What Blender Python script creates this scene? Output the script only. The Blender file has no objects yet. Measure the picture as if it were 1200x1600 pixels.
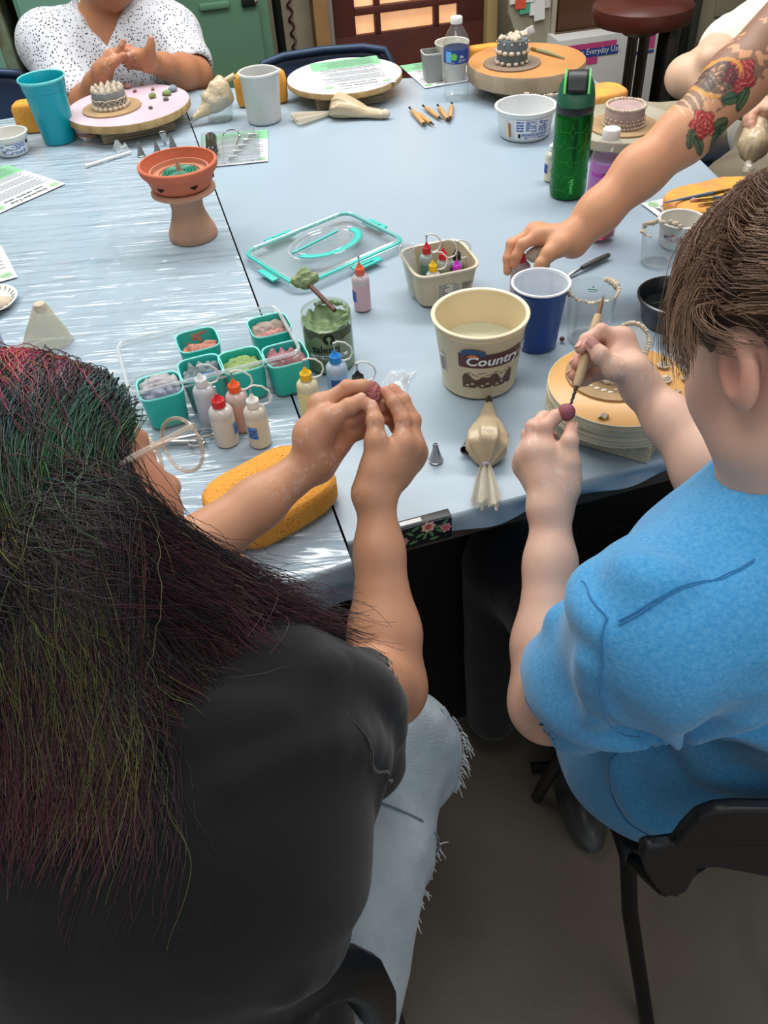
import bpy, bmesh, math, random
import numpy as np
from mathutils import Vector, Matrix
random.seed(7); RNG = np.random.default_rng(7)
PI = math.pi
SC = bpy.context.scene
COL = SC.collection
# ------------------------------------------------------------------ camera
CAM_H, FPX, PITCH, ROLL = 1.54, 1300.0, math.radians(43.8), math.radians(4.7)
_fw = np.array([0, math.cos(PITCH), -math.sin(PITCH)]); _rt = np.array([1.0, 0, 0]); _dn = np.cross(_fw, _rt)
_X = math.cos(ROLL)*_rt + math.sin(ROLL)*_dn
_Y = -math.sin(ROLL)*_rt + math.cos(ROLL)*_dn
CAMP = np.array([0, 0, CAM_H])
cam_d = bpy.data.cameras.new('camera'); cam = bpy.data.objects.new('camera', cam_d); COL.objects.link(cam)
cam_d.sensor_fit = 'VERTICAL'; cam_d.sensor_height = 24.0; cam_d.lens = 24.0*FPX/1600.0; cam_d.clip_start = 0.02
cam.matrix_world = Matrix(((_X[0], -_Y[0], -_fw[0], 0), (_X[1], -_Y[1], -_fw[1], 0), (_X[2], -_Y[2], -_fw[2], CAM_H), (0, 0, 0, 1)))
SC.camera = cam
# ------------------------------------------------------------------ world, lights, exposure
w = bpy.data.worlds.new('world'); SC.world = w; w.use_nodes = True
w.node_tree.nodes['Background'].inputs[0].default_value = (0.90, 0.95, 1.0, 1)
w.node_tree.nodes['Background'].inputs[1].default_value = 0.5
SC.view_settings.view_transform = 'Standard'; SC.view_settings.look = 'None'
SC.view_settings.gamma = 1.0; SC.view_settings.use_curve_mapping = False
SC.view_settings.exposure = 0.0
SC.cycles.use_denoising = True
SC.cycles.max_bounces = 10; SC.cycles.transparent_max_bounces = 24
SC.cycles.caustics_reflective = False; SC.cycles.caustics_refractive = False
def area_light(name, loc, tgt, sx, sy, power, col=(1, 1, 1)):
    l = bpy.data.lights.new(name, 'AREA'); l.shape = 'RECTANGLE'; l.size = sx; l.size_y = sy; l.energy = power; l.color = col
    o = bpy.data.objects.new(name, l); COL.objects.link(o); o.location = loc
    o.rotation_euler = (Vector(tgt)-Vector(loc)).to_track_quat('-Z', 'Y').to_euler()
    return o
area_light('tube_and_fill_light', (0.9, -0.9, 2.66), (0.6, 0.3, 0.2), 1.2, 0.4, 8, (1.0, 0.98, 0.95))  # added fill lamp behind the camera to brighten the floor
# ceiling fluorescents over the work tables, then the background fill
area_light('tube_and_fill_light', (-0.9, 2.45, 2.62), (-0.75, 1.9, 0.7), 1.8, 0.55, 40, (1.0, 0.99, 0.96))
area_light('tube_and_fill_light', (0.75, 2.3, 2.62), (0.6, 1.8, 0.7), 1.5, 0.30, 30, (1.0, 0.99, 0.96))
area_light('tube_and_fill_light', (-0.2, 0.55, 2.66), (-0.1, 0.75, 0.7), 1.2, 0.5, 12, (1.0, 0.98, 0.95))
area_light('tube_and_fill_light', (0.0, 3.25, 2.66), (0.1, 4.0, 0.7), 2.4, 0.30, 18, (1.0, 0.98, 0.95))  # added fill lamp to lift the lockers and back wall
# ------------------------------------------------------------------ helpers
def Pd(px, py, d):
    """world point seen at a pixel of the 1200x1600 frame, d metres along the lens axis"""
    return CAMP + (_fw + _X*(px-600)/FPX + _Y*(py-800)/FPX)*d
def Pz(px, py, z):
    r = _fw + _X*(px-600)/FPX + _Y*(py-800)/FPX
    return CAMP + r*((z-CAM_H)/r[2])
def Py(px, py, y):
    r = _fw + _X*(px-600)/FPX + _Y*(py-800)/FPX
    return CAMP + r*(y/r[1])
TZ = 0.76
def T(px, py): p = Pz(px, py, TZ); return (p[0], p[1], TZ)
def lin(c):
    c = c/255.0
    return c/12.92 if c <= 0.04045 else ((c+0.055)/1.055)**2.4
def rgb(c): return (lin(c[0]), lin(c[1]), lin(c[2]), 1.0)
def rgba_np(c): return np.array([lin(x) for x in c[:3]])
_mc = {}
def mat(name, c=(200, 200, 200), rough=0.5, metal=0.0, spec=0.5, bump=None, var=None, trans=0.0, ior=1.45, sss=0.0, coat=0.0, emit=None, sheen=0.0, attr=None):
    """bump=(scale,strength[,detail]); var=(scale, colour2, contrast)"""
    key = name
    if key in _mc: return _mc[key]
    m = bpy.data.materials.new(name); m.use_nodes = True; nt = m.node_tree; b = nt.nodes['Principled BSDF']
    b.inputs['Base Color'].default_value = rgb(c); b.inputs['Roughness'].default_value = rough
    b.inputs['Metallic'].default_value = metal; b.inputs['Specular IOR Level'].default_value = spec
    b.inputs['Transmission Weight'].default_value = trans; b.inputs['IOR'].default_value = ior
    if coat: b.inputs['Coat Weight'].default_value = coat; b.inputs['Coat Roughness'].default_value = 0.08
    if sheen: b.inputs['Sheen Weight'].default_value = sheen
    if sss:
        b.inputs['Subsurface Weight'].default_value = sss; b.inputs['Subsurface Radius'].default_value = (0.012, 0.005, 0.003); b.inputs['Subsurface Scale'].default_value = 0.6
    if emit: b.inputs['Emission Color'].default_value = rgb(c); b.inputs['Emission Strength'].default_value = emit
    tc = nt.nodes.new('ShaderNodeTexCoord')
    base = None
    if attr:
        a = nt.nodes.new('ShaderNodeAttribute'); a.attribute_name = attr; base = a.outputs['Color']; nt.links.new(base, b.inputs['Base Color'])
    if var:
        n = nt.nodes.new('ShaderNodeTexNoise'); n.inputs['Scale'].default_value = var[0]; n.inputs['Detail'].default_value = 5
        nt.links.new(tc.outputs['Object'], n.inputs['Vector'])
        r = nt.nodes.new('ShaderNodeMapRange'); k = var[2] if len(var) > 2 else 0.25
        r.inputs['From Min'].default_value = 0.5-k; r.inputs['From Max'].default_value = 0.5+k; nt.links.new(n.outputs['Fac'], r.inputs['Value'])
        mx = nt.nodes.new('ShaderNodeMix'); mx.data_type = 'RGBA'
        nt.links.new(r.outputs['Result'], mx.inputs[0])
        if base: nt.links.new(base, mx.inputs[6])
        else: mx.inputs[6].default_value = rgb(c)
        mx.inputs[7].default_value = rgb(var[1])
        if attr and len(var) > 3:
            r.inputs['To Max'].default_value = var[3]
        nt.links.new(mx.outputs[2], b.inputs['Base Color'])
    if bump:
        n = nt.nodes.new('ShaderNodeTexNoise'); n.inputs['Scale'].default_value = bump[0]; n.inputs['Detail'].default_value = bump[2] if len(bump) > 2 else 4
        nt.links.new(tc.outputs['Object'], n.inputs['Vector'])
        u = nt.nodes.new('ShaderNodeBump'); u.inputs['Strength'].default_value = bump[1]; u.inputs['Distance'].default_value = 0.004
        nt.links.new(n.outputs['Fac'], u.inputs['Height']); nt.links.new(u.outputs['Normal'], b.inputs['Normal'])
    _mc[key] = m; return m
def clear(name, tint=(251, 252, 252), opac=0.05, rough=0.04, haze=None, bump=None):
    """thin clear plastic: tinted transparency, a fresnel gloss and a little white haze"""
    if name in _mc: return _mc[name]
    m = bpy.data.materials.new(name); m.use_nodes = True; nt = m.node_tree; nt.nodes.clear()
    out = nt.nodes.new('ShaderNodeOutputMaterial'); tr = nt.nodes.new('ShaderNodeBsdfTransparent'); tr.inputs[0].default_value = rgb(tint)
    gl = nt.nodes.new('ShaderNodeBsdfGlossy'); gl.inputs['Roughness'].default_value = rough
    df = nt.nodes.new('ShaderNodeBsdfDiffuse'); df.inputs[0].default_value = rgb(haze or (235, 240, 242))
    fr = nt.nodes.new('ShaderNodeLayerWeight'); fr.inputs[0].default_value = 0.5
    pw = nt.nodes.new('ShaderNodeMath'); pw.operation = 'POWER'; pw.inputs[1].default_value = 4.0; nt.links.new(fr.outputs['Facing'], pw.inputs[0])
    fk = nt.nodes.new('ShaderNodeMath'); fk.operation = 'MULTIPLY_ADD'; fk.inputs[1].default_value = 0.6; fk.inputs[2].default_value = 0.045; nt.links.new(pw.outputs[0], fk.inputs[0])
    m1 = nt.nodes.new('ShaderNodeMixShader'); m1.inputs[0].default_value = opac
    m2 = nt.nodes.new('ShaderNodeMixShader')
    if bump:
        tc = nt.nodes.new('ShaderNodeTexCoord'); n = nt.nodes.new('ShaderNodeTexNoise'); n.inputs['Scale'].default_value = bump[0]
        u = nt.nodes.new('ShaderNodeBump'); u.inputs['Strength'].default_value = bump[1]; u.inputs['Distance'].default_value = 0.004
        nt.links.new(tc.outputs['Object'], n.inputs['Vector']); nt.links.new(n.outputs['Fac'], u.inputs['Height'])
        nt.links.new(u.outputs['Normal'], gl.inputs['Normal']); nt.links.new(u.outputs['Normal'], fr.inputs['Normal'])
    L = nt.links.new
    L(tr.outputs[0], m1.inputs[1]); L(df.outputs[0], m1.inputs[2]); L(fk.outputs[0], m2.inputs[0]); L(m1.outputs[0], m2.inputs[1]); L(gl.outputs[0], m2.inputs[2]); L(m2.outputs[0], out.inputs[0])
    _mc[name] = m; return m
class MB:
    """collects shapes into one mesh"""
    def __init__(s): s.v = []; s.f = []; s.m = []; s.n = 0; s.c = []
    def add(s, v, f, mi=0, M=None):
        v = np.asarray(v, float).reshape(-1, 3)
        if M is not None: v = v @ np.array(M)[:3, :3].T + np.array(M)[:3, 3]
        s.v.append(v); s.f += [tuple(int(i)+s.n for i in q) for q in f]; s.m += [mi]*len(f); s.n += len(v); return s
    def box(s, size, c=(0, 0, 0), bevel=0.0, mi=0, M=None, taper=1.0):
        bm = bmesh.new(); bmesh.ops.create_cube(bm, size=1.0)
        for v in bm.verts:
            t = taper if v.co.z > 0 else 1.0
            v.co = Vector((v.co.x*size[0]*t, v.co.y*size[1]*t, v.co.z*size[2]))
        if bevel: bmesh.ops.bevel(bm, geom=bm.edges[:], offset=bevel, segments=2, affect='EDGES', profile=0.6)
        bm.verts.index_update()
        s.add([tuple(v.co+Vector(c)) for v in bm.verts], [[v.index for v in f.verts] for f in bm.faces], mi, M); bm.free(); return s
    def lathe(s, prof, n=40, c=(0, 0, 0), mi=0, M=None, sx=1.0, sy=1.0, fn=None):
        v = []; f = []
        for r, z in prof:
            for k in range(n):
                a = 2*PI*k/n; q = (c[0]+max(r, 1e-5)*math.cos(a)*sx, c[1]+max(r, 1e-5)*math.sin(a)*sy, c[2]+z)
                v.append(fn(q, a) if fn else q)
        for i in range(len(prof)-1):
            for k in range(n):
                k2 = (k+1) % n; f.append((i*n+k, i*n+k2, (i+1)*n+k2, (i+1)*n+k))
        return s.add(v, f, mi, M)
    def sup(s, prof, n=48, e=4.0, mi=0, M=None, asp=1.0):
        """rounded-square lathe"""
        v = []; f = []
        for r, z in prof:
            for k in range(n):
                a = 2*PI*k/n; ca, sa = math.cos(a), math.sin(a)
                q = (abs(ca)**e+abs(sa)**e)**(-1/e); v.append((r*q*ca, r*asp*q*sa, z))
        for i in range(len(prof)-1):
            for k in range(n):
                k2 = (k+1) % n; f.append((i*n+k, i*n+k2, (i+1)*n+k2, (i+1)*n+k))
        return s.add(v, f, mi, M)
    def tube(s, pts, r, n=8, mi=0, closed=False, M=None):
        pts = [Vector(p) for p in pts]; N = len(pts); R = r if hasattr(r, '__len__') else [r]*N
        v = []; f = []; up = None
        for i, p in enumerate(pts):
            a = pts[i-1] if (i > 0 or closed) else p; b = pts[(i+1) % N] if (i < N-1 or closed) else p
            t = (b-a).normalized()
            if up is None:
                up = Vector((0, 0, 1)) if abs(t.z) < 0.9 else Vector((1, 0, 0))
            x = (up - t*up.dot(t)).normalized(); y = t.cross(x); up = x
            for k in range(n):
                q = 2*PI*k/n; v.append(tuple(p + (x*math.cos(q)+y*math.sin(q))*R[i]))
        for i in range(N if closed else N-1):
            j = (i+1) % N
            for k in range(n):
                k2 = (k+1) % n; f.append((i*n+k, i*n+k2, j*n+k2, j*n+k))
        if not closed: f.append(tuple(range(n-1, -1, -1))); f.append(tuple((N-1)*n+k for k in range(n)))
        return s.add(v, f, mi, M)
    def sphere(s, c, r, nu=12, nv=8, mi=0, M=None):
        r = r if hasattr(r, '__len__') else (r, r, r); v = [(c[0], c[1], c[2]-r[2])]; f = []
        for j in range(1, nv):
            t = PI*j/nv
            for k in range(nu):
                a = 2*PI*k/nu; v.append((c[0]+r[0]*math.sin(t)*math.cos(a), c[1]+r[1]*math.sin(t)*math.sin(a), c[2]-r[2]*math.cos(t)))
        v.append((c[0], c[1], c[2]+r[2])); E = len(v)-1
        for k in range(nu): f.append((0, 1+(k+1) % nu, 1+k)); f.append((E, 1+(nv-2)*nu+k, 1+(nv-2)*nu+(k+1) % nu))
        for j in range(nv-2):
            for k in range(nu):
                k2 = (k+1) % nu; f.append((1+j*nu+k, 1+j*nu+k2, 1+(j+1)*nu+k2, 1+(j+1)*nu+k))
        return s.add(v, f, mi, M)
    def prism(s, poly, z0, z1, mi=0, M=None):
        n = len(poly); v = [(x, y, z0) for x, y in poly]+[(x, y, z1) for x, y in poly]
        f = [tuple(range(n-1, -1, -1)), tuple(range(n, 2*n))]+[(k, (k+1) % n, n+(k+1) % n, n+k) for k in range(n)]
        return s.add(v, f, mi, M)
    def grid(s, fn, nu, nv, mi=0, closed_u=False):
        v = [fn(i/(nu-1 if not closed_u else nu), j/(nv-1)) for j in range(nv) for i in range(nu)]; f = []
        for j in range(nv-1):
            for i in range(nu if closed_u else nu-1):
                i2 = (i+1) % nu; f.append((j*nu+i, j*nu+i2, (j+1)*nu+i2, (j+1)*nu+i))
        return s.add(v, f, mi)
    def build(s, name, mats, parent=None, smooth=True, angle=40, loc=None, rot=None, color=None):
        me = bpy.data.meshes.new(name); V = np.concatenate(s.v) if s.v else np.zeros((0, 3))
        me.from_pydata(V.tolist(), [], s.f)
        mats = mats if isinstance(mats, (list, tuple)) else [mats]
        for m in mats: me.materials.append(m)
        if len(mats) > 1: me.polygons.foreach_set('material_index', s.m)
        if color is not None:
            a = me.color_attributes.new('Col', 'FLOAT_COLOR', 'POINT')
            a.data.foreach_set('color', np.c_[color, np.ones(len(color))].astype(np.float32).ravel())
        if smooth: me.shade_smooth(); me.set_sharp_from_angle(angle=math.radians(angle))
        me.update()
        o = bpy.data.objects.new(name, me); COL.objects.link(o)
        if parent is not None: o.parent = parent
        if loc is not None: o.location = loc
        if rot is not None: o.rotation_euler = rot
        return o
def tag(o, label=None, cat=None, group=None, kind=None):
    if label: o['label'] = label
    if cat: o['category'] = cat
    if group: o['group'] = group
    if kind: o['kind'] = kind
    return o
def thing(name, label, cat, loc=(0, 0, 0), rz=0.0, group=None, rot=None):
    o = bpy.data.objects.new(name, None); COL.objects.link(o); o.empty_display_size = 0.05
    o.location = loc; o.rotation_euler = rot if rot else (0, 0, rz)
    return tag(o, label, cat, group)
def struct(name, mb, m, **k):
    o = mb.build(name, m, **k); o['kind'] = 'structure'; return o
_kids = {}
def copy_tree(o, parent=None, label=None):
    c = o.copy(); COL.objects.link(c)
    if parent is not None: c.parent = parent; c.matrix_parent_inverse = o.matrix_parent_inverse.copy()
    for ch in o.children: copy_tree(ch, c)
    if label: c['label'] = label
    return c
_tx = {}
def text_geo(sn, size, bold=0.0):
    """flat outline of a string: vertices (x, y) from x=0, faces, width"""
    k = (sn, size, bold)
    if k in _tx: return _tx[k]
    cu = bpy.data.curves.new('t', 'FONT'); cu.body = sn; cu.size = size; cu.offset = bold; cu.resolution_u = 2
    o = bpy.data.objects.new('t', cu); COL.objects.link(o)
    dg = bpy.context.evaluated_depsgraph_get(); me = o.evaluated_get(dg).to_mesh()
    v = np.array([tuple(q.co) for q in me.vertices]).reshape(-1, 3); f = [tuple(p.vertices) for p in me.polygons]
    bpy.data.objects.remove(o); bpy.data.curves.remove(cu)
    if len(v): v[:, 0] -= v[:, 0].min()
    _tx[k] = (v, f, float(v[:, 0].max()) if len(v) else 0.0); return _tx[k]
def text_flat(mb, sn, size, x, y, z, rz=0.0, bold=0.0, mi=0, center=False):
    v, f, wd = text_geo(sn, size, bold); v = v.copy()
    if center: v[:, 0] -= wd/2
    c, s_ = math.cos(rz), math.sin(rz)
    q = np.c_[x+v[:, 0]*c-v[:, 1]*s_, y+v[:, 0]*s_+v[:, 1]*c, np.full(len(v), z)]
    mb.add(q, f, mi)
def text_wrap(mb, sn, size, R0, z0, a0, slope=0.0, bold=0.0, mi=0, rise=0.0, off=0.0006, vertical=False):
    """wrap a string round a cone of radius R0 at z0 (dr/dz = slope), starting at angle a0"""
    v, f, wd = text_geo(sn, size, bold); x, y = v[:, 0], v[:, 1]
    if vertical: x, y = -y, x
    z = z0+y+rise*x; r = R0+slope*(z-z0)+off; a = a0+x/R0
    mb.add(np.c_[r*np.cos(a), r*np.sin(a), z], f, mi)
def patch_wrap(mb, x0, x1, z0, z1, R, a0, slope=0.0, off=0.0004, mi=0, n=14, rise=0.0):
    """rectangle wrapped on a cone of radius R at z = 0"""
    v = []; f = []
    for j in range(2):
        for i in range(n+1):
            x = x0+(x1-x0)*i/n; z = (z0 if j == 0 else z1)+rise*x; r = R+slope*z+off; a = a0+x/R
            v.append((r*math.cos(a), r*math.sin(a), z))
    for i in range(n): f.append((i, i+1, n+2+i, n+1+i))
    mb.add(v, f, mi)
# ---- noise
def _h(ix, iy, iz):
    n = (ix*374761393 + iy*668265263 + iz*2147483647) & 0xffffffff
    n = ((n ^ (n >> 13))*1274126177) & 0xffffffff
    return ((n ^ (n >> 16)) & 0xffff)/65535.0
def vnoise(P):
    i = np.floor(P).astype(np.int64); f = P-i; f = f*f*(3-2*f); o = 0
    for dx in (0, 1):
        wx = f[:, 0] if dx else 1-f[:, 0]
        for dy in (0, 1):
            wy = f[:, 1] if dy else 1-f[:, 1]
            for dz in (0, 1):
                wz = f[:, 2] if dz else 1-f[:, 2]
                o = o+wx*wy*wz*_h(i[:, 0]+dx, i[:, 1]+dy, i[:, 2]+dz)
    return o
def fbm(P, o=3):
    s = 0; a = 0.5; t = 0
    for k in range(o): s = s+a*vnoise(P*(2**k)+17.3*k); t += a; a *= 0.5
    return s/t
# ---- signed distance modelling: one continuous skin out of tapered limbs
class N:
    def __init__(s, f, c, r): s.f = f; s.c = np.array(c, float); s.r = float(r)
A_ = lambda p: np.array(p, float)
def cap(a, b, ra, rb=None):
    a = A_(a); b = A_(b); rb = ra if rb is None else rb; ab = b-a; L2 = max(float(ab@ab), 1e-12)
    def f(P, q=None):
        pa = P-a; h = np.clip(pa@ab/L2, 0, 1)
        return np.sqrt(((pa-h[:, None]*ab)**2).sum(1))-(ra+(rb-ra)*h)
    return N(f, (a+b)/2, math.sqrt(L2)/2+max(ra, rb))
def basis(z, x):
    z = A_(z)/np.linalg.norm(z); x = A_(x)-z*(A_(x)@z); x = x/np.linalg.norm(x)
    return np.array([x, np.cross(z, x), z])       # rows: x, y, z axes
def ell(c, rad, B=None):
    c = A_(c); rad = A_(rad)
    def f(P, q=None):
        p = P-c
        if B is not None: p = p@B.T
        k0 = np.sqrt(((p/rad)**2).sum(1)); k1 = np.sqrt(((p/rad**2)**2).sum(1))
        return k0*(k0-1)/np.maximum(k1, 1e-9)
    return N(f, c, rad.max())
def half(pt, n):
    pt = A_(pt); n = A_(n)/np.linalg.norm(n)
    return N(lambda P, q=None: (P-pt)@n, pt, 50.0)
def _smin(a, b, k):
    if k <= 0: return np.minimum(a, b)
    h = np.maximum(k-np.abs(a-b), 0)/k
    return np.minimum(a, b)-h*h*k*0.25
def uni(k, *ns):
    ns = [n for x in ns for n in (x if isinstance(x, (list, tuple)) else [x])]
    lo = np.min([n.c-n.r for n in ns], 0); hi = np.max([n.c+n.r for n in ns], 0); c = (lo+hi)/2
    r = max(np.linalg.norm(n.c-c)+n.r for n in ns)
    def f(P, q=None):
        d = None
        for n in ns:
            if q is not None and np.linalg.norm(q[0]-n.c)-n.r > q[1]+0.03+k: continue
            e = n.f(P, q); d = e if d is None else _smin(d, e, k)
        return d if d is not None else np.full(len(P), 0.5)
    return N(f, c, r)
def sub(a, b, k=0.0):
    return N(lambda P, q=None: -_smin(-a.f(P, q), b.f(P, q), k), a.c, a.r)
def inter(a, b, k=0.0):
    return N(lambda P, q=None: -_smin(-a.f(P, q), -b.f(P, q), k), a.c, a.r)
def warp(a, g):
    """adds g(P) to the distance"""
    return N(lambda P, q=None: a.f(P, q)+g(P), a.c, a.r+0.02)
def chain(pts, rad, k=0.004):
    return uni(k, [cap(pts[i], pts[i+1], rad[i], rad[i+1]) for i in range(len(pts)-1)])
def polygonize(F, h, lo=None, hi=None, B=20):
    lo = F.c-F.r-2*h if lo is None else A_(lo); hi = F.c+F.r+2*h if hi is None else A_(hi)
    nb = np.maximum(np.ceil((hi-lo)/(h*B)).astype(int), 1)
    ii = np.stack(np.meshgrid(*[np.arange(n) for n in nb], indexing='ij'), -1).reshape(-1, 3)
    cc = lo+(ii+0.5)*h*B; hd = math.sqrt(3)*h*(B+2)/2
    d0 = np.concatenate([F.f(cc[i:i+20000]) for i in range(0, len(cc), 20000)])
    act = ii[np.abs(d0) < hd*1.35+0.012]
    NY = nb[1]*B+4; NZ = nb[2]*B+4
    VI = []; VP = []; Q = []
    g = np.arange(B+2)
    G = np.stack(np.meshgrid(g, g, g, indexing='ij'), -1).reshape(-1, 3)
    for bi in act:
        i0 = bi*B-1; P = lo+(i0+G)*h; bc = lo+(bi+0.5)*h*B
        D = F.f(P, (bc, hd)).reshape(B+2, B+2, B+2); S = D < 0
        if S.all() or not S.any(): continue
        n = B+1; cnt = np.zeros((n, n, n), np.int8); acc = np.zeros((n, n, n, 3)); ec = np.zeros((n, n, n))
        for ax in range(3):
            sl0 = [slice(None)]*3; sl1 = [slice(None)]*3; sl0[ax] = slice(0, -1); sl1[ax] = slice(1, None)
            a = D[tuple(sl0)]; b = D[tuple(sl1)]; cr = (a < 0) != (b < 0)
            t = np.where(cr, a/np.where(np.abs(a-b) < 1e-12, 1, a-b), 0)
            o1, o2 = [x for x in range(3) if x != ax]
            for u in (0, 1):
                for w_ in (0, 1):
                    s = [None]*3; s[ax] = slice(0, n); s[o1] = slice(u, n+u); s[o2] = slice(w_, n+w_)
                    c = cr[tuple(s)]; tt = t[tuple(s)]; ec += c
                    acc[..., ax] += np.where(c, tt, 0)
                    if u: acc[..., o1] += c
                    if w_: acc[..., o2] += c
            # quads for edges owned by this block (nodes 1..B in local index)
            s = [slice(1, B+1)]*3
            own = cr[tuple(s)]; e = np.argwhere(own)+1
            if len(e):
                base = e+i0+1
                def cid(du, dv):
                    q = base.copy(); q[:, o1] += du; q[:, o2] += dv
                    return (q[:, 0]*NY+q[:, 1])*NZ+q[:, 2]
                q4 = np.stack([cid(-1, -1), cid(0, -1), cid(0, 0), cid(-1, 0)], 1)
                ins = S[e[:, 0], e[:, 1], e[:, 2]]
                if ax == 1: ins = ~ins
                q4 = np.where(ins[:, None], q4, q4[:, ::-1]); Q.append(q4)
        m = ec > 0; ci = np.argwhere(m); vp = acc[m]/ec[m][:, None]
        VP.append(lo+(i0+ci+vp)*h); gi = ci+i0+1; VI.append((gi[:, 0]*NY+gi[:, 1])*NZ+gi[:, 2])
    VI = np.concatenate(VI); VP = np.concatenate(VP); Q = np.concatenate(Q)
    ids, fi = np.unique(VI, return_index=True); V = VP[fi]
    idx = np.searchsorted(ids, Q); ok = (idx < len(ids)).all(1); idx = idx[ok]; Q = Q[ok]
    good = (ids[idx] == Q).all(1); idx = idx[good]
    for _ in range(2):                                   # light relaxation
        acc = np.zeros_like(V); cn = np.zeros(len(V))
        for a, b in ((0, 1), (1, 2), (2, 3), (3, 0)):
            for x, y in ((a, b), (b, a)):
                for c in range(3): acc[:, c] += np.bincount(idx[:, x], V[idx[:, y], c], len(V))
                cn += np.bincount(idx[:, x], minlength=len(V))
        V = V*0.5+0.5*acc/np.maximum(cn, 1)[:, None]
    return V, idx
def vnormals(V, Q):
    n = np.cross(V[Q[:, 2]]-V[Q[:, 0]], V[Q[:, 3]]-V[Q[:, 1]]); o = np.zeros_like(V)
    for k in range(4):
        for c in range(3): o[:, c] += np.bincount(Q[:, k], n[:, c], len(V))
    return o/np.maximum(np.linalg.norm(o, axis=1), 1e-12)[:, None]
def sdf_obj(name, F, h, m, parent=None, disp=None, colf=None, lo=None, hi=None, origin=None, keep=None):
    V, Q = polygonize(F, h, lo, hi)
    if disp is not None: V = V+vnormals(V, Q)*disp(V)[:, None]
    col = colf(V, vnormals(V, Q)) if colf else None
    if keep is not None:
        k = keep(V); k = k[Q].all(1); Q = Q[k]
    o_ = A_(origin) if origin is not None else np.zeros(3)
    me = bpy.data.meshes.new(name); me.vertices.add(len(V)); me.vertices.foreach_set('co', (V-o_).astype(np.float32).ravel())
    me.loops.add(len(Q)*4); me.loops.foreach_set('vertex_index', Q.astype(np.int32).ravel())
    me.polygons.add(len(Q)); me.polygons.foreach_set('loop_start', np.arange(0, len(Q)*4, 4, dtype=np.int32))
    me.update(calc_edges=True); me.validate()
    for q in (m if isinstance(m, (list, tuple)) else [m]): me.materials.append(q)
    if col is not None:
        a = me.color_attributes.new('Col', 'FLOAT_COLOR', 'POINT'); a.data.foreach_set('color', np.c_[col, np.ones(len(col))].astype(np.float32).ravel())
    me.shade_smooth()
    o = bpy.data.objects.new(name, me); COL.objects.link(o)
    if parent is not None: o.parent = parent
    return o
def strands(name, P, R, C, m, parent=None):
    """hair: P (n, k, 3) points, R (n, k) radii, C (n, k, 3) colours"""
    n, k = P.shape[:2]; cv = bpy.data.hair_curves.new(name); cv.add_curves([k]*n)
    cv.attributes['position'].data.foreach_set('vector', P.astype(np.float32).ravel())
    ra = cv.attributes.get('radius') or cv.attributes.new('radius', 'FLOAT', 'POINT'); ra.data.foreach_set('value', R.astype(np.float32).ravel())
    a = cv.attributes.new('Col', 'FLOAT_COLOR', 'POINT'); a.data.foreach_set('color', np.concatenate([C, np.ones((n, k, 1))], 2).astype(np.float32).ravel())
    cv.materials.append(m)
    o = bpy.data.objects.new(name, cv); COL.objects.link(o)
    if parent is not None: o.parent = parent
    return o
# ------------------------------------------------------------------ the room
WA = math.radians(10); WU = np.array([math.cos(WA), math.sin(WA), 0]); WN = np.array([-math.sin(WA), math.cos(WA), 0]); WO = np.array([0, 4.0, 0])
def onwall(px, py, v0=0.0):
    r = _fw + _X*(px-600)/FPX + _Y*(py-800)/FPX; t = ((WO+WN*v0-CAMP)@WN)/(r@WN); p = CAMP+r*t
    return float((p-WO)@WU), float(p[2])
def wp(u, v, z=0.0): return WO+WU*u+WN*v+np.array([0, 0, z])
WM = Matrix(((WU[0], WN[0], 0, WO[0]), (WU[1], WN[1], 0, WO[1]), (0, 0, 1, 0), (0, 0, 0, 1)))   # wall frame: u, v, z
def wall_thing(name, label, cat, u, v, z=0.0, group=None):
    p = wp(u, v, z); return thing(name, label, cat, tuple(p), WA, group)
# floor: worn brown-grey concrete
mfl = mat('concrete', (122, 113, 99), 0.42, spec=0.45, bump=(60, 0.12), var=(2.6, (88, 81, 70), 0.22))
nt = mfl.node_tree; b_ = nt.nodes['Principled BSDF']
src = b_.inputs['Base Color'].links[0].from_socket
tc = nt.nodes.new('ShaderNodeTexCoord'); vo = nt.nodes.new('ShaderNodeTexVoronoi'); vo.inputs['Scale'].default_value = 7; vo.inputs['Randomness'].default_value = 1
nt.links.new(tc.outputs['Object'], vo.inputs['Vector'])
r_ = nt.nodes.new('ShaderNodeMapRange'); r_.inputs['From Min'].default_value = 0.04; r_.inputs['From Max'].default_value = 0.07; r_.inputs['To Min'].default_value = 0.85; r_.inputs['To Max'].default_value = 0
nt.links.new(vo.outputs['Distance'], r_.inputs['Value'])
mx = nt.nodes.new('ShaderNodeMix'); mx.data_type = 'RGBA'; nt.links.new(r_.outputs[0], mx.inputs[0]); nt.links.new(src, mx.inputs[6]); mx.inputs[7].default_value = rgb((165, 160, 150)); nt.links.new(mx.outputs[2], b_.inputs['Base Color'])
struct('floor', MB().box((7.0, 8.0, 0.1), (0.2, 2.2, -0.05)), mfl, smooth=False)
mwall = mat('wall_paint', (176, 163, 140), 0.8, var=(3, (150, 138, 118), 0.2))
mdark = mat('dark_block', (58, 54, 48), 0.9, bump=(20, 0.5), var=(6, (36, 33, 30), 0.2))
uL, _ = onwall(519, 40); uR, _ = onwall(752, 40)
mb = MB(); mb.box((uL-0.07+2.6, 0.12, 2.8), ((uL-0.07-2.6)/2, 0.06, 1.4)); mb.box((0.5, 0.12, 2.8), (uR+0.05+0.25, 0.06, 1.4))
mb.box((uR-uL+0.12, 0.12, 0.75), ((uL+uR)/2, 0.06, 2.42))
o = struct('wall_back', mb, mwall, smooth=False); o.matrix_world = WM
mb = MB(); mb.box((2.4, 0.12, 2.8), (uR+0.55+1.2, 0.06, 1.4))
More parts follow.
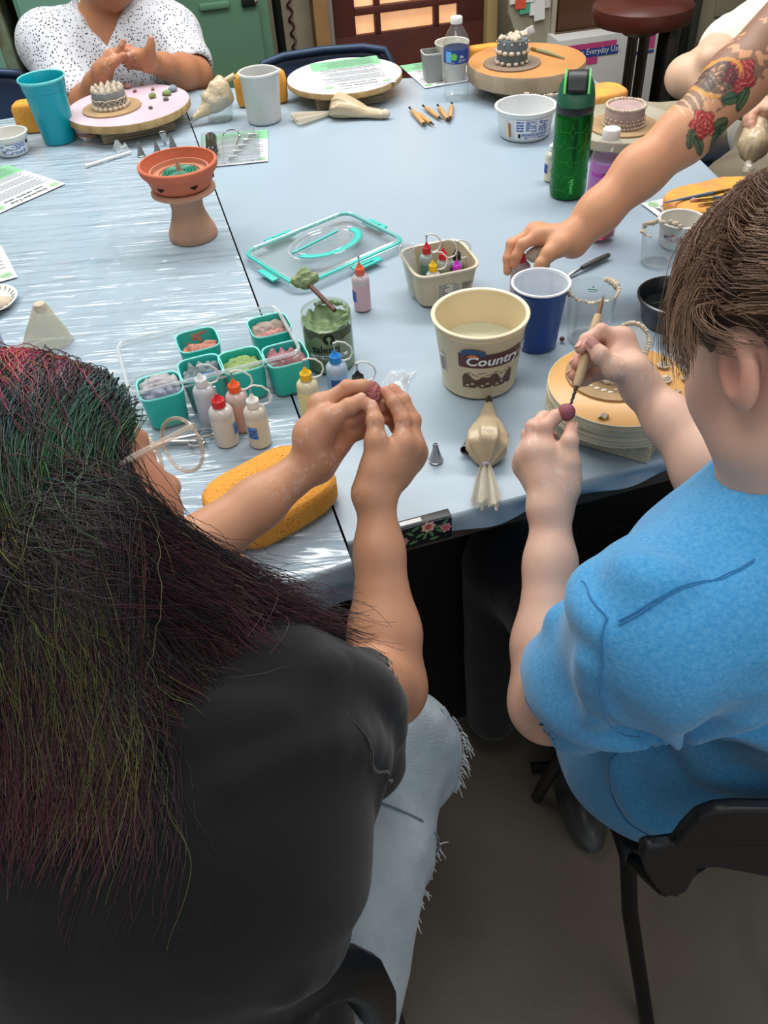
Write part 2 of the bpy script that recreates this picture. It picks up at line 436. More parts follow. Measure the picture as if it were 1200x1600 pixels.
o = struct('wall_back_right', mb, mdark, smooth=False); o.matrix_world = WM
o = struct('wall_left', MB().box((0.1, 8, 2.8), (-2.7, 2.2, 1.4)), mat('wall_paint_left', (160, 165, 150), 0.85), smooth=False)
o = struct('wall_right', MB().box((0.1, 8, 2.8), (3.3, 2.2, 1.4)), mat('wall_paint_right', (150, 142, 125), 0.85), smooth=False)
# posts and trims round the door
mwood = mat('raw_timber', (176, 138, 92), 0.7, bump=(30, 0.3), var=(8, (150, 112, 70), 0.2))
mgrey = mat('door_jamb_grey', (150, 146, 138), 0.6)
u1, _ = onwall(489, 60); u2, _ = onwall(511, 60)
o = struct('trim_1', MB().box((u2-u1, 0.10, 2.6), ((u1+u2)/2, -0.05, 1.3), 0.004), mwood); o.matrix_world = WM
o = struct('trim_2', MB().box((uL-u2, 0.05, 2.2), ((uL+u2)/2, -0.025, 1.1), 0.004), mgrey); o.matrix_world = WM
u3, _ = onwall(769, 40)
o = struct('trim_3', MB().box((u3-uR-0.004, 0.07, 2.2), ((u3+uR+0.004)/2, -0.035, 1.1), 0.004), mat('yellow_timber', (186, 160, 108), 0.7, bump=(30, 0.3))); o.matrix_world = WM
# door with small panes
mdoor = mat('oxblood_paint', (96, 50, 42), 0.5, spec=0.35, bump=(25, 0.15), var=(5, (78, 42, 36), 0.2))
mpane = mat('sunlit_orange_glass', (250, 196, 150), 0.3, var=(7, (238, 168, 116), 0.25))
pb = mpane.node_tree.nodes['Principled BSDF']; pb.inputs['Emission Strength'].default_value = 0.75
mpane.node_tree.links.new(pb.inputs['Base Color'].links[0].from_socket, pb.inputs['Emission Color'])
cols = [(onwall(a, 50)[0], onwall(b, 50)[0]) for a, b in ((555, 585), (594, 676), (684, 713))]
zb = onwall(600, 48)[1]; rowh = onwall(555, 22)[1]-onwall(555, 53)[1]; gap = 0.028
rows = [(zb+k*(rowh+gap), zb+k*(rowh+gap)+rowh) for k in range(4)]
rows = [rows[0]] + [(zb+rowh+gap + k*0.30, zb+rowh+gap+k*0.30+0.27) for k in range(4)]
top = 2.04
door = MB()
door.box((uR-uL, 0.045, zb-0.01), ((uL+uR)/2, 0.0, (zb+0.01)/2), 0.003)
door.box((cols[0][0]-uL, 0.045, top-zb), ((uL+cols[0][0])/2, 0, (zb+top)/2), 0.002)
door.box((uR-cols[2][1], 0.045, top-zb), ((uR+cols[2][1])/2, 0, (zb+top)/2), 0.002)
door.box((uR-uL, 0.045, top-rows[-1][1]), ((uR+uL)/2, 0, (rows[-1][1]+top)/2), 0.002)
d = struct('door_1', door, mdoor); d.matrix_world = WM
for a, b in ((cols[0][1], cols[1][0]), (cols[1][1], cols[2][0])):
    MB().box((b-a, 0.05, rows[-1][1]-zb), ((a+b)/2, -0.002, (zb+rows[-1][1])/2), 0.003).build('muntin', mdoor, d)
for i in range(len(rows)-1):
    a, b = rows[i][1], rows[i+1][0]
    MB().box((cols[2][1]-cols[0][0], 0.052, b-a), ((cols[0][0]+cols[2][1])/2, -0.003, (a+b)/2), 0.003).build('muntin', mdoor, d)
for (z0, z1) in rows:
    for (a, b) in cols: MB().box((b-a, 0.006, z1-z0), ((a+b)/2, 0.004, (z0+z1)/2)).build('pane', mpane, d, smooth=False)
MB().sphere((uR-0.05, -0.06, 0.95), 0.028).tube([(uR-0.05, -0.02, 0.95), (uR-0.05, -0.06, 0.95)], 0.012).build('door_handle', mat('brass', (150, 120, 60), 0.35, metal=1), d)
# lockers
mlk = mat('locker_green', (96, 134, 106), 0.5, spec=0.4, var=(2.5, (84, 122, 98), 0.2), bump=(6, 0.08))
mlk2 = mat('locker_pale_green', (122, 164, 146), 0.5, spec=0.4, var=(4, (104, 148, 128), 0.2), bump=(6, 0.1))
mrust = mat('rusty_green_edge', (112, 128, 104), 0.8, var=(14, (88, 72, 52), 0.12))
LV = -0.40
uA = onwall(431, 90, LV)[0]; uB = onwall(262, 5, LV)[0]; uC = onwall(30, 40, LV)[0]
uD = onwall(4, 50, LV)[0]
units = [(uA, uB, mlk, 'green steel locker beside the black pole, its slotted door shut'), (uB-0.002, uC, mlk2, 'pale green steel locker straight behind the person in the dotted blouse'), (uC-0.05, uC-0.05-0.38, mlk2, 'pale green steel locker at the left end with a rust-streaked edge')]
for i, (ur, ul, m, lab) in enumerate(units):
    W_ = ur-ul; t = wall_thing('locker', lab, 'locker', (ul+ur)/2, LV+0.20, 0, 'steel lockers along the back wall')
    MB().box((W_-0.002, 0.38, 1.84), (0, 0.01, 0.94), 0.003).build('locker_body', m if i < 2 else mrust, t)
    MB().box((W_-0.055, 0.016, 1.74), (-0.012, -0.188, 0.94), 0.004).build('door', m, t)
    dd = t.children[-1]
    hu, hz = ((onwall(335, 9, LV)) if i == 0 else (onwall(215, 3, LV) if i == 1 else (ul+0.2, 0.9)))
    hx = hu-(ul+ur)/2
    hb = MB()
    hb.box((0.11, 0.012, 0.022), (hx, -0.202, hz), 0.005)
    hb.build('vent_louver', m, dd)
    if i == 0:
        uu, zz = onwall(388, 4, LV); MB().box((0.05, 0.014, 0.025), (uu-(ul+ur)/2, -0.2, zz), 0.002).build('number_plate', mat('black_steel', (38, 38, 38), 0.4, metal=0.6), dd)
        s = MB().sphere((uu-(ul+ur)/2+0.028, -0.206, zz+0.002), (0.007, 0.006, 0.011)); s.build('padlock', mat('chrome', (200, 200, 200), 0.2, metal=1), dd)
# filler strip between lockers and wall, black pole, dark strip
up = onwall(438, 60, -0.1)[0]
t = wall_thing('support_pole', 'black steel pole standing beside the green lockers', 'pole', up, -0.12)
MB().tube([(0, 0, 0), (0, 0, 2.7)], 0.018, 12).build('pole', mat('black_steel', (38, 38, 38), 0.4, metal=0.6), t)
MB().lathe([(0.0001, 0), (0.05, 0), (0.05, 0.01), (0.02, 0.014), (0.0001, 0.014)], 20).build('foot_plate', mat('black_steel', (38, 38, 38)), t)
o = struct('trim_4', MB().box((0.07, 0.06, 2.5), (up-0.075, -0.035, 1.25), 0.003), mat('dark_brown_board', (52, 34, 26), 0.7)); o.matrix_world = WM
uc = onwall(458, 60, 0.0)[0]
pts = [(0.010*math.cos(k*0.9), -0.012+0.010*math.sin(k*0.9), 0.35+k*0.0075) for k in range(210)]
t = wall_thing('coiled_cord', 'dark red coiled cord hanging on the cream wall beside the door', 'cord', uc, 0)
MB().tube(pts, 0.0045, 6).build('cord', mat('dark_red_rubber', (72, 26, 24), 0.5), t)
# wall side things on the right of the door
mcr = mat('cream_board', (176, 170, 152), 0.7, var=(6, (140, 132, 112), 0.2), bump=(18, 0.2))
mp = mat('paper_white', (226, 226, 220), 0.8)
def px_u(px, py, v): return onwall(px, py, v)[0]
V1 = -0.30
ua, za = onwall(796, 20, V1); ub, zb2 = onwall(858, 60, V1)
t = wall_thing('paper_rack', 'cream wooden rack stuffed with loose papers, right of the door', 'rack', (ua+ub)/2, V1)
wd = ub-ua
pl = [(-wd/2, 0.62), (-wd/2+0.03, 0.55), (wd/2-0.02, onwall(856, 84, V1)[1]), (wd/2, onwall(857, 90, V1)[1]), (wd/2, 1.25), (-wd/2, 1.25)]
mb = MB(); n = len(pl); mb.add([(x, 0, z) for x, z in pl]+[(x, 0.02, z) for x, z in pl], [tuple(range(n)), tuple(range(2*n-1, n-1, -1))]+[(k, n+k, n+(k+1) % n, (k+1) % n) for k in range(n)])
mb.build('front_board', mcr, t, smooth=False)
MB().box((0.02, 0.3, 1.25), (wd/2+0.012, 0.14, 0.63), 0.002).build('side_board', mcr, t)
MB().box((wd, 0.02, 1.25), (0, 0.29, 0.625), 0.002).build('back_board', mcr, t)
random.seed(3)
for k in range(7):
    c = [(226, 226, 220), (214, 90, 60), (90, 170, 140), (226, 226, 220), (230, 228, 222), (226, 226, 220), (200, 196, 186)][k]
    x = -wd/2+0.02+k*(wd-0.03)/7
    z_lo = 0.66-0.02*(k % 3)-0.03*(k > 3)
    MB().box((0.045, 0.004, 0.36), (x, -0.008-0.003*(k % 2), z_lo+0.18), 0, M=Matrix.Translation((x, 0, z_lo)) @ Matrix.Rotation(random.uniform(-0.09, 0.09), 4, 'Y') @ Matrix.Translation((-x, 0, -z_lo))).build('loose_sheet', mat('sheet%d' % k, c, 0.8), t, smooth=False)
# brown cabinet
V2 = -0.32
ua, _ = onwall(874, 20, V2); ub = onwall(1060, 20, V2)[0]; zc = onwall(910, 46, V2)[1]
t = wall_thing('cabinet', 'dark brown wooden cabinet on a low frame behind the stool', 'cabinet', (ua+ub)/2, V2+0.16)
wd = ub-ua
MB().box((wd, 0.3, 0.5), (0, 0, zc+0.25), 0.004).build('cabinet_body', mat('brown_wood', (98, 62, 42), 0.5, var=(5, (80, 48, 32), 0.2)), t)
MB().box((wd+0.03, 0.32, 0.045), (0, -0.01, zc-0.024), 0.004).build('bottom_rail', mat('dusty_brown', (92, 78, 64), 0.7), t)
for sx in (-1, 1):
    for sy in (-1, 1): MB().box((0.035, 0.035, zc-0.045), (sx*wd/2, sy*0.13, (zc-0.045)/2), 0.003).build('leg', mat('dark_frame', (48, 44, 40), 0.6), t)
# carton printed "for Everyday Use" standing under the cabinet
V3 = -0.42
ua = onwall(872, 75, V3)[0]; ub = onwall(1030, 50, V3)[0]; zt = onwall(940, 55, V3)[1]; zb_ = onwall(920, 105, V3)[1]
zsh = zb_
t = wall_thing('carton', 'white carton printed pink and blue, under the brown cabinet behind the stool', 'box', (ua+ub)/2, V3+0.11)
wd = ub-ua; mcart = mat('white_card', (205, 203, 200), 0.6)
H_ = zt-zb_
MB().box((wd, 0.22, zt), (0, 0, zt/2), 0.003).build('carton_body', mcart, t)
yf = -0.1115
def strip(x0, x1, z0, z1, m, nm='printed_band', y=yf, sl=0.0):
    MB().add([(x0, y, z0), (x1, y, z0+sl), (x1, y, z1+sl), (x0, y, z1)], [(0, 1, 2, 3)]).build(nm, m, t, smooth=False)
mpk = mat('print_pink', (200, 70, 130), 0.6); mbl = mat('print_blue', (40, 70, 140), 0.6)
strip(-wd/2+0.01, wd*0.08, zb_+H_*0.62, zb_+H_*0.80, mpk); strip(-wd/2+0.04, wd*0.10, zb_+H_*0.34, zb_+H_*0.62, mbl, y=yf-0.0006)
strip(-wd/2+0.04, -wd*0.1, zb_+H_*0.10, zb_+H_*0.34, mpk, y=yf-0.0003)
mt = MB(); v, f, w_ = text_geo('ing for Everyday Use', 0.026); s_ = (wd*0.52)/w_
mt.add(np.c_[v[:, 0]*s_-wd/2+0.045, np.full(len(v), yf-0.0012), v[:, 1]*1.25+zb_+H_*0.43], f); mt.build('lettering', mat('print_white', (235, 235, 235), 0.6), t, smooth=False)
strip(wd*0.37, wd*0.47, zb_+H_*0.35, zb_+H_*0.95, mpk); strip(wd*0.22, wd*0.47, zb_+H_*0.2, zb_+H_*0.3, mbl, y=yf-0.0004); strip(wd*0.40, wd*0.47, zb_+H_*0.9, zb_+H_*1.0, mbl, y=yf-0.0008)
# dark shelf frame and beige filing cabinet
V4 = -0.35
ua = onwall(1075, 60, V4)[0]
t = wall_thing('shelf_frame', 'dark steel shelving upright between cabinet and filing cabinet', 'shelving', ua, V4+0.1)
for dx in (0, 0.07): MB().box((0.028, 0.028, 1.9), (dx, 0, 0.95), 0.002).build('post', mat('grey_green_steel', (72, 74, 66), 0.5, metal=0.4), t)
for z in (0.25, 0.8, 1.4, 1.85): MB().box((0.13, 0.03, 0.03), (0.035, 0.0, z), 0.002).build('crossbar', mat('grey_green_steel', (72, 74, 66)), t)
ua = onwall(1103, 60, V4)[0]; zs = onwall(1150, 24, V4)[1]
t = wall_thing('filing_cabinet', 'beige steel filing cabinet behind the person in the cream shirt', 'cabinet', ua+0.32, V4+0.15)
mbe = mat('beige_steel', (138, 132, 112), 0.5, var=(4, (124, 118, 98), 0.2))
MB().box((0.62, 0.28, 1.3), (0, 0, 0.65), 0.004).build('cabinet_body', mbe, t)
for k, (z0, z1) in enumerate(((0.04, zs-0.30), (zs-0.29, zs-0.006), (zs+0.006, zs+0.29), (zs+0.30, 1.28))):
    MB().box((0.60, 0.02, z1-z0), (0, -0.15, (z0+z1)/2), 0.006).build('drawer', mbe, t); dr = t.children[-1]
    MB().box((0.07, 0.02, 0.02), (-0.18, -0.168, z1-0.05), 0.004).build('handle', mat('steel_dull', (150, 146, 136), 0.4, metal=0.8), dr)
# ------------------------------------------------------------------ stool
sc_ = Py(1003, 24, 3.25)
sx_, sy_ = sc_[0], sc_[1]; sz = sc_[2]+0.005
t = thing('stool', 'round brown vinyl stool on four flared chrome legs, behind the tables', 'stool', (sx_, sy_, 0), 0)
mch = mat('aged_chrome', (120, 114, 104), 0.25, metal=1.0)
mvn = mat('brown_vinyl', (84, 40, 32), 0.32, spec=0.6)
MB().lathe([(0.0001, sz-0.03), (0.13, sz-0.03), (0.165, sz-0.022), (0.175, sz), (0.172, sz+0.03), (0.15, sz+0.05), (0.08, sz+0.058), (0.0001, sz+0.06)], 48).build('seat', mvn, t)
MB().lathe([(0.0001, sz-0.06), (0.06, sz-0.06), (0.07, sz-0.03), (0.0001, sz-0.03)], 24).build('swivel_plate', mch, t)
for k in range(4):
    a = PI/4+k*PI/2; ca, sa = math.cos(a), math.sin(a)
    pr = [(0.03, sz-0.06), (0.03, 0.42), (0.035, 0.34), (0.055, 0.28), (0.09, 0.25), (0.14, 0.235), (0.17, 0.20), (0.185, 0.1), (0.19, 0.012)]
    MB().tube([(r*ca, r*sa, z) for r, z in pr], 0.0125, 10).build('leg', mch, t)
    MB().lathe([(0.0001, 0), (0.018, 0), (0.018, 0.014), (0.0001, 0.014)], 12, c=(0.19*ca, 0.19*sa, 0)).build('rubber_foot', mat('black_rubber', (20, 20, 20), 0.7), t)
MB().tube([(0.165*math.cos(2*PI*k/48), 0.165*math.sin(2*PI*k/48), 0.235) for k in range(48)], 0.009, 8, closed=True).build('foot_ring', mch, t)
# ------------------------------------------------------------------ tables
O = A_(T(540, 845)); E_ = A_(T(1045, 712)); SM = A_(T(297, 190))
ue = (E_-O)/np.linalg.norm(E_-O); us = (SM-O)/np.linalg.norm(SM-O)
far = O+us*1.99
R1 = A_(T(1095, 250)); R2 = A_(T(1050, 185))
farR = A_(T(930, 118)); 
nearR = O+ue*0.96
poly_main = [O+us*0+ue*0.0015, nearR, A_(T(1200, 352)), A_(T(1095, 250)), A_(T(1012, 176)), A_(T(900, 106)), far+ue*0.0015]
poly_left = [O-ue*0.0018-us*0.035, far-ue*0.0018, A_(T(0, 186)), A_((-1.75, 2.35, TZ)), A_((-1.35, 0.35, TZ)), A_((-0.9, 0.44, TZ))]

def cloth_mat(name, col, wr, sc_vec, sharp, streak_rot, base_r):
    m = bpy.data.materials.new(name); m.use_nodes = True; nt = m.node_tree; b = nt.nodes['Principled BSDF']; L = nt.links.new
    b.inputs['Roughness'].default_value = base_r; b.inputs['Specular IOR Level'].default_value = 0.5
    tc = nt.nodes.new('ShaderNodeTexCoord')
    n0 = nt.nodes.new('ShaderNodeTexNoise'); n0.inputs['Scale'].default_value = 2.2; n0.inputs['Detail'].default_value = 6; L(tc.outputs['Object'], n0.inputs['Vector'])
    mx = nt.nodes.new('ShaderNodeMix'); mx.data_type = 'RGBA'; L(n0.outputs['Fac'], mx.inputs[0])
    mx.inputs[6].default_value = rgb([c*0.965 for c in col]); mx.inputs[7].default_value = rgb([min(255, c*1.03) for c in col]); L(mx.outputs[2], b.inputs['Base Color'])
    mp_ = nt.nodes.new('ShaderNodeMapping'); mp_.inputs['Rotation'].default_value = (0, 0, streak_rot); mp_.inputs['Scale'].default_value = sc_vec
    L(tc.outputs['Object'], mp_.inputs['Vector'])
    n1 = nt.nodes.new('ShaderNodeTexNoise'); n1.inputs['Scale'].default_value = 1.0; n1.inputs['Detail'].default_value = 2.2; n1.inputs['Distortion'].default_value = 0.7; n1.inputs['Roughness'].default_value = 0.55; L(mp_.outputs[0], n1.inputs['Vector'])
    n2 = nt.nodes.new('ShaderNodeTexNoise'); n2.inputs['Scale'].default_value = 5; n2.inputs['Detail'].default_value = 3; L(tc.outputs['Object'], n2.inputs['Vector'])
    r = nt.nodes.new('ShaderNodeMapRange'); r.inputs['From Min'].default_value = 0.38; r.inputs['From Max'].default_value = 0.62; L(n2.outputs['Fac'], r.inputs['Value'])
    mu = nt.nodes.new('ShaderNodeMath'); mu.operation = 'MULTIPLY'; L(n1.outputs['Fac'], mu.inputs[0]); L(r.outputs[0], mu.inputs[1])
    ad = nt.nodes.new('ShaderNodeMath'); ad.operation = 'MULTIPLY_ADD'; L(n1.outputs['Fac'], ad.inputs[0]); ad.inputs[1].default_value = sharp; L(mu.outputs[0], ad.inputs[2])
    u = nt.nodes.new('ShaderNodeBump'); u.inputs['Strength'].default_value = wr; u.inputs['Distance'].default_value = 0.018; L(ad.outputs[0], u.inputs['Height']); L(u.outputs[0], b.inputs['Normal'])
    return m
sr = -math.radians(12)
m_main = cloth_mat('smooth_blue_table_plastic', (154, 171, 184), 0.10, (3, 14, 3), 0.2, -0.4, 0.36)
m_left = cloth_mat('wrinkled_blue_table_plastic', (160, 177, 190), 0.62, (3, 34, 3), 0.5, -0.20, 0.10)
def inset(poly, d):
    c = np.mean(poly, 0); return [c+(p-c)*(1-d) for p in poly]
def table(label, poly, mtop, edges, hang, grp='work tables pushed together'):
    c = np.mean(poly, 0); t = thing('work_table', label, 'table', (c[0], c[1], 0), 0, grp)
    P = [(p[0]-c[0], p[1]-c[1]) for p in poly]
    MB().prism(P, TZ-0.05, TZ-0.002).build('tabletop', mat('stained_plywood', (92, 74, 56), 0.7, var=(9, (64, 52, 42), 0.2)), t, smooth=False)
    for p in [poly[i] for i in hang]:
        q = c+(p-c)*0.72; MB().box((0.06, 0.06, TZ-0.05), (q[0]-c[0], q[1]-c[1], (TZ-0.05)/2), 0.004).build('leg', mat('dark_frame', (48, 44, 40)), t)
    # plastic cover, its own thing, lying on the top with a short fringe over the edges
    k = thing('plastic_table_cover', mtop[1], 'table cover', (c[0], c[1], TZ-0.0019), 0, 'blue plastic covers on the tables')
    mb = MB(); n = len(P); top = [(x, y, 0.0) for x, y in P]
    mb.add(top, [tuple(range(n))])
    for i, dz in edges:
        a = np.array(P[i]); b = np.array(P[(i+1) % n]); L_ = np.linalg.norm(b-a); nn = np.array([b[1]-a[1], a[0]-b[0]])/L_; m_ = max(8, int(L_/0.01))
        v = []; f = []
        for j in range(5):
            for q in range(m_+1):
                s = q/m_; w_ = dz*(1+0.12*math.sin(s*L_*13+i)+0.06*math.sin(s*L_*61+1.3))
                off = [0.0, 0.0035, 0.0055, 0.0055+0.004*math.sin(s*L_*40), 0.006+0.007*math.sin(s*L_*33+1)][j]; z = [0.0, -0.0015, -0.006, -w_*0.55, -w_][j]
                p = a+(b-a)*s+nn*off; v.append((p[0], p[1], z))
        for j in range(4):
            for q in range(m_): f.append((j*(m_+1)+q, j*(m_+1)+q+1, (j+1)*(m_+1)+q+1, (j+1)*(m_+1)+q))
        mb.add(v, f)
    mb.build('plastic_sheet', mtop[0], k, angle=50)
    return t, k
tm, cm = table('main work table with a plywood edge, blue plastic over its top', poly_main, (m_main, 'smooth pale blue plastic stretched over the main table'), [(0, 0.028), (1, 0.03), (2, 0.03), (3, 0.03), (4, 0.03), (5, 0.03)], (0, 1, 4, 6))
tl, cl = table('second work table under the heavily wrinkled plastic, left of the seam', poly_left, (m_left, 'wrinkled shiny pale blue plastic over the table left of the seam'), [(1, 0.03), (2, 0.03), (3, 0.03), (4, 0.06), (5, 0.085)], (1, 3, 4))
# lettered crate, widened and blackened to stand in for the shade under the table
cr = Pz(750, 1118, 0.0)
t = thing('storage_shade_box', 'storage crate with faint letters, made wide and black as the shade under the main table', 'box', (cr[0]+0.03, cr[1]+0.22, 0), math.atan2(ue[1], ue[0]))
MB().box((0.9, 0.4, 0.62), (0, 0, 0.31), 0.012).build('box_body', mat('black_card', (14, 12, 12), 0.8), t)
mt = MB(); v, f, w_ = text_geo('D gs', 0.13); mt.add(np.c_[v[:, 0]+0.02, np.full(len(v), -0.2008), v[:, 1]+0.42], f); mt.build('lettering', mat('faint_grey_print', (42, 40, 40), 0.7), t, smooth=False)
# floral strip on the edge of the table
fa = A_(T(617, 818)); fb = A_(T(700, 796)); L_ = float(np.linalg.norm(fb-fa))
t = thing('floral_strip', 'black strip with pink roses and green leaves taped to the table edge', 'tape strip', (fa[0], fa[1], TZ), math.atan2(fb[1]-fa[1], fb[0]-fa[0]))
mb = MB(); mb.box((L_, 0.0016, 0.036), (L_/2, -0.0135, -0.0205), 0.0003); mb.box((L_, 0.014, 0.0016), (L_/2, -0.0068, 0.001), 0.0003)
mb.build('backing', mat('black_card_gloss', (16, 22, 22), 0.4), t)
fl = MB(); lv = MB(); bc = MB(); random.seed(5)
for k in range(20):
    x = 0.002+k*0.0012; bc.box((random.choice((0.0005, 0.0008)), 0.0008, 0.0001), (x+0.012, -0.006, 0.0019))
bc.build('barcode', mat('print_black', (20, 20, 20), 0.6), t, smooth=False)
MB().box((0.03, 0.007, 0.0003), (0.02, -0.006, 0.0018)).build('printed_band', mat('print_white', (235, 235, 235), 0.6), t, smooth=False)
def blob2(mb, x, z, r, n=7, y=-0.01435, ph=0):
    pts = [(x+r*(1+0.18*math.cos(n*a))*math.cos(a), y, z+r*(1+0.18*math.cos(n*a))*math.sin(a)) for a in [2*PI*i/28+ph for i in range(28)]]
    mb.add(pts, [tuple(range(28))])
for x, z, r, c in ((0.042, -0.008, 0.0095, (236, 190, 168)), (0.077, -0.018, 0.008, (220, 130, 150)), (0.006, -0.024, 0.007, (206, 150, 150))):
    x = min(x, L_-0.009)
    m_ = MB(); blob2(m_, x, z, r); m_.build('rose', mat('rose_%d' % c[1], c, 0.6), t, smooth=False)
    m_ = MB(); blob2(m_, x, z, r*0.5, 5, -0.01455); m_.build('rose', mat('rose_core', (206, 90, 80), 0.6), t, smooth=False)
for x, z, a in ((0.03, -0.02, 0.4), (0.037, -0.024, 1.2), (0.046, -0.022, 2.0), (0.056, -0.012, 0.1), (0.058, -0.02, -0.6), (0.066, -0.007, 0.8), (0.016, -0.013, 2.4), (0.02, -0.03, 0.2), (0.05, -0.032, 0.1), (0.024, -0.006, 0.5)):
    pts = [(x+0.0065*math.cos(q)*math.cos(a)-0.0024*math.sin(q)*math.sin(a), -0.0144, z+0.0065*math.cos(q)*math.sin(a)+0.0024*math.sin(q)*math.cos(a)) for q in [2*PI*i/14 for i in range(14)]]
    MB().add(pts, [tuple(range(14))]).build('leaf', mat('print_leaf', (92, 138, 86), 0.6), t, smooth=False)
# ------------------------------------------------------------------ folding chairs
def fold_chair(label, loc, rz, col, z_top=0.80, grp=None):
    t = thing('folding_chair', label, 'chair', loc, rz, grp)
    mf = mat('chair_frame_%d' % sum(col), [c*0.9 for c in col], 0.4, metal=0.4); mp_ = mat('chair_panel_%d' % sum(col), col, 0.42, spec=0.5)
    # backrest: curved panel with rounded corners, faces -y (towards the table)
    w2 = 0.215; v = []; mb = MB()
    def bk(u, s):
        x = (u*2-1); e = (1-abs(x)**6)**0.5 if abs(x) < 1 else 0.0
        zc = z_top-0.10; z = zc+(s*2-1)*0.10*max(e, 0.55)
        return (x*w2, 0.03*(1-x*x)+0.02*(s-0.5)+0.19, z)
    mb.grid(bk, 28, 8); o = mb.build('backrest', mp_, t); so = o.modifiers.new('s', 'SOLIDIFY'); so.thickness = 0.012
    loop = [(-0.22, -0.16, 0.005), (-0.22, 0.10, z_top-0.35), (-0.22, 0.185, z_top-0.05), (-0.20, 0.20, z_top-0.012), (-0.13, 0.213, z_top), (0, 0.222, z_top+0.003), (0.13, 0.213, z_top), (0.20, 0.20, z_top-0.012), (0.22, 0.185, z_top-0.05), (0.22, 0.10, z_top-0.35), (0.22, -0.16, 0.005)]
    MB().tube(loop, 0.0125, 10).build('frame', mf, t)
    MB().tube([(-0.20, 0.24, 0.005), (-0.20, -0.08, 0.44), (0.20, -0.08, 0.44), (0.20, 0.24, 0.005)], 0.0115, 10).build('rear_frame', mf, t)
    MB().box((0.38, 0.38, 0.02), (0, -0.03, 0.445), 0.009).build('seat', mp_, t)
    return t
navy = (44, 62, 92)
p = Py(516, 80, 3.0); fold_chair('navy blue folding chair, empty, behind the white turntable', (p[0]-0.0, 2.79, 0), WA*0.6, (52, 70, 96), float(p[2]), 'navy folding chairs')
p = Py(-10, 118, 2.78); fold_chair('navy blue folding chair cut by the left edge of the photo, beside the teal cup', (p[0]-0.06, 2.57, 0), WA+0.15, navy, float(p[2]), 'navy folding chairs')
# ------------------------------------------------------------------ things on the tables
def Tz(px, py, z=TZ): p = Pz(px, py, z); return (float(p[0]), float(p[1]), z)
mclear = clear('clear_plastic'); mclear2 = clear('hazy_clear_plastic', opac=0.16, rough=0.12)
mwhite = mat('white_plastic', (222, 220, 214), 0.35)
mclayw = mat('cream_clay', (205, 190, 168), 0.75, bump=(120, 0.4), var=(60, (186, 170, 148), 0.2))
mcard = mat('cardboard', (172, 142, 104), 0.85, bump=(90, 0.2), var=(20, (152, 124, 90), 0.2))
mply = mat('grey_ply_edge', (170, 154, 128), 0.8, bump=(60, 0.3), var=(12, (140, 124, 102), 0.2))
msteel = mat('steel', (170, 170, 168), 0.28, metal=1.0)
mteal = mat('teal_plastic', (0, 150, 165), 0.32)
mseal = mat('teal_silicone', (60, 190, 180), 0.42)
pblack = mat('print_black', (20, 20, 20), 0.6); pblue = mat('print_blue', (40, 70, 140), 0.6)
def cupprof(rb, rt, h, wl=0.0014, lip=0.002, floor=0.002):
    return [(0.0001, 0), (rb-0.002, 0), (rb, 0.002), (rt, h-lip*2), (rt+lip, h-lip), (rt+lip*0.6, h), (rt-wl, h-lip*0.5), (rt-wl, h-lip*2), (rb-wl, floor+0.002), (0.0001, floor)]
# ---- teal cup
t = thing('tumbler', 'tall teal plastic cup at the left end of the table, in front of a sponge', 'cup', Tz(95, 219))
MB().lathe([(0.0001, 0), (0.041, 0), (0.043, 0.003), (0.0525, 0.128), (0.0545, 0.129), (0.0575, 0.154), (0.0592, 0.156), (0.058, 0.158), (0.056, 0.154), (0.053, 0.130), (0.0415, 0.006), (0.0001, 0.005)], 56).build('tumbler_body', mteal, t)
MB().lathe([(0.0578, 0.152), (0.0598, 0.154), (0.0605, 0.157), (0.059, 0.1595), (0.057, 0.158), (0.0572, 0.154)], 56).build('rim', mat('teal_rim', (110, 205, 205), 0.35), t)
# ---- small white tub at left
def print_lines(mb, x0, x1, z0, z1, rows, R, a0, slope, seed=1, dens=0.85, h=0.55, mi=0, rise=0):
    rnd = random.Random(seed); dz = (z1-z0)/rows
    for k in range(rows):
        x = x0
        while x < x1:
            L_ = rnd.uniform(0.004, 0.012)
            if rnd.random() < dens: patch_wrap(mb, x, min(x+L_, x1), z0+k*dz, z0+k*dz+dz*h, R, a0, slope, 0.0007, mi, 3, rise)
            x += L_+0.0014
def front_angle(loc):   # angle that faces the camera
    return math.atan2(-loc[1], -loc[0])
def tub(label, loc, rb, rt, h, m, rimm=None, name='plastic_tub'):
    t = thing(name, label, 'tub', loc)
    MB().lathe([(0.0001, 0.001), (rb-0.004, 0), (rb, 0.004), (rt-0.003, h-0.012), (rt-0.0005, h-0.011), (rt, h-0.004), (rt-0.001, h-0.003), (rt-0.004, h-0.003), (rt-0.0045, h-0.012), (rb-0.002, 0.005), (0.0001, 0.004)], 64).build('tub_body', m, t)
    MB().lathe([(rt-0.001, h-0.006), (rt+0.0022, h-0.004), (rt+0.0025, h-0.001), (rt, h), (rt-0.0035, h-0.001), (rt-0.0035, h-0.004)], 64).build('rim', rimm or m, t)
    return t
L0 = Tz(22, 238); t = tub('small white tub with blue print, left of the teal cup', L0, 0.041, 0.049, 0.052, mwhite)
mb = MB(); sl = 0.008/0.05; fa_ = front_angle(L0)
patch_wrap(mb, -0.03, 0.034, 0.006, 0.036, 0.041, fa_, sl, 0.0003, 0); print_lines(mb, -0.028, 0.032, 0.008, 0.036, 8, 0.041, fa_, sl, 3, 0.8, 0.6, 1)
patch_wrap(mb, -0.042, -0.034, 0.026, 0.034, 0.041, fa_, sl, 0.0007, 2); patch_wrap(mb, 0.036, 0.044, 0.026, 0.034, 0.041, fa_, sl, 0.0007, 2)
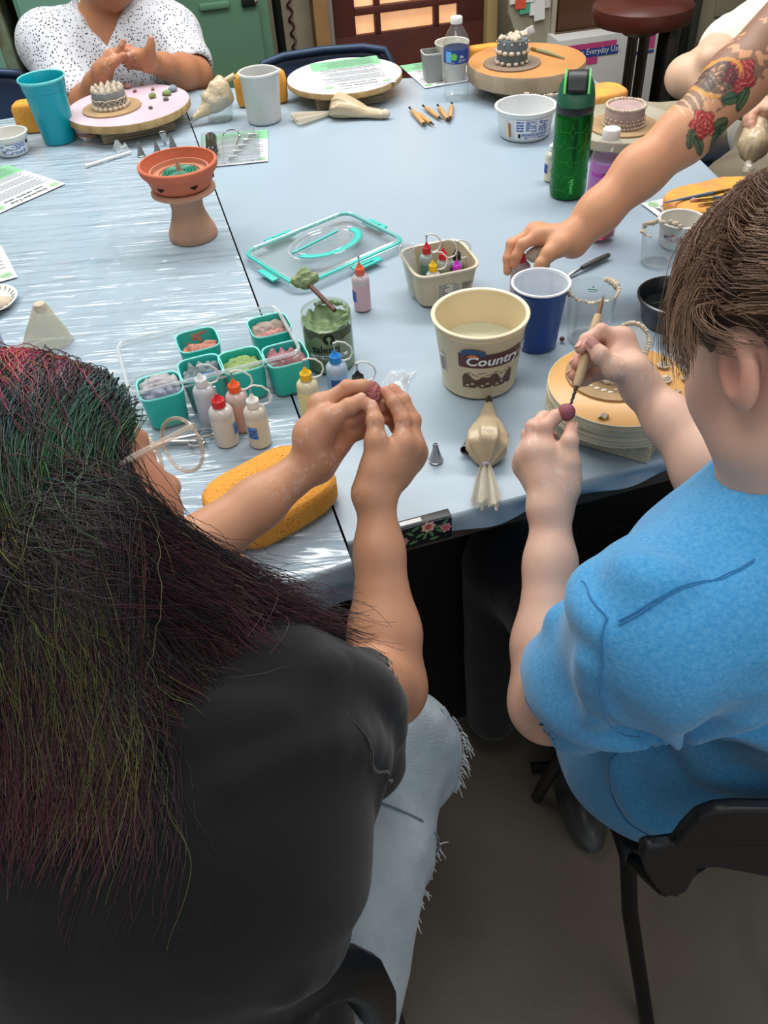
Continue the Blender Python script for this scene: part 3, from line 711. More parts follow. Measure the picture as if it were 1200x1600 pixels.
mb.build('printed_label', [mat('label_white', (226, 228, 232), 0.5), mat('print_mid_blue', (70, 96, 160), 0.5), pblack], t, smooth=False)
# ---- sponges
def sponge_mat():
    m = mat('orange_sponge', (222, 152, 62), 0.9, spec=0.15, bump=(240, 0.25, 3)); nt = m.node_tree; b = nt.nodes['Principled BSDF']
    tc = nt.nodes.new('ShaderNodeTexCoord'); v = nt.nodes.new('ShaderNodeTexVoronoi'); v.inputs['Scale'].default_value = 300
    n = nt.nodes.new('ShaderNodeTexNoise'); n.inputs['Scale'].default_value = 26
    nt.links.new(tc.outputs['Object'], v.inputs['Vector']); nt.links.new(tc.outputs['Object'], n.inputs['Vector'])
    ad = nt.nodes.new('ShaderNodeMath'); ad.operation = 'MULTIPLY_ADD'; nt.links.new(n.outputs['Fac'], ad.inputs[0]); ad.inputs[1].default_value = 0.5; nt.links.new(v.outputs['Distance'], ad.inputs[2])
    r = nt.nodes.new('ShaderNodeMapRange'); r.inputs['From Min'].default_value = 0.41; r.inputs['From Max'].default_value = 0.53; nt.links.new(ad.outputs[0], r.inputs['Value'])
    mx = nt.nodes.new('ShaderNodeMix'); mx.data_type = 'RGBA'; mx.inputs[6].default_value = rgb((172, 104, 34)); mx.inputs[7].default_value = rgb((224, 156, 70)); nt.links.new(r.outputs[0], mx.inputs[0]); nt.links.new(mx.outputs[2], b.inputs['Base Color'])
    u = nt.nodes.new('ShaderNodeBump'); u.inputs['Strength'].default_value = 0.5; u.inputs['Distance'].default_value = 0.002; nt.links.new(r.outputs[0], u.inputs['Height']); nt.links.new(b.inputs['Normal'].links[0].from_socket, u.inputs['Normal']); nt.links.new(u.outputs[0], b.inputs['Normal'])
    return m
msp = sponge_mat(); msp2 = mat('stained_sponge', (236, 176, 78), 0.9, spec=0.15, bump=(240, 0.25, 3), var=(22, (214, 142, 92), 0.22))
def sponge(label, loc, rz, sx, sy, h, m=msp, rot=None, e=3.6, name='sponge', grp=None):
    t = thing(name, label, 'sponge', loc, rz, grp, rot)
    prof = [(0.0001, 0), (0.42, 0.0), (0.48, 0.06), (0.5, 0.2), (0.5, 0.78), (0.475, 0.93), (0.42, 1.0), (0.0001, 1.0)]
    # refine so that the faces can carry uneven relief
    P = []
    for i in range(len(prof)-1):
        k = 6 if i in (0, len(prof)-2) else 3
        for j in range(k): a = j/k; P.append((prof[i][0]*(1-a)+prof[i+1][0]*a, prof[i][1]*(1-a)+prof[i+1][1]*a))
    P.append(prof[-1]); mb = MB(); mb.sup(P, 72, e); V = mb.v[0]; V[:, 0] *= sx; V[:, 1] *= sy; V[:, 2] *= h
    V[:, 2] += np.where(V[:, 2] > 0.002, (fbm(V*40+3, 2)-0.5)*0.004, 0); V[:, :2] *= (1+(fbm(V*55+9, 2)-0.5)*0.02)[:, None]
    mb.build('sponge_body', m, t, angle=70); return t
sponge('large yellow orange sponge at the near table edge, under the left forearm', (-0.152, 0.842, TZ), 0.62, 0.172, 0.132, 0.044)
bs = bpy.data.objects[-1] if False else None
p = Tz(70, 208); sponge('orange sponge standing behind the teal cup', (p[0], p[1]+0.035, TZ), 0.05, 0.155, 0.06, 0.075, msp)
p = Tz(412, 178); sponge('orange sponge standing on edge behind the white pitcher', (p[0]-0.005, p[1]+0.085, TZ), 0.1, 0.145, 0.045, 0.085, msp)
p = Tz(748, 121); sponge('orange sponge standing behind the water bottle and turntable', (p[0]+0.02, p[1]+0.03, TZ), 0.1, 0.10, 0.045, 0.075, msp)
p = Tz(938, 162); sponge('flat orange sponge with purple stains, behind the cream turntable', (p[0], p[1]+0.02, TZ), 0.3, 0.14, 0.10, 0.03, msp2)
p = Tz(1118, 322); SPR = (p[0], p[1], TZ); sponge('flat stained yellow sponge under the paintbrushes, at the right', SPR, 0.30, 0.215, 0.13, 0.03, msp2)
# ---- flyers
mpap = mat('flyer_paper', (208, 211, 214), 0.7); mgrn = mat('flyer_green', (126, 186, 142), 0.7); mtxt = mat('flyer_text', (92, 96, 104), 0.7); mtit = mat('flyer_title', (40, 44, 50), 0.7); memb = mat('flyer_leaf_emblem', (152, 190, 150), 0.7)
def flyer(label, p0, p1, w=0.19, z=TZ+0.0008, start=0, curl=0.0, grp='printed lesson flyers'):
    a = A_(Tz(p0[0], p0[1], z)); b = A_(Tz(p1[0], p1[1], z)); ang = math.atan2(b[1]-a[1], b[0]-a[0])
    if start: a = b-np.array([math.cos(ang), math.sin(ang), 0])*w
    t = thing('flyer', label, 'paper', tuple(a), ang, grp); h = w*1.29
    def cz(x, y): return curl*((x/w-0.5)**2*4*0.6+(max(0, -y/h-0.6)*1.5)**2)+0.0003*math.sin(x*60+y*40)+0.0004
    n = 10; mb = MB(); mb.grid(lambda u, v: (u*w, -v*h, cz(u*w, -v*h)), n, n); mb.build('sheet', mpap, t)
    def flat(mb, x0, y0, x1, y1, dz=0.0003, k=6):
        mb.add([(x0+(x1-x0)*i/k, y, cz(x0+(x1-x0)*i/k, y)+dz) for y in (y0, y1) for i in range(k+1)], [(i, i+1, k+2+i, k+1+i) for i in range(k)])
    g = MB(); 
    for j in range(4): flat(g, 0.0, -h*(0.70+0.075*j), w, -h*(0.70+0.075*(j+1)), 0.0003)
    g.build('green_panel', mgrn, t, smooth=False)
    tx = MB(); rnd = random.Random(int(abs(p0[0])*7+p0[1]))
    for k in range(22):
        y = -h*(0.24+k*0.0335)
        if k in (5, 10, 14): continue
        ind = 0.12*w if k % 2 else 0.07*w
        flat(tx, ind, y, w*(rnd.uniform(0.75, 0.93)), y-h*0.0085, 0.0006)
    tx.build('text_lines', mtxt, t, smooth=False)
    tt = MB()
    for k, s in enumerate(('Decorate Your', 'own ceramic cake!')):
        v, f, wd = text_geo(s, 0.0165 if k == 0 else 0.0145, 0.0002); v = v.copy(); x = w/2-wd/2+v[:, 0]; y = -h*(0.095+0.075*k)+v[:, 1]
        tt.add(np.c_[x, y, [cz(q, r)+0.0007 for q, r in zip(x, y)]], f)
    tt.build('lettering', mtit, t, smooth=False)
    for x in (0.10*w, 0.90*w):
        e = MB(); y = -h*0.09; e.add([(x+0.0125*math.cos(q)*(1+0.12*math.sin(5*q)), y+0.0105*math.sin(q)*(1+0.12*math.cos(7*q)), cz(x, y)+0.0007) for q in [2*PI*i/24 for i in range(24)]], [tuple(range(24))])
        e.build('leaf_emblem', memb, t, smooth=False)
        e = MB(); e.tube([(x-0.009, y-0.002, cz(x, y)+0.0009), (x, y+0.001, cz(x, y)+0.0009), (x+0.009, y+0.003, cz(x, y)+0.0009)], 0.0003, 4); e.build('leaf_vein', mat('vein_green', (96, 140, 96), 0.7), t)
    return t
flyer('white and green flyer at the left edge, below the small white tub', (103, 287), (0, 333))
flyer('white flyer corner at the left edge, between the other flyer and the paper plate', (28, 433), (-70, 461))
flyer('white and green flyer under the clear case of piping tips', (419, 252), (300, 264), 0.17)
flyer('flyer lying across the white turntable, title upside down', (619, 128), (508, 143), 0.20, TZ+0.0545)
flyer('flyer half under the grey cup, left of the water bottle', (760, 122), (664, 138), 0.18, start=1)
flyer('flyer partly under the stained sponge at the right, beside the pink bottle', (1066, 366), (1001, 318), 0.17, start=1)
# ---- turntables
def turntable(label, loc, R, th, h, mtop, medge, sq, rz, layers=0, stand=0.075, lay_label=None):
    t = thing('turntable', label, 'turntable', loc, rz, 'banding wheels and boards on the tables')
    if not layers:
        MB().lathe([(0.0001, h-th), (R-0.002, h-th), (R, h-th+0.002), (R, h-0.0015), (R-0.0008, h-0.0005), (0.0001, h-0.0005)], 72).build('disc', medge, t)
        MB().lathe([(R-0.0012, h-0.0004), (R-0.0016, h), (0.0001, h)], 72).build('disc_top', mtop, t)
    mb = MB(); s = stand
    for k in range(6):
        z0 = (h-th)*k/6; mb.box((s*2*(1-0.01*(k % 2)), s*2*(1-0.012*(k % 2)), (h-th)/6-0.0006), (0, 0, z0+(h-th)/12), 0.0008)
    mb.build('stand_block', mply, t)
    return t
mpinktop = mat('chalky_pink_board', (206, 186, 194), 0.6, var=(9, (188, 164, 176), 0.2)); mwtop = mat('white_laminate', (206, 208, 210), 0.35)
mmdf = mat('mdf_edge', (184, 156, 108), 0.85, bump=(200, 0.5), var=(40, (150, 120, 78), 0.2)); mbtop = mat('shellac_brown_board', (206, 150, 94), 0.35, var=(6, (188, 130, 76), 0.2))
mctop = mat('cream_board', (222, 214, 196), 0.5, var=(8, (206, 196, 176), 0.2))
c1 = Pz(200, 163, TZ+0.056); PW = (float(c1[0]), float(c1[1])); turntable('chalky pink turntable with a grey cake, in front of the person in dotted blouse', (PW[0], PW[1], TZ), 0.166, 0.02, 0.056, mpinktop, mmdf, 1, 0.35, stand=0.098)
c2 = Pz(538, 117, TZ+0.054); turntable('white topped turntable with a flyer lying on it', (float(c2[0]), float(c2[1]), TZ), 0.162, 0.016, 0.054, mwtop, mmdf, 1, 0.12, stand=0.095)
c3 = Pz(823, 93, TZ+0.078); BW = (float(c3[0]), float(c3[1])); turntable('thick brown plywood turntable with a blue grey cake', (BW[0], BW[1], TZ), 0.158, 0.042, 0.078, mbtop, mply, 1, 0.5, stand=0.085)
c4 = Pz(970, 191, TZ+0.042); CW = (float(c4[0]), float(c4[1])); turntable('cream turntable with a small mauve cake, behind the pink bottle', (CW[0], CW[1], TZ), 0.135, 0.022, 0.042, mctop, mply, 1, 0.4, stand=0.08)
# ---- clay cakes
def cake(label, loc, rz, R, h, col, disc_r, kind, dcol=mcard):
    zt = loc[2]; t = thing('clay_cake', label, 'cake', loc, rz, 'little clay cakes')
    m = mat('clay_%d_%d' % (col[0], col[1]), col, 0.8, bump=(60, 0.25), var=(30, [c*0.88 for c in col], 0.2))
    base = 0.0
    MB().lathe([(0.0001, 0), (R-0.001, 0), (R, 0.002), (R*0.99, h-0.003), (R*0.955, h), (0.0001, h+0.0005)], 48, fn=lambda q, a: (q[0]*(1+0.012*math.sin(3*a)), q[1]*(1+0.012*math.sin(3*a)), q[2])).build('cake_body', m, t)
    def ring(r, z, n, s, name='piping', up=0.8, mm=mclayw, jit=0.15, tall=1.0):
        mb = MB(); rr = random.Random(n)
        for k in range(n):
            a = 2*PI*k/n; q = s*(1+rr.uniform(-jit, jit)); mb.sphere((r*math.cos(a), r*math.sin(a), z+rr.uniform(-1, 1)*s*0.12), (q, q, q*up*tall), 7, 5)
        mb.build(name, mm, t)
    if kind == 0:      # grey cake: peaks on top, looped garland, thick base
        mb = MB(); rr = random.Random(4)
        for r, n in ((0.85, 13), (0.45, 7), (0.0, 1)):
            for k in range(n):
                a = 2*PI*k/n+r; x, y = R*r*math.cos(a), R*r*math.sin(a); s = R*0.145
                mb.lathe([(0.0001, 0), (s, 0.0), (s*1.05, s*0.5), (s*0.6, s*1.3), (0.0001, s*1.9)], 8, c=(x, y, h))
        mb.build('piping_peaks', mclayw, t); ring(R*1.02, 0.004, 22, R*0.17, 'base_piping', up=0.9)
        mb = MB()
        for ph in (0, 1):
            mb.tube([((R+0.0015)*math.cos(a), (R+0.0015)*math.sin(a), h*0.40+(h*0.13)*math.sin(9*a+ph*PI)) for a in [2*PI*k/144 for k in range(144)]], 0.0011, 5, closed=True)
        mb.tube([((R+0.002)*math.cos(a), (R+0.002)*math.sin(a), h*0.56+0.002*abs(math.sin(5*a))) for a in [2*PI*k/120 for k in range(120)]], 0.0015, 6, closed=True)
        mb.build('looped_piping', mclayw, t)
    elif kind == 1:    # blue-grey cake: heaped top, two wavy rows
        mb = MB(); rr = random.Random(9)
        for k in range(34):
            a = rr.uniform(0, 6.28); r = R*0.92*math.sqrt(rr.random()); s = R*rr.uniform(0.14, 0.2); mb.sphere((r*math.cos(a), r*math.sin(a), h+s*0.5), (s, s, s*0.9), 8, 6)
        mb.build('piping_heap', mclayw, t)
        for z, n in ((h*0.52, 15), (h*0.08, 14)): ring(R*1.0, z, n, R*0.17, 'wavy_piping', up=0.75)
        ring(R*0.99, h*0.88, 12, R*0.09, 'dot_piping')
    else:              # mauve cake: beaded rims, dots and a double row
        ring(R*0.95, h+0.001, 36, R*0.10, 'rim_piping'); ring(R*1.02, 0.003, 36, R*0.10, 'base_piping'); ring(R*1.0, h*0.28, 38, R*0.07, 'row_piping'); ring(R*1.0, h*0.48, 22, R*0.062, 'dot_piping')
    return t
def disc(label, loc, R, m=mcard, name='cardboard_disc', cat='cardboard disc'):
    t = thing(name, label, cat, loc, 0, 'cardboard rounds under the cakes'); mb = MB()
    mb.lathe([(0.0001, 0), (R, 0), (R, 0.0035), (0.0001, 0.0035)], 60, fn=lambda q, a: (q[0]*(1+0.004*math.sin(40*a)), q[1]*(1+0.004*math.sin(40*a)), q[2])); mb.build('disc', m, t, angle=30)
    n = MB(); 
    for k in range(90):
        a = 2*PI*k/90; n.tube([(R*0.995*math.cos(a), R*0.995*math.sin(a), 0.0008), (R*0.995*math.cos(a+0.035), R*0.995*math.sin(a+0.035), 0.0027)], 0.0004, 3)
    n.build('corrugation', mat('cardboard_dark', (96, 72, 46), 0.9), t, smooth=False); return t
q = Tz(175, 168, TZ+0.058); disc('brown cardboard round under the grey cake', (q[0], q[1], TZ+0.0565), 0.078)
cake('small grey clay cake with looped cream piping and peaks', (q[0]-0.002, q[1]+0.005, TZ+0.0602), 0.3, 0.044, 0.042, (128, 130, 130), 0.07, 0)
q = Tz(800, 97, TZ+0.082); disc('grey brown cardboard round under the blue grey cake', (q[0], q[1], TZ+0.0785), 0.076, mat('grey_card', (132, 114, 98), 0.85))
cake('blue grey clay cake heaped with cream piping', (q[0], q[1], TZ+0.0822), 0.3, 0.041, 0.058, (96, 108, 112), 0.07, 1)
q = Tz(973, 194, TZ+0.046); disc('tan cardboard round under the mauve cake', (q[0], q[1], TZ+0.0425), 0.080)
cake('small mauve clay cake with beaded cream piping', (q[0]+0.002, q[1], TZ+0.0462), 0.3, 0.046, 0.042, (178, 150, 146), 0.07, 2)
# clay crumbs on the pink turntable
def lump(name, label, px, py, z, r, col, seed, cat='clay', squash=0.6, grp='clay scraps on the pink turntable'):
    p = Tz(px, py, z); t = thing(name, label, cat, p, seed, grp); mb = MB(); mb.sphere((0, 0, r*squash*0.9), (r, r*0.8, r*squash), 16, 10); V = mb.v[0]
    V *= (1+0.35*(fbm(V*(1.2/r)+seed*3.1, 2)-0.5))[:, None]; V[:, 2] = np.maximum(V[:, 2], 0); mb.build('clay_lump', mat('clay_%d_%d' % (col[0], col[1]), col, 0.8, bump=(90, 0.3)), t); return t
zt_ = TZ+0.0562
for i, (px, py, r, c, l) in enumerate(((239, 153, 0.011, (118, 134, 74), 'green clay egg lying on the pink turntable'), (257, 149, 0.008, (150, 120, 100), 'small brown clay crumb between green scraps'), (262, 149, 0.012, (120, 138, 84), 'flattened green clay leaf on the pink turntable'), (271, 143, 0.014, (122, 138, 146), 'blue grey clay scrap near the turntable edge'), (222, 133, 0.008, (150, 140, 110), 'tan clay pellet at the far edge of the turntable'), (200, 138, 0.012, (150, 108, 96), 'reddish clay scrap behind the grey cake'), (211, 144, 0.006, (120, 70, 66), 'dark red clay crumb beside the reddish scrap'), (239, 141, 0.006, (130, 96, 96), 'mauve clay crumb in the middle of the turntable'), (236, 170, 0.006, (90, 80, 74), 'dark clay crumb near the front of the turntable'), (260, 157, 0.008, (110, 104, 90), 'grey clay flake beside the green leaf'))):
    lump('clay_scrap', l, px, py, zt_, r, c, i+1)
# ---- stick, scrap of film, piping tips
t = thing('white_stick', 'white plastic stick lying on the wrinkled cover, left of the tips', 'stick', Tz(134, 262)); b_ = A_(Tz(205, 240))-A_(Tz(134, 262))
MB().tube([(0, 0, 0.004), (b_[0]*0.5, b_[1]*0.5, 0.0042), (b_[0], b_[1], 0.004)], 0.0036, 10).build('stick', mwhite, t)
def crumple(name, label, px, py, z, sx, sy, h, m, cat, seed, rz=0, res=22, parent_kind=None, part='film'):
    p = Tz(px, py, z); t = thing(name, label, cat, p, rz); mb = MB()
    def fn(u, v):
        x = (u-0.5)*sx; y = (v-0.5)*sy; P = np.array([[u*4+seed, v*4, seed]]); Q = np.array([[u*9, v*9+seed, 2.0]])
        return (x*(1+0.2*(vnoise(P)[0]-0.5)), y*(1+0.3*(vnoise(P+5)[0]-0.5)), max(0.0006, h*(vnoise(P*1.0)[0]*0.9+0.35*vnoise(Q)[0])*(math.sin(PI*min(max(u, .03), .97))*math.sin(PI*min(max(v, .03), .97)))**0.5))
    mb.grid(fn, res, res); mb.build(part, m, t, angle=25); return t
mfilm = clear('crinkled_film', tint=(252, 253, 253), opac=0.30, rough=0.12, bump=(60, 0.6))
crumple('film_scrap', 'twisted scrap of clear film at the end of the white stick', 190, 235, TZ, 0.035, 0.045, 0.03, mfilm, 'plastic film', 2, 0.6, 12)
def tip(label, px, py, r=0.0095, h=0.031, lying=None, grp='metal piping tips', z=TZ):
    p = Tz(px, py, z); t = thing('piping_tip', label, 'piping tip', p, random.uniform(0, 6), grp)
    if lying is not None: t.rotation_euler = (0, math.radians(90), lying); t.location = (p[0], p[1], z+r)
    MB().lathe([(r+0.0008, 0), (r+0.0008, 0.001), (r, 0.0015), (r*0.62, h*0.5), (r*0.30, h*0.9), (r*0.26, h), (r*0.2, h), (r*0.26, h*0.88), (r*0.9, 0.001)], 28).build('cone', msteel, t)
    mb = MB()
    for k in range(6):
        a = 2*PI*k/6; mb.tube([(r*0.38*math.cos(a), r*0.38*math.sin(a), h*0.80), (r*0.25*math.cos(a), r*0.25*math.sin(a), h*1.03)], [0.0012, 0.0003], 4)
    mb.build('serrated_mouth', msteel, t); return t
tip('pointed metal tip nearest the white stick', 221, 243, 0.0095, 0.034); tip('metal tip standing right behind the terracotta bowl rim', 246, 236, 0.008, 0.026)
t_ = tip('wide round metal tip upside down in the group by the bowl', 258, 226, 0.0095, 0.032); t_.rotation_euler = (PI, 0, 0.3); t_.location.z = TZ+0.032
tip('tall pointed metal tip closest to the flyer, above the bowl', 271, 231, 0.0095, 0.036)
tip('single metal piping tip standing between the hands and the piping bag', 681, 719, 0.0098, 0.031)
t_ = tip('metal piping tip lying beside the big piping bag', 728, 710, 0.0075, 0.028, lying=1.35)
# ---- case of tips
q = Tz(318, 262); q2 = Tz(413, 250); an = math.atan2(q2[1]-q[1], q2[0]-q[0]); W_ = math.hypot(q2[0]-q[0], q2[1]-q[1])*0.94
t = thing('tip_case', 'clear plastic case with slots and a fluted steel tube, on a flyer', 'plastic case', (q[0], q[1], TZ+0.002), an)
D_ = 0.175; mb = MB(); mb.box((W_, D_, 0.0015), (W_/2, D_/2, 0.001))
for x in (0, W_): mb.box((0.0015, D_, 0.02), (x, D_/2, 0.011))
for y in (0, D_): mb.box((W_, 0.0015, 0.02), (W_/2, y, 0.011))
mb.build('case_shell', mclear2, t)
mb = MB()
for k in range(1, 5): mb.box((W_*0.60, 0.0015, 0.015), (W_*0.66, D_*k/5, 0.009))
mb.box((0.0015, D_, 0.015), (W_*0.36, D_/2, 0.009)); mb.build('divider', mclear2, t)
mb = MB(); n_ = 36; mb.lathe([(0.0001, -0.055), (0.012, -0.055), (0.014, -0.05), (0.013, 0), (0.0145, 0.05), (0.012, 0.055), (0.0001, 0.055)], n_, M=Matrix.Translation((W_*0.18, D_*0.52, 0.018)) @ Matrix.Rotation(PI/2, 4, 'X'), fn=lambda q, a: (q[0]*(1+0.06*math.cos(12*a)), q[1]*(1+0.06*math.cos(12*a)), q[2])); mb.build('fluted_tube', mat('dark_steel', (96, 96, 96), 0.22, metal=1), t)
for k in range(5):
    x = W_*(0.45+0.1*k); y = D_*(0.1+0.2*k); MB().lathe([(0.006, 0), (0.002, 0.024), (0.0001, 0.024)], 14, M=Matrix.Translation((x, y, 0.008)) @ Matrix.Rotation(PI/2, 4, 'Y')).build('small_tip', msteel, t)
MB().tube([(W_*0.55+0.02*math.cos(a), D_*0.8+0.018*math.sin(a), 0.02+0.006*math.sin(a)) for a in [PI*k/10 for k in range(11)]], 0.0012, 6).build('wire_handle', mat('dark_steel', (96, 96, 96)), t)
MB().tube([(W_*0.62, D_*0.36, 0.02), (W_*0.70, D_*0.62, 0.024)], 0.0016, 6).sphere((W_*0.70, D_*0.62, 0.024), 0.004).build('pin', msteel, t)
# ---- piping bags
def bag_mat(): return mat('clay_filled_bag', (198, 178, 146), 0.32, spec=0.6, bump=(26, 0.35), var=(18, (182, 160, 128), 0.2))
def piping_bag(label, tipP, tieP, endP, rmax, zc, flat=0.75, seed=1, tie=(176, 160, 186), grp='filled piping bags', tail=0.03, metal=True, tipr=0.006):
    """tipP, tieP, endP: table points (x, y); a pleated teardrop that narrows to its tip, a tie, a clear fanned tail"""
    a = np.array([tipP[0], tipP[1]]); b = np.array([tieP[0], tieP[1]]); L_ = np.linalg.norm(b-a); e = (b-a)/L_; ang = math.atan2(e[1], e[0])
    t = thing('piping_bag', label, 'piping bag', (a[0], a[1], zc), ang, grp)
    def rad(s):
        return np.interp(s, [0, 0.08, 0.3, 0.55, 0.75, 0.88, 0.95, 1.0], [tipr/rmax, tipr*1.25/rmax, 0.46, 0.80, 1.0, 0.92, 0.52, 0.13])*rmax
    mb = MB(); nu, nv = 56, 40; rr = rmax*flat
    def fn(u, v):
        th = 2*PI*u; s = v; r = float(rad(s)); pl = max(0, (s-0.45)/0.55)**1.6
        r2 = r*(1+0.13*pl*math.sin(9*th+seed+4*s)+0.07*pl*math.sin(17*th+seed*2)+0.03*math.sin(5*th+9*s))
        zz = r2*math.sin(th)*flat; zlift = max(r*flat*0.98, 0.004)+0.0
        return (s*L_, r2*math.cos(th), max(zlift+zz, 0.0005))
    mb.grid(fn, nu, nv, closed_u=True); mb.build('filled_bag', bag_mat(), t, angle=70)
    if metal: MB().lathe([(tipr*1.15, 0.012), (tipr*0.95, 0.0), (tipr*0.45, -0.014), (tipr*0.3, -0.014)], 18, M=Matrix.Translation((0, 0, max(float(rad(0))*flat, 0.004))) @ Matrix.Rotation(PI/2, 4, 'Y')).build('metal_tip', mat('dark_steel', (96, 96, 96)), t)
    zt = 0.006
    for k in range(3): MB().tube([(L_+0.0015*k-0.001, 0.0062*math.cos(q), zt+0.0058*math.sin(q)) for q in [2*PI*i/16 for i in range(16)]], 0.0014, 6, closed=True).build('tie', mat('tie_%d' % sum(tie), tie, 0.5), t)
    g = np.array([endP[0], endP[1]])-b; Lt = np.linalg.norm(g); rel = math.atan2(g[1], g[0])-ang; cr, sr_ = math.cos(rel), math.sin(rel)
    for sgn in (0, 1):
        mb = MB()
        def ft(u, v):
            s = v; wv = 0.006+tail*s**0.7; y = (u-0.5)*2*wv; z = zt+(0.006+0.010*s)*(math.sin(u*13+seed+sgn*2)*0.6+0.4*math.sin(u*29+sgn))*(0.5 if sgn else 0.9)+0.004*sgn+0.004*s; x = s*Lt
            return (L_+x*cr-y*sr_, x*sr_+y*cr, max(z, 0.001))
        mb.grid(ft, 40, 12); mb.build('clear_tail', clear('bag_film', tint=(252, 250, 246), opac=0.42 if not sgn else 0.42, rough=0.1, haze=(226, 216, 196), bump=(30, 0.5)), t, angle=60)
    return t
a, b, c = Tz(600, 185), Tz(515, 181), Tz(461, 193)
pb_ = piping_bag('cream piping bag lying across the far table, its twisted tail to the left', (a[0], a[1]), (b[0], b[1]), (c[0], c[1]), 0.037, TZ, 0.8, 2, (100, 190, 200), metal=False, tipr=0.012, tail=0.03)
MB().sphere((-0.004, 0, 0.012), (0.014, 0.0125, 0.0115), 14, 10).build('clay_blob', mclayw, pb_)
a, b, c = Tz(764, 632), Tz(759, 733), Tz(760, 800)
piping_bag('large cream piping bag tied with a mauve band, its tail over the table edge', (a[0], a[1]), (b[0], b[1]), (b[0]+(c[0]-b[0])*0.98, b[1]+(c[1]-b[1])*0.98), 0.030, TZ, 0.8, 1, tipr=0.0062, tail=0.016)
# clear cup with a bag slumped in it, left of the pitcher
q = Tz(345, 186); t = thing('clear_cup', 'clear cup holding a slumped piping bag, left of the white pitcher', 'cup', q, 0, 'clear plastic cups')
MB().lathe(cupprof(0.034, 0.043, 0.070, 0.001), 40).build('cup_body', mclear, t)
t = thing('piping_bag', 'slumped cream piping bag with a pointed metal tip, hanging over the clear cup', 'piping bag', (q[0], q[1], TZ+0.002), 0, 'filled piping bags')
B0 = A_((q[0], q[1], TZ))
Ff = uni(0.014, cap(B0+(-0.005, 0.0, 0.045), B0+(0.02, 0.0, 0.055), 0.024, 0.026), cap(B0+(-0.025, -0.01, 0.062), B0+(0.02, 0.0, 0.082), 0.014, 0.018), cap(B0+(0.0, 0, 0.085), B0+(0.014, 0.01, 0.098), 0.013, 0.010), cap(B0+(-0.01, -0.01, 0.045), B0+(-0.064, -0.035, 0.020), 0.022, 0.008))
sdf_obj('filled_bag', Ff, 0.0022, bag_mat(), t, disp=lambda V: 0.006*(fbm(V*70, 3)-0.5), origin=t.location)
pt = MB(); pt.tube([B0+(-0.060, -0.033, 0.022)-A_(t.location), B0+(-0.083, -0.046, 0.010)-A_(t.location)], [0.0085, 0.002], 16); pt.build('metal_tip', msteel, t)
pt = MB(); pt.tube([B0+(0.02, 0.01, 0.09)-A_(t.location), B0+(0.055, 0.02, 0.10)-A_(t.location)], [0.006, 0.009], 10); pt.build('twisted_end', bag_mat(), t)
# ---- white pitcher
q = Tz(414, 188); t = thing('pitcher', 'white plastic measuring pitcher with a small pouring lip', 'pitcher', q, -0.25)
def lip(p, a):
    k = max(0, math.cos(a))**14*max(0, (p[2]-0.085)/0.04); return (p[0]*(1+0.22*k), p[1]*(1-0.1*k), p[2]+0.002*k)
MB().lathe([(0.0001, 0), (0.042, 0), (0.0455, 0.004), (0.046, 0.01), (0.0485, 0.118), (0.051, 0.121), (0.0508, 0.1235), (0.0475, 0.123), (0.0465, 0.118), (0.044, 0.006), (0.0001, 0.005)], 56, fn=lip).build('pitcher_body', mat('matte_white_plastic', (206, 206, 204), 0.5, var=(6, (190, 190, 188), 0.15)), t)
MB().lathe([(0.0485, 0.118), (0.0525, 0.1205), (0.052, 0.1245), (0.049, 0.1255), (0.0475, 0.123)], 56, fn=lip).build('rim', mat('white_plastic', (222, 220, 214)), t)
# ---- double ended clay tools
mwd = mat('pale_wood', (206, 164, 112), 0.55, var=(30, (188, 142, 90), 0.2)); mdk = mat('dark_metal', (70, 66, 60), 0.35, metal=0.8)
tl_ = [((640, 172), (666, 202), 'dark tipped wooden clay tool, leftmost of the six by the water bottle'), ((647, 178), (678, 199), 'yellow wooden clay tool touching the leftmost one'), ((661, 169), (691, 191), 'third wooden clay tool from the left, black ball tip'), ((684, 168), (702, 194), 'fourth wooden clay tool, crossing the fifth at its end'), ((706, 165), (703, 192), 'rightmost upright pointing wooden clay tool of the six'), ((690, 174), (700, 190), 'short wooden clay tool wedged between the two rightmost')]
for (pa, pb2, lab) in tl_[:5]:
    a = A_(Tz(*pa)); b = A_(Tz(*pb2)); t = thing('clay_tool', lab.replace('six', 'five'), 'tool', tuple(a), math.atan2(b[1]-a[1], b[0]-a[0]), 'wooden clay tools beside the water bottle'); L_ = np.linalg.norm(b-a)
    MB().tube([(L_*0.16, 0, 0.0065), (L_*0.20, 0, 0.0065), (L_*0.5, 0, 0.0065), (L_*0.8, 0, 0.0065), (L_*0.84, 0, 0.0065)], [0.004, 0.0058, 0.0064, 0.0058, 0.004], 12).build('handle', mwd, t)
    MB().tube([(0, 0, 0.0062), (L_*0.05, 0, 0.0065), (L_*0.17, 0, 0.0065)], [0.0035, 0.0016, 0.0034], 8).build('ball_tip', mdk, t)
    MB().tube([(L_*0.83, 0, 0.0065), (L_*0.95, 0, 0.0065), (L_*1.0, 0, 0.0062)], [0.0034, 0.002, 0.0012], 8).build('needle_tip', mdk, t)
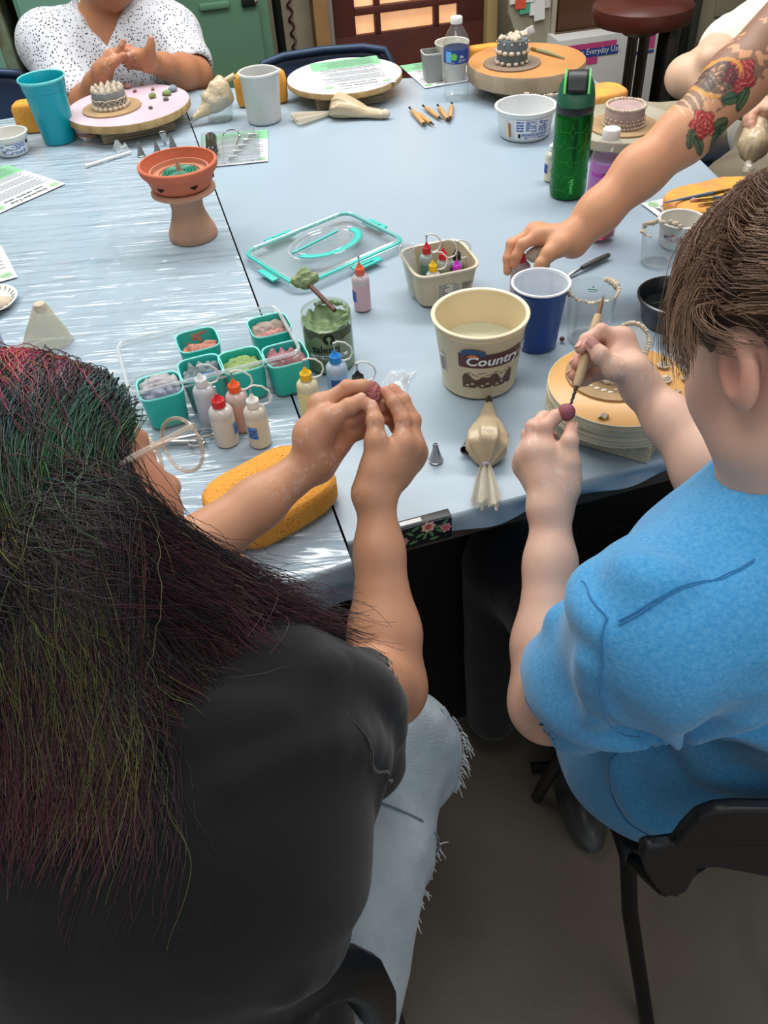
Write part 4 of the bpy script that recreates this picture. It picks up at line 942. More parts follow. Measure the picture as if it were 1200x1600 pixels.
# ---- water bottle
q = Tz(713, 153); t = thing('water_bottle', 'small empty clear water bottle with a white cap and blue label', 'bottle', q, front_angle(q))
pr = [(0.0001, 0.004), (0.026, 0.0), (0.033, 0.006), (0.0345, 0.016), (0.031, 0.026), (0.034, 0.036), (0.0345, 0.05), (0.0315, 0.058), (0.034, 0.066), (0.0345, 0.082), (0.032, 0.088), (0.0335, 0.094), (0.0335, 0.128), (0.0345, 0.132), (0.034, 0.142), (0.028, 0.158), (0.018, 0.174), (0.0135, 0.181), (0.0135, 0.192)]
MB().lathe(pr, 40, fn=lambda p, a: (p[0]*(1+0.035*math.cos(5*a)*(p[2] < 0.02)), p[1]*(1+0.035*math.cos(5*a)*(p[2] < 0.02)), p[2])).build('bottle_body', clear('bottle_pet', opac=0.05, rough=0.03), t)
MB().lathe([(0.0338, 0.094), (0.0343, 0.0945), (0.0343, 0.1275), (0.0338, 0.128)], 48).build('label_wrap', mat('label_navy', (30, 62, 134), 0.35), t)
MB().lathe([(0.0155, 0.184), (0.0158, 0.186), (0.0158, 0.197), (0.0145, 0.199), (0.0001, 0.199)], 36, fn=lambda p, a: (p[0]*(1+0.012*math.cos(36*a)), p[1]*(1+0.012*math.cos(36*a)), p[2])).build('cap', mwhite, t)
mb = MB(); patch_wrap(mb, -0.030, -0.013, 0.099, 0.124, 0.0343, 0, 0, 0.0003, 0)
for k in range(3): patch_wrap(mb, -0.03, -0.005, 0.097-0.0016*0+0.0*k, 0.0985, 0.0343, 0, 0, 0.0005, 1)
for k, (x, z) in enumerate(((-0.022, 0.112), (-0.006, 0.112))):
    v = []; n = 18
    for i in range(n): a = 2*PI*i/n; v.append((x+0.0085*math.cos(a), z+0.0085*math.sin(a)))
    mb.add([((0.0343+0.0007)*math.cos(u/0.0343), (0.0343+0.0007)*math.sin(u/0.0343), z_) for u, z_ in v], [tuple(range(n))], 2 if k else 0)
text_wrap(mb, 'Oz', 0.008, 0.0343, 0.109, 0.009/0.0343, 0, 0.0003, 1); text_wrap(mb, 'ozarka', 0.0045, 0.0343, 0.100, 0.006/0.0343, 0, 0.0002, 1) if False else None
print_lines(mb, 0.006, 0.024, 0.099, 0.106, 3, 0.0343, 0, 0, 5, 0.9, 0.4, 1)
mb.build('label_print', [mat('print_sky', (96, 178, 226), 0.5), mat('print_white', (235, 235, 235)), mat('print_lime', (104, 190, 70), 0.5)], t, smooth=False)
# cups behind the bottle
q = Tz(709, 139); t = thing('tall_white_cup', 'off-white tall cup standing behind the water bottle', 'cup', (q[0]+0.006, q[1]+0.092, TZ))
MB().lathe(cupprof(0.037, 0.047, 0.098, 0.0015, 0.0025), 44).build('cup_body', mat('ivory_plastic', (214, 210, 198), 0.45), t)
q = Tz(690, 130); t = thing('grey_square_cup', 'grey translucent square cup standing on a flyer', 'cup', (q[0]-0.022, q[1]+0.03, TZ+0.001), 0.15)
MB().sup([(0.0001, 0), (0.022, 0), (0.024, 0.002), (0.030, 0.075), (0.0288, 0.075), (0.0225, 0.004), (0.0001, 0.004)], 48, 6).build('cup_body', mat('grey_translucent', (166, 166, 162), 0.4, trans=0.15), t)
MB().sup([(0.030, 0.073), (0.0312, 0.074), (0.0312, 0.077), (0.0288, 0.0775), (0.0285, 0.075)], 48, 6).build('rim', mat('grey_rim', (190, 190, 186), 0.4), t)
# piping bag behind the blue-grey cake, brush on the brown turntable
q = Tz(768, 92); e_ = Tz(826, 70, TZ+0.09)
t = thing('piping_bag', 'pale piping bag leaning over the brown turntable behind the cake', 'piping bag', (q[0], q[1]+0.07, TZ+0.079), 0, 'filled piping bags')
B0 = A_(t.location); mb = MB()
g0 = A_(Py(763, 98, B0[1]-0.02))-B0; g1 = A_(Py(790, 68, B0[1]))-B0; g2 = A_(Py(808, 58, B0[1]+0.02))-B0; g3 = A_(Py(822, 50, B0[1]+0.03))-B0
dz = -min(g0[2], 0)-0.07
Ff = uni(0.008, cap(B0+g0, B0+g1, 0.006, 0.017), cap(B0+g1, B0+g2, 0.017, 0.014), cap(B0+g2, B0+g3, 0.012, 0.008))
sdf_obj('filled_bag', Ff, 0.0022, mat('pale_bag', (206, 194, 178), 0.4, bump=(40, 0.4)), t, disp=lambda V: 0.005*(fbm(V*80, 3)-0.5), origin=B0)
MB().box((0.026, 0.004, 0.022), (0, 0, 0), 0.001, M=Matrix.Translation(g3+A_((0.012, 0, 0.003))) @ Matrix.Rotation(-0.4, 4, 'Y')).build('folded_tail', mat('white_film', (226, 226, 222), 0.4), t)
MB().tube([g0+A_((-0.03, 0, -0.02)), g0+A_((0.01, 0, 0.025))], 0.0026, 6).build('metal_tip', msteel, t)
a = A_(Tz(826, 75, TZ+0.082)); b = A_(Tz(882, 91, TZ+0.082))
t = thing('paintbrush', 'green handled paintbrush lying on the brown turntable', 'paintbrush', (a[0], a[1], TZ+0.079), math.atan2(b[1]-a[1], b[0]-a[0]), 'paintbrushes'); L_ = np.linalg.norm(b-a)
MB().tube([(0.03, 0, 0.004), (L_*0.5, 0, 0.005), (L_, 0, 0.003)], [0.004, 0.005, 0.0018], 10).build('handle', mat('sage_paint', (126, 132, 96), 0.5), t)
MB().tube([(0.012, 0, 0.004), (0.032, 0, 0.004)], 0.0042, 10).build('ferrule', mat('brass', (150, 120, 60)), t)
MB().tube([(-0.01, 0, 0.003), (0.013, 0, 0.004)], [0.001, 0.004], 8).build('bristles', mwd, t)
# ---- big white tub with blue print
q = Tz(819, 209); t = tub('wide white yoghurt tub printed with blue text, behind the green bottle', q, 0.062, 0.073, 0.070, mat('translucent_white', (214, 216, 216), 0.4))
fa_ = front_angle(q); sl = 0.011/0.07; mb = MB()
patch_wrap(mb, -0.022, 0.068, 0.008, 0.055, 0.062, fa_, sl, 0.0003, 0, 24)
for (x0, x1, z0, z1, n, s) in ((-0.018, -0.002, 0.028, 0.054, 4, 1), (0.003, 0.028, 0.026, 0.054, 9, 2), (0.032, 0.056, 0.026, 0.054, 9, 3), (-0.006, 0.058, 0.016, 0.024, 3, 4), (0.0, 0.055, 0.010, 0.015, 2, 5)): print_lines(mb, x0, x1, z0, z1, n, 0.062, fa_, sl, s, 0.92, 0.62, 1)
patch_wrap(mb, -0.014, -0.008, 0.012, 0.022, 0.062, fa_, sl, 0.0008, 2); patch_wrap(mb, -0.038, -0.032, 0.012, 0.045, 0.062, fa_, sl, 0.0005, 3); patch_wrap(mb, -0.045, -0.038, 0.01, 0.05, 0.062, fa_, sl, 0.0004, 4)
mb.build('printed_label', [mat('label_white', (226, 228, 232)), mat('print_mid_blue', (70, 96, 160)), pblack, mat('print_brown', (150, 106, 66), 0.5), mat('print_cream', (220, 206, 176), 0.5)], t, smooth=False)
# clay crusted tub behind it
q = Tz(845, 172); t = thing('crusted_tub', 'clear tub with a thick crust of cream clay on its rim, behind the white tub', 'tub', (q[0]+0.01, q[1]+0.03, TZ))
MB().lathe(cupprof(0.048, 0.056, 0.045, 0.001), 40).build('tub_body', mclear2, t)
def crust(t, R, z, n, s, seed=1, a0=0, a1=2*PI, m=mclayw, name='clay_crust', gap=0.0):
    mb = MB(); rr = random.Random(seed)
    for k in range(n):
        if rr.random() < gap: continue
        a = a0+(a1-a0)*k/n; q = s*rr.uniform(0.6, 1.4); mb.sphere((R*math.cos(a)*rr.uniform(0.98, 1.03), R*math.sin(a)*rr.uniform(0.98, 1.03), z-rr.uniform(0, 0.6)*q), (q*1.2, q*1.1, q*rr.uniform(0.6, 1.5)), 7, 5)
    mb.build(name, m, t)
crust(t, 0.057, 0.045, 44, 0.0042, 2, gap=0.1)
# ---- green insulated bottle
q = Tz(886, 303); t = thing('insulated_bottle', 'tall metallic green insulated drinking bottle with a black carry flap', 'bottle', q, front_angle(q))
mgr = mat('green_metallic', (20, 112, 34), 0.22, metal=0.75, spec=0.6, var=(5, (10, 84, 30), 0.2)); mlid = mat('green_plastic_lid', (30, 92, 66), 0.45)
Rb_ = 0.0385
MB().lathe([(0.0001, 0), (Rb_-0.006, 0), (Rb_-0.002, 0.002), (Rb_, 0.008), (Rb_, 0.165), (Rb_-0.001, 0.172), (Rb_-0.003, 0.176), (0.0001, 0.176)], 64).build('bottle_body', mgr, t)
MB().lathe([(Rb_-0.001, 0.173), (Rb_-0.0002, 0.174), (Rb_-0.0002, 0.186), (Rb_-0.002, 0.187), (0.0001, 0.187)], 64).build('collar', mat('black_plastic', (22, 24, 26), 0.4), t)
def lidf(p, a):
    k = max(0.0, (p[2]-0.19)/0.05); fx = 1-0.30*k*abs(math.cos(a)); return (p[0]*fx, p[1]*(1-0.02*k), p[2]-0.022*k*max(0, math.cos(a)))
MB().lathe([(Rb_-0.0015, 0.186), (Rb_-0.0005, 0.188), (Rb_-0.001, 0.205), (Rb_-0.004, 0.222), (Rb_-0.010, 0.234), (0.0001, 0.238)], 64, fn=lidf).build('lid', mlid, t)
mb = MB(); mb.grid(lambda u, v: ((0.030-0.058*v), (u-0.5)*0.040, 0.206+0.040*math.sin(PI*(0.08+0.62*v))), 8, 14); o = mb.build('flip_flap', mat('black_plastic', (22, 24, 26)), t); so = o.modifiers.new('s', 'SOLIDIFY'); so.thickness = 0.004
for s in (-1, 1): MB().tube([((0.033-0.061*v), s*0.0235, 0.204+0.043*math.sin(PI*(0.08+0.62*v))) for v in [k/14 for k in range(15)]], 0.0024, 8).build('bright_green_trim', mat('lime_plastic', (90, 190, 90), 0.4), t)
lm = MB(); mline = mat('engraved_line', (70, 150, 80), 0.4, metal=0.5)
for k, z in enumerate((0.022, 0.052, 0.082, 0.112, 0.142)):
    for s in range(-3, 4):
        x = s*0.030+(0.015 if k % 2 else 0)
        for (xa, za, xb, zb3) in ((x-0.015, z, x-0.006, z), (x+0.006, z, x+0.015, z), (x-0.006, z, x, z+0.012), (x, z+0.012, x+0.006, z), (x-0.006, z, x, z-0.012), (x, z-0.012, x+0.006, z), (x, z+0.012, x, z+0.018)):
            n = 4; pts = [((Rb_+0.0002)*math.cos((xa+(xb-xa)*i/n)/Rb_), (Rb_+0.0002)*math.sin((xa+(xb-xa)*i/n)/Rb_), za+(zb3-za)*i/n) for i in range(n+1)]
            lm.tube(pts, 0.00035, 3)
lm.build('engraved_pattern', mline, t, smooth=False)
lt = MB(); text_wrap(lt, 'owala', 0.014, Rb_, 0.016, 0.010/Rb_, 0, 0.0003, off=0.0008, vertical=True); lt.build('lettering', mat('lime_print', (96, 200, 110), 0.4), t, smooth=False)
# ---- pink sparkling water bottle
q = Tz(935, 371); t = thing('soda_bottle', 'clear bottle of pink sparkling water with a white cap, behind the tattooed arm', 'bottle', q, front_angle(q)+0.05)
S_ = 1.02; pr = [(0.0001, 0.004), (0.022, 0.0), (0.029, 0.007), (0.0315, 0.02), (0.0315, 0.04), (0.030, 0.05), (0.0315, 0.058), (0.0315, 0.148), (0.030, 0.160), (0.024, 0.176), (0.0155, 0.187), (0.0135, 0.191), (0.0135, 0.198)]
pr = [(r*S_, z*S_) for r, z in pr]
MB().lathe(pr, 44, fn=lambda p, a: (p[0]*(1+0.07*math.cos(5*a)*(p[2] < 0.02)), p[1]*(1+0.07*math.cos(5*a)*(p[2] < 0.02)), p[2])).build('bottle_body', clear('bottle_pet', opac=0.05), t)
MB().lathe([(0.0001, 0.007), (0.021, 0.004), (0.0278, 0.009), (0.0295, 0.021), (0.0295, 0.045), (0.0001, 0.045)], 40, fn=lambda p, a: (p[0]*(1+0.07*math.cos(5*a)*(p[2] < 0.02)), p[1]*(1+0.07*math.cos(5*a)*(p[2] < 0.02)), p[2])).build('pink_water', mat('pink_water', (206, 40, 96), 0.08, trans=0.55, ior=1.33), t)
MB().lathe([(0.0323, 0.040), (0.0325, 0.041), (0.0325, 0.160-0.008), (0.0318, 0.155)], 44).build('label_wrap', clear('purple_label', tint=(236, 196, 234), opac=0.45, haze=(176, 104, 180)), t)
MB().lathe([(0.0155, 0.192), (0.0162, 0.194), (0.0162, 0.207), (0.0148, 0.2095), (0.0001, 0.2095)], 36, fn=lambda p, a: (p[0]*(1+0.012*math.cos(36*a)), p[1]*(1+0.012*math.cos(36*a)), p[2])).build('cap', mwhite, t)
mb = MB(); Rl = 0.0325; patch_wrap(mb, -0.034, 0.034, 0.131, 0.138, Rl, 0, 0, 0.0003, 0); patch_wrap(mb, -0.0065, 0.0065, 0.120, 0.140, Rl, 0, 0, 0.0006, 1)
text_wrap(mb, 'M', 0.0135, Rl, 0.127, -0.0052/Rl, 0, 0.0006, 2, off=0.0010); text_wrap(mb, 'Sparkling', 0.0135, Rl, 0.099, -0.026/Rl, 0, 0.0004, 2, rise=0.03); text_wrap(mb, 'Water', 0.0135, Rl, 0.086, -0.018/Rl, 0, 0.0004, 2, rise=0.03)
print_lines(mb, -0.02, 0.02, 0.066, 0.080, 3, Rl, 0, 0, 8, 0.7, 0.4, 2)
mb.build('label_print', [mat('print_magenta', (176, 60, 170), 0.5), pblack, mat('print_white', (235, 235, 235))], t, smooth=False)
# ---- squeeze bottles
def squeeze(label, loc, R, h, body, capc, rz=0.0, loop=1, lab=None, grp='squeeze bottles of coloured slip', tilt=None, name='squeeze_bottle', needle=True, cat='bottle'):
    t = thing(name, label, cat, loc, rz, grp, tilt)
    mbd = mat('slip_%d_%d_%d' % body, body, 0.35, spec=0.5, var=(40, [min(255, c*1.06) for c in body], 0.3))
    MB().lathe([(0.0001, 0.001), (R-0.003, 0), (R-0.0005, 0.002), (R, 0.005), (R, h-0.010), (R*0.97, h-0.005), (R*0.8, h-0.001), (R*0.55, h+0.001), (R*0.5, h+0.004)], 36).build('bottle_body', mbd, t)
    MB().lathe([(R*1.003, h*0.78), (R*1.006, h-0.009), (R*0.975, h-0.0045), (R*0.80, h-0.0005), (R*0.56, h+0.0015), (R*0.56, h+0.004)], 36).build('clear_shoulder', clear('milky_plastic', tint=(252, 251, 250), opac=0.30, rough=0.15), t)
    c = R*0.54; z = h+0.003
    MB().lathe([(c*1.02, z), (c*1.05, z+0.001), (c, z+0.011), (c*0.75, z+0.0125), (c*0.42, z+0.0165), (c*0.2, z+0.021), (0.0001, z+0.0215)], 28, fn=lambda p, a: (p[0]*(1+0.02*math.cos(18*a)*(p[2] < z+0.011)), p[1]*(1+0.02*math.cos(18*a)*(p[2] < z+0.011)), p[2])).build('cap', mat('cap_%d_%d_%d' % capc, capc, 0.4), t)
    if needle: MB().lathe([(0.0001, z+0.020), (0.0012, z+0.020), (0.0012, z+0.030), (0.0019, z+0.030), (0.0019, z+0.034), (0.0001, z+0.034)], 8).build('needle', msteel, t)
    if loop:
        pts = [(0.0, 0, z+0.033), (0.006*loop, 0, z+0.035), (0.017*loop, 0, z+0.031), (0.026*loop, 0, z+0.021), (0.0275*loop, 0, z+0.010), (0.023*loop, 0, z+0.001), (0.014*loop, 0, z-0.001), (0.008*loop, 0, z+0.001)]
        P = []
        for i in range(len(pts)-1):
            for k in range(3): s = k/3; P.append(tuple(pts[i][j]*(1-s)+pts[i+1][j]*s for j in range(3)))
        P.append(pts[-1]); MB().tube(P, 0.0014, 7).build('cap_strap', mat('milky_strap', (226, 226, 220), 0.4), t)
    if lab:
        fa_ = front_angle(loc)-rz+lab[1]; mb = MB(); patch_wrap(mb, -0.008, 0.008, h*0.3, h*0.62, R, fa_, 0, 0.0005, 0); print_lines(mb, -0.006, 0.006, h*0.34, h*0.58, 3, R, fa_, 0, int(h*9000), 0.9, 0.5, 1)
        mb.build('paper_label', [mat('label_%d' % lab[0][2], lab[0], 0.5), mat('ink_blue', (40, 60, 130), 0.5)], t, smooth=False)
    return t
bl = (88, 134, 200)
squeeze('mauve squeeze bottle with an orange cap, standing alone before the clear lid', Tz(567, 482), 0.0158, 0.066, (198, 160, 166), (226, 92, 56), 0.6, 0, (( 60, 84, 170), -1.2))
squeeze('pale lilac grey squeeze bottle with a white cap, against the clay box', Tz(331, 662), 0.0165, 0.070, (190, 188, 196), (228, 228, 228), 0.25)
squeeze('cream squeeze bottle with a red cap, nearest to the scissors', Tz(356, 690), 0.0182, 0.064, (208, 192, 176), (206, 28, 40), 0.5, 0, (bl, 1.2))
squeeze('peach squeeze bottle with an orange cap, between the lilac and cream ones', Tz(380, 668), 0.0165, 0.066, (208, 162, 146), (240, 92, 30), 0.2)
squeeze('ivory squeeze bottle with a white cap and blue label, beside the sponge', Tz(408, 692), 0.0168, 0.066, (214, 200, 172), (232, 230, 224), 0.15, 1, (bl, -0.6))
squeeze('yellow squeeze bottle with a yellow cap, behind the left hands', Tz(487, 648), 0.0168, 0.064, (222, 204, 136), (240, 186, 20), 0.25)
squeeze('light blue squeeze bottle with a blue cap, in front of the green jar', Tz(530, 612), 0.0170, 0.054, (140, 174, 208), (30, 134, 214), 0.2, 1, ((40, 84, 160), -0.2))
squeeze('squeeze bottle with a black cap, half hidden behind the strawberry in the fingers', Tz(565, 650), 0.0165, 0.060, (120, 116, 112), (26, 26, 28), 0.2)
squeeze('cream squeeze bottle behind the green insulated bottle', Tz(861, 281), 0.0165, 0.062, (214, 200, 176), (232, 230, 224), 2.6, 0, ((40, 70, 170), -1.1))
squeeze('squeeze bottle with a red cap cut off by the left edge', Tz(-2, 562), 0.0200, 0.062, (150, 160, 186), (206, 28, 40), 0.2, 0)
# ---- terracotta bowl on a clay pedestal
q = Tz(303, 368); t = thing('pedestal', 'flared clay pedestal standing on the wrinkled cover', 'pedestal', q)
mcl2 = mat('raw_clay', (186, 142, 116), 0.75, bump=(50, 0.3), var=(14, (160, 124, 104), 0.2))
Hp = 0.105
MB().lathe([(0.0001, 0), (0.050, 0), (0.0515, 0.004), (0.050, 0.014), (0.043, 0.030), (0.036, 0.048), (0.033, 0.062), (0.034, 0.076), (0.040, 0.088), (0.058, 0.094), (0.066, 0.098), (0.066, 0.102), (0.062, Hp), (0.0001, Hp)], 56).build('pedestal_body', mcl2, t)
t = thing('terracotta_bowl', 'terracotta bowl with diamond holes, a green coil inside, on the clay pedestal', 'bowl', (q[0], q[1], TZ+Hp), front_angle(q))
mtc = mat('terracotta', (204, 108, 76), 0.7, bump=(70, 0.2), var=(8, (188, 96, 66), 0.2)); hb = 0.052
# uncut wall; dark diamonds set into it stand in for the shaded holes
NU = 96
prof = [(0.050, 0.0), (0.058, 0.004), (0.0635, 0.012), (0.067, 0.022), (0.071, 0.030), (0.0755, 0.034), (0.079, 0.040), (0.080, 0.050), (0.078, hb)]
inn = [(0.074, hb), (0.073, 0.046), (0.066, 0.030), (0.060, 0.016), (0.052, 0.010), (0.0001, 0.009)]
mb = MB(); mb.lathe(prof+inn, NU)
mb.lathe([(0.0001, 0), (0.050, 0.0)], NU); mb.build('bowl_body', mtc, t)
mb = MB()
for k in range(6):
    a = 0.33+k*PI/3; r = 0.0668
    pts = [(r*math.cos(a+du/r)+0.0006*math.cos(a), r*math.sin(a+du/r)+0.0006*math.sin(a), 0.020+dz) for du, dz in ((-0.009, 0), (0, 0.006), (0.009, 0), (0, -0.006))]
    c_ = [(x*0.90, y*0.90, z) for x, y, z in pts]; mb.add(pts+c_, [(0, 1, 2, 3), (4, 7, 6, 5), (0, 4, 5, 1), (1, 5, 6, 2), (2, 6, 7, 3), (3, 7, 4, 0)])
mb.build('diamond_hole_shade', mat('hole_shade', (34, 22, 18), 0.9), t, smooth=False)  # shade inside the holes given as dark colour
MB().lathe([(0.0001, 0.020), (0.056, 0.020), (0.060, 0.024), (0.0605, 0.036), (0.057, 0.0365), (0.055, 0.028), (0.052, 0.0265), (0.046, 0.027), (0.045, 0.030), (0.042, 0.030), (0.041, 0.026), (0.0001, 0.026)], 56).build('inner_dish', mat('terracotta_dusty', (196, 128, 98), 0.75, var=(12, (176, 120, 96), 0.2)), t)
mb = MB(); P = [((0.036-0.0010*k*0.24)*math.cos(k*0.24), (0.036-0.0010*k*0.24)*math.sin(k*0.24), 0.0295+0.00003*k) for k in range(130)]
mb.tube(P, 0.0028, 6); mb.lathe([(0.0001, 0.0262), (0.037, 0.0262), (0.036, 0.029), (0.0001, 0.0295)], 40); mb.build('green_coil', mat('green_enamel', (24, 116, 92), 0.35), t)
MB().lathe([(0.006, 0.033), (0.0035, 0.045), (0.0015, 0.058), (0.0001, 0.058)], 14).build('spike', mcl2, t)
# ---- clear lid with teal seal
A0, A1, A2, A3 = [A_(Tz(*p)) for p in ((384, 404), (545, 338), (634, 388), (463, 462))]
ctr = (A0+A1+A2+A3)/4; ux_ = ((A1-A0)+(A2-A3))/2; uy_ = ((A0-A3)+(A1-A2))/2; Wl = np.linalg.norm(ux_); Dl = np.linalg.norm(uy_); an = math.atan2(ux_[1], ux_[0])
t = thing('container_lid', 'clear rectangular lid with a teal seal, latches and folded oval handle', 'lid', (ctr[0], ctr[1], TZ), an)
def rrect(w, d, r, n=8):
    P = []
    for cx, cy, a0 in ((w/2-r, d/2-r, 0), (-w/2+r, d/2-r, PI/2), (-w/2+r, -d/2+r, PI), (w/2-r, -d/2+r, 1.5*PI)):
        for k in range(n+1): a = a0+PI/2*k/n; P.append((cx+r*math.cos(a), cy+r*math.sin(a)))
    return P
zl = 0.012
mb = MB(); mb.prism(rrect(Wl*0.93, Dl*0.90, 0.022), zl+0.002, zl+0.0035); mb.build('lid_panel', clear('lid_clear', opac=0.05, rough=0.03), t)
mb = MB(); mb.tube([(x, y, zl+0.006) for x, y in rrect(Wl*0.955, Dl*0.93, 0.024)], 0.0032, 6, closed=True); mb.tube([(x, y, zl) for x, y in rrect(Wl*1.01, Dl*1.01, 0.028)], 0.0028, 6, closed=True); mb.build('lid_rim', mclear2, t)
mb = MB(); mb.tube([(x, y, zl+0.002) for x, y in rrect(Wl*0.985, Dl*0.975, 0.027)], 0.0042, 8, closed=True); mb.build('teal_seal', mseal, t)
for (x, y, rz, w_) in ((-Wl*0.5-0.004, -0.01, PI/2, 0.055), (Wl*0.5+0.004, 0.01, PI/2, 0.055), (-Wl*0.02-0.03, Dl*0.5+0.008, 0, 0.065), (Wl*0.08, -Dl*0.5-0.008, 0, 0.065)):
    mb = MB(); M_ = Matrix.Translation((x, y, zl-0.002)) @ Matrix.Rotation(rz, 4, 'Z'); mb.box((w_, 0.026, 0.004), (0, 0, 0), 0.0015, M=M_); mb.box((w_*0.45, 0.006, 0.006), (0, 0.004 if rz == 0 and y > 0 else -0.004, 0.002), 0.0015, M=M_); mb.build('latch', mseal, t)
for r0, r1, z in ((0.082, 0.056, zl+0.009), (0.064, 0.043, zl+0.010)): MB().tube([(r0*math.cos(a)+0.004, r1*math.sin(a), z) for a in [2*PI*k/48 for k in range(48)]], 0.0026, 7, closed=True).build('handle_ring', mclear2, t)
mb = MB(); mb.grid(lambda u, v: ((0.064+0.017*v)*math.cos(PI*1.08+PI*0.98*u)+0.006, (0.043+0.013*v)*math.sin(PI*1.08+PI*0.98*u), zl+0.009), 30, 3); o = mb.build('handle_band', mseal, t); so = o.modifiers.new('s', 'SOLIDIFY'); so.thickness = 0.003
MB().tube([(-0.07, 0.008, zl+0.011), (0.05, 0.022, zl+0.011)], 0.003, 6).build('handle_hinge', mseal, t)
# ---- long clear box with teal cups of coloured clay
B0_, B1_, B2_, B3_ = [A_(Tz(*p)) for p in ((214, 648), (200, 527), (438, 478), (470, 596))]
zb0 = 0.065
t_l = A_(Tz(203, 530, TZ+zb0)); t_r = A_(Tz(437, 474, TZ+zb0)); b_l = A_(Tz(216, 657, TZ+zb0*0.6)); b_r = A_(Tz(474, 596, TZ+zb0*0.55))
exx = (t_r-t_l); exx[2] = 0; an = math.atan2(exx[1], exx[0]); Wb = float(np.linalg.norm(exx))*1.06
org = A_(Tz(480, 603)); org = A_((org[0], org[1], TZ)); dirx = exx/np.linalg.norm(exx); diry = np.array([-dirx[1], dirx[0], 0])
Db = float(abs((t_r-org)@diry))
bo = org-dirx*Wb
t = thing('clay_box', 'long clear plastic box holding teal cups of coloured clay', 'box', (bo[0], bo[1], TZ), an)
def lp(px, py, z): p = A_(Tz(px, py, TZ+z))-bo; return float(p@dirx), float(p@diry)
mb = MB(); R_ = rrect(Wb, Db, 0.02)
R_ = [(x+Wb/2, y+Db/2) for x, y in R_]; n = len(R_)
def wallring(mb, sc0, z0, sc1, z1):
    v = [((x-Wb/2)*sc0+Wb/2, (y-Db/2)*sc0+Db/2, z0) for x, y in R_]+[((x-Wb/2)*sc1+Wb/2, (y-Db/2)*sc1+Db/2, z1) for x, y in R_]; mb.add(v, [(k, (k+1) % n, n+(k+1) % n, n+k) for k in range(n)])
wallring(mb, 0.955, 0.001, 0.985, zb0); mb.add([((x-Wb/2)*0.955+Wb/2, (y-Db/2)*0.955+Db/2, 0.0012) for x, y in R_], [tuple(range(n))]); mb.build('box_wall', clear('box_clear', opac=0.07, rough=0.04), t)
mb = MB(); mb.tube([((x-Wb/2)*0.995+Wb/2, (y-Db/2)*0.99+Db/2, zb0) for x, y in R_], 0.0032, 8, closed=True); mb.tube([((x-Wb/2)*1.0+Wb/2, (y-Db/2)*1.0+Db/2, zb0-0.009) for x, y in R_], 0.0022, 6, closed=True); mb.build('box_rim', clear('rim_clear', opac=0.32, rough=0.05), t)
CUPS = [((250, 605), 0.045, 'teal cup filled with grey and slate clay, leftmost in the clear box', ((176, 172, 174), (128, 134, 152)), 0.92, 1),
        ((309, 533), 0.047, 'teal cup smeared with terracotta clay, alone in the back row', ((196, 128, 110),), 0.72, 2),
        ((314, 577), 0.045, 'teal cup with grey green clay behind blue clay', ((124, 140, 142), (74, 122, 162)), 0.72, 3),
        ((377, 565), 0.045, 'teal cup of light green clay', ((142, 166, 92),), 0.72, 4),
        ((421, 510), 0.045, 'teal cup with grey brown clay over pink clay, back right', ((164, 146, 134), (192, 132, 126)), 0.75, 5),
        ((446, 555), 0.046, 'teal cup of crumbly mauve pink clay, front right', ((172, 110, 118),), 0.75, 6)]
mcup = mat('teal_silicone_cup', (44, 184, 170), 0.42, spec=0.5); mcupr = mat('pale_teal_rim', (124, 222, 210), 0.4)
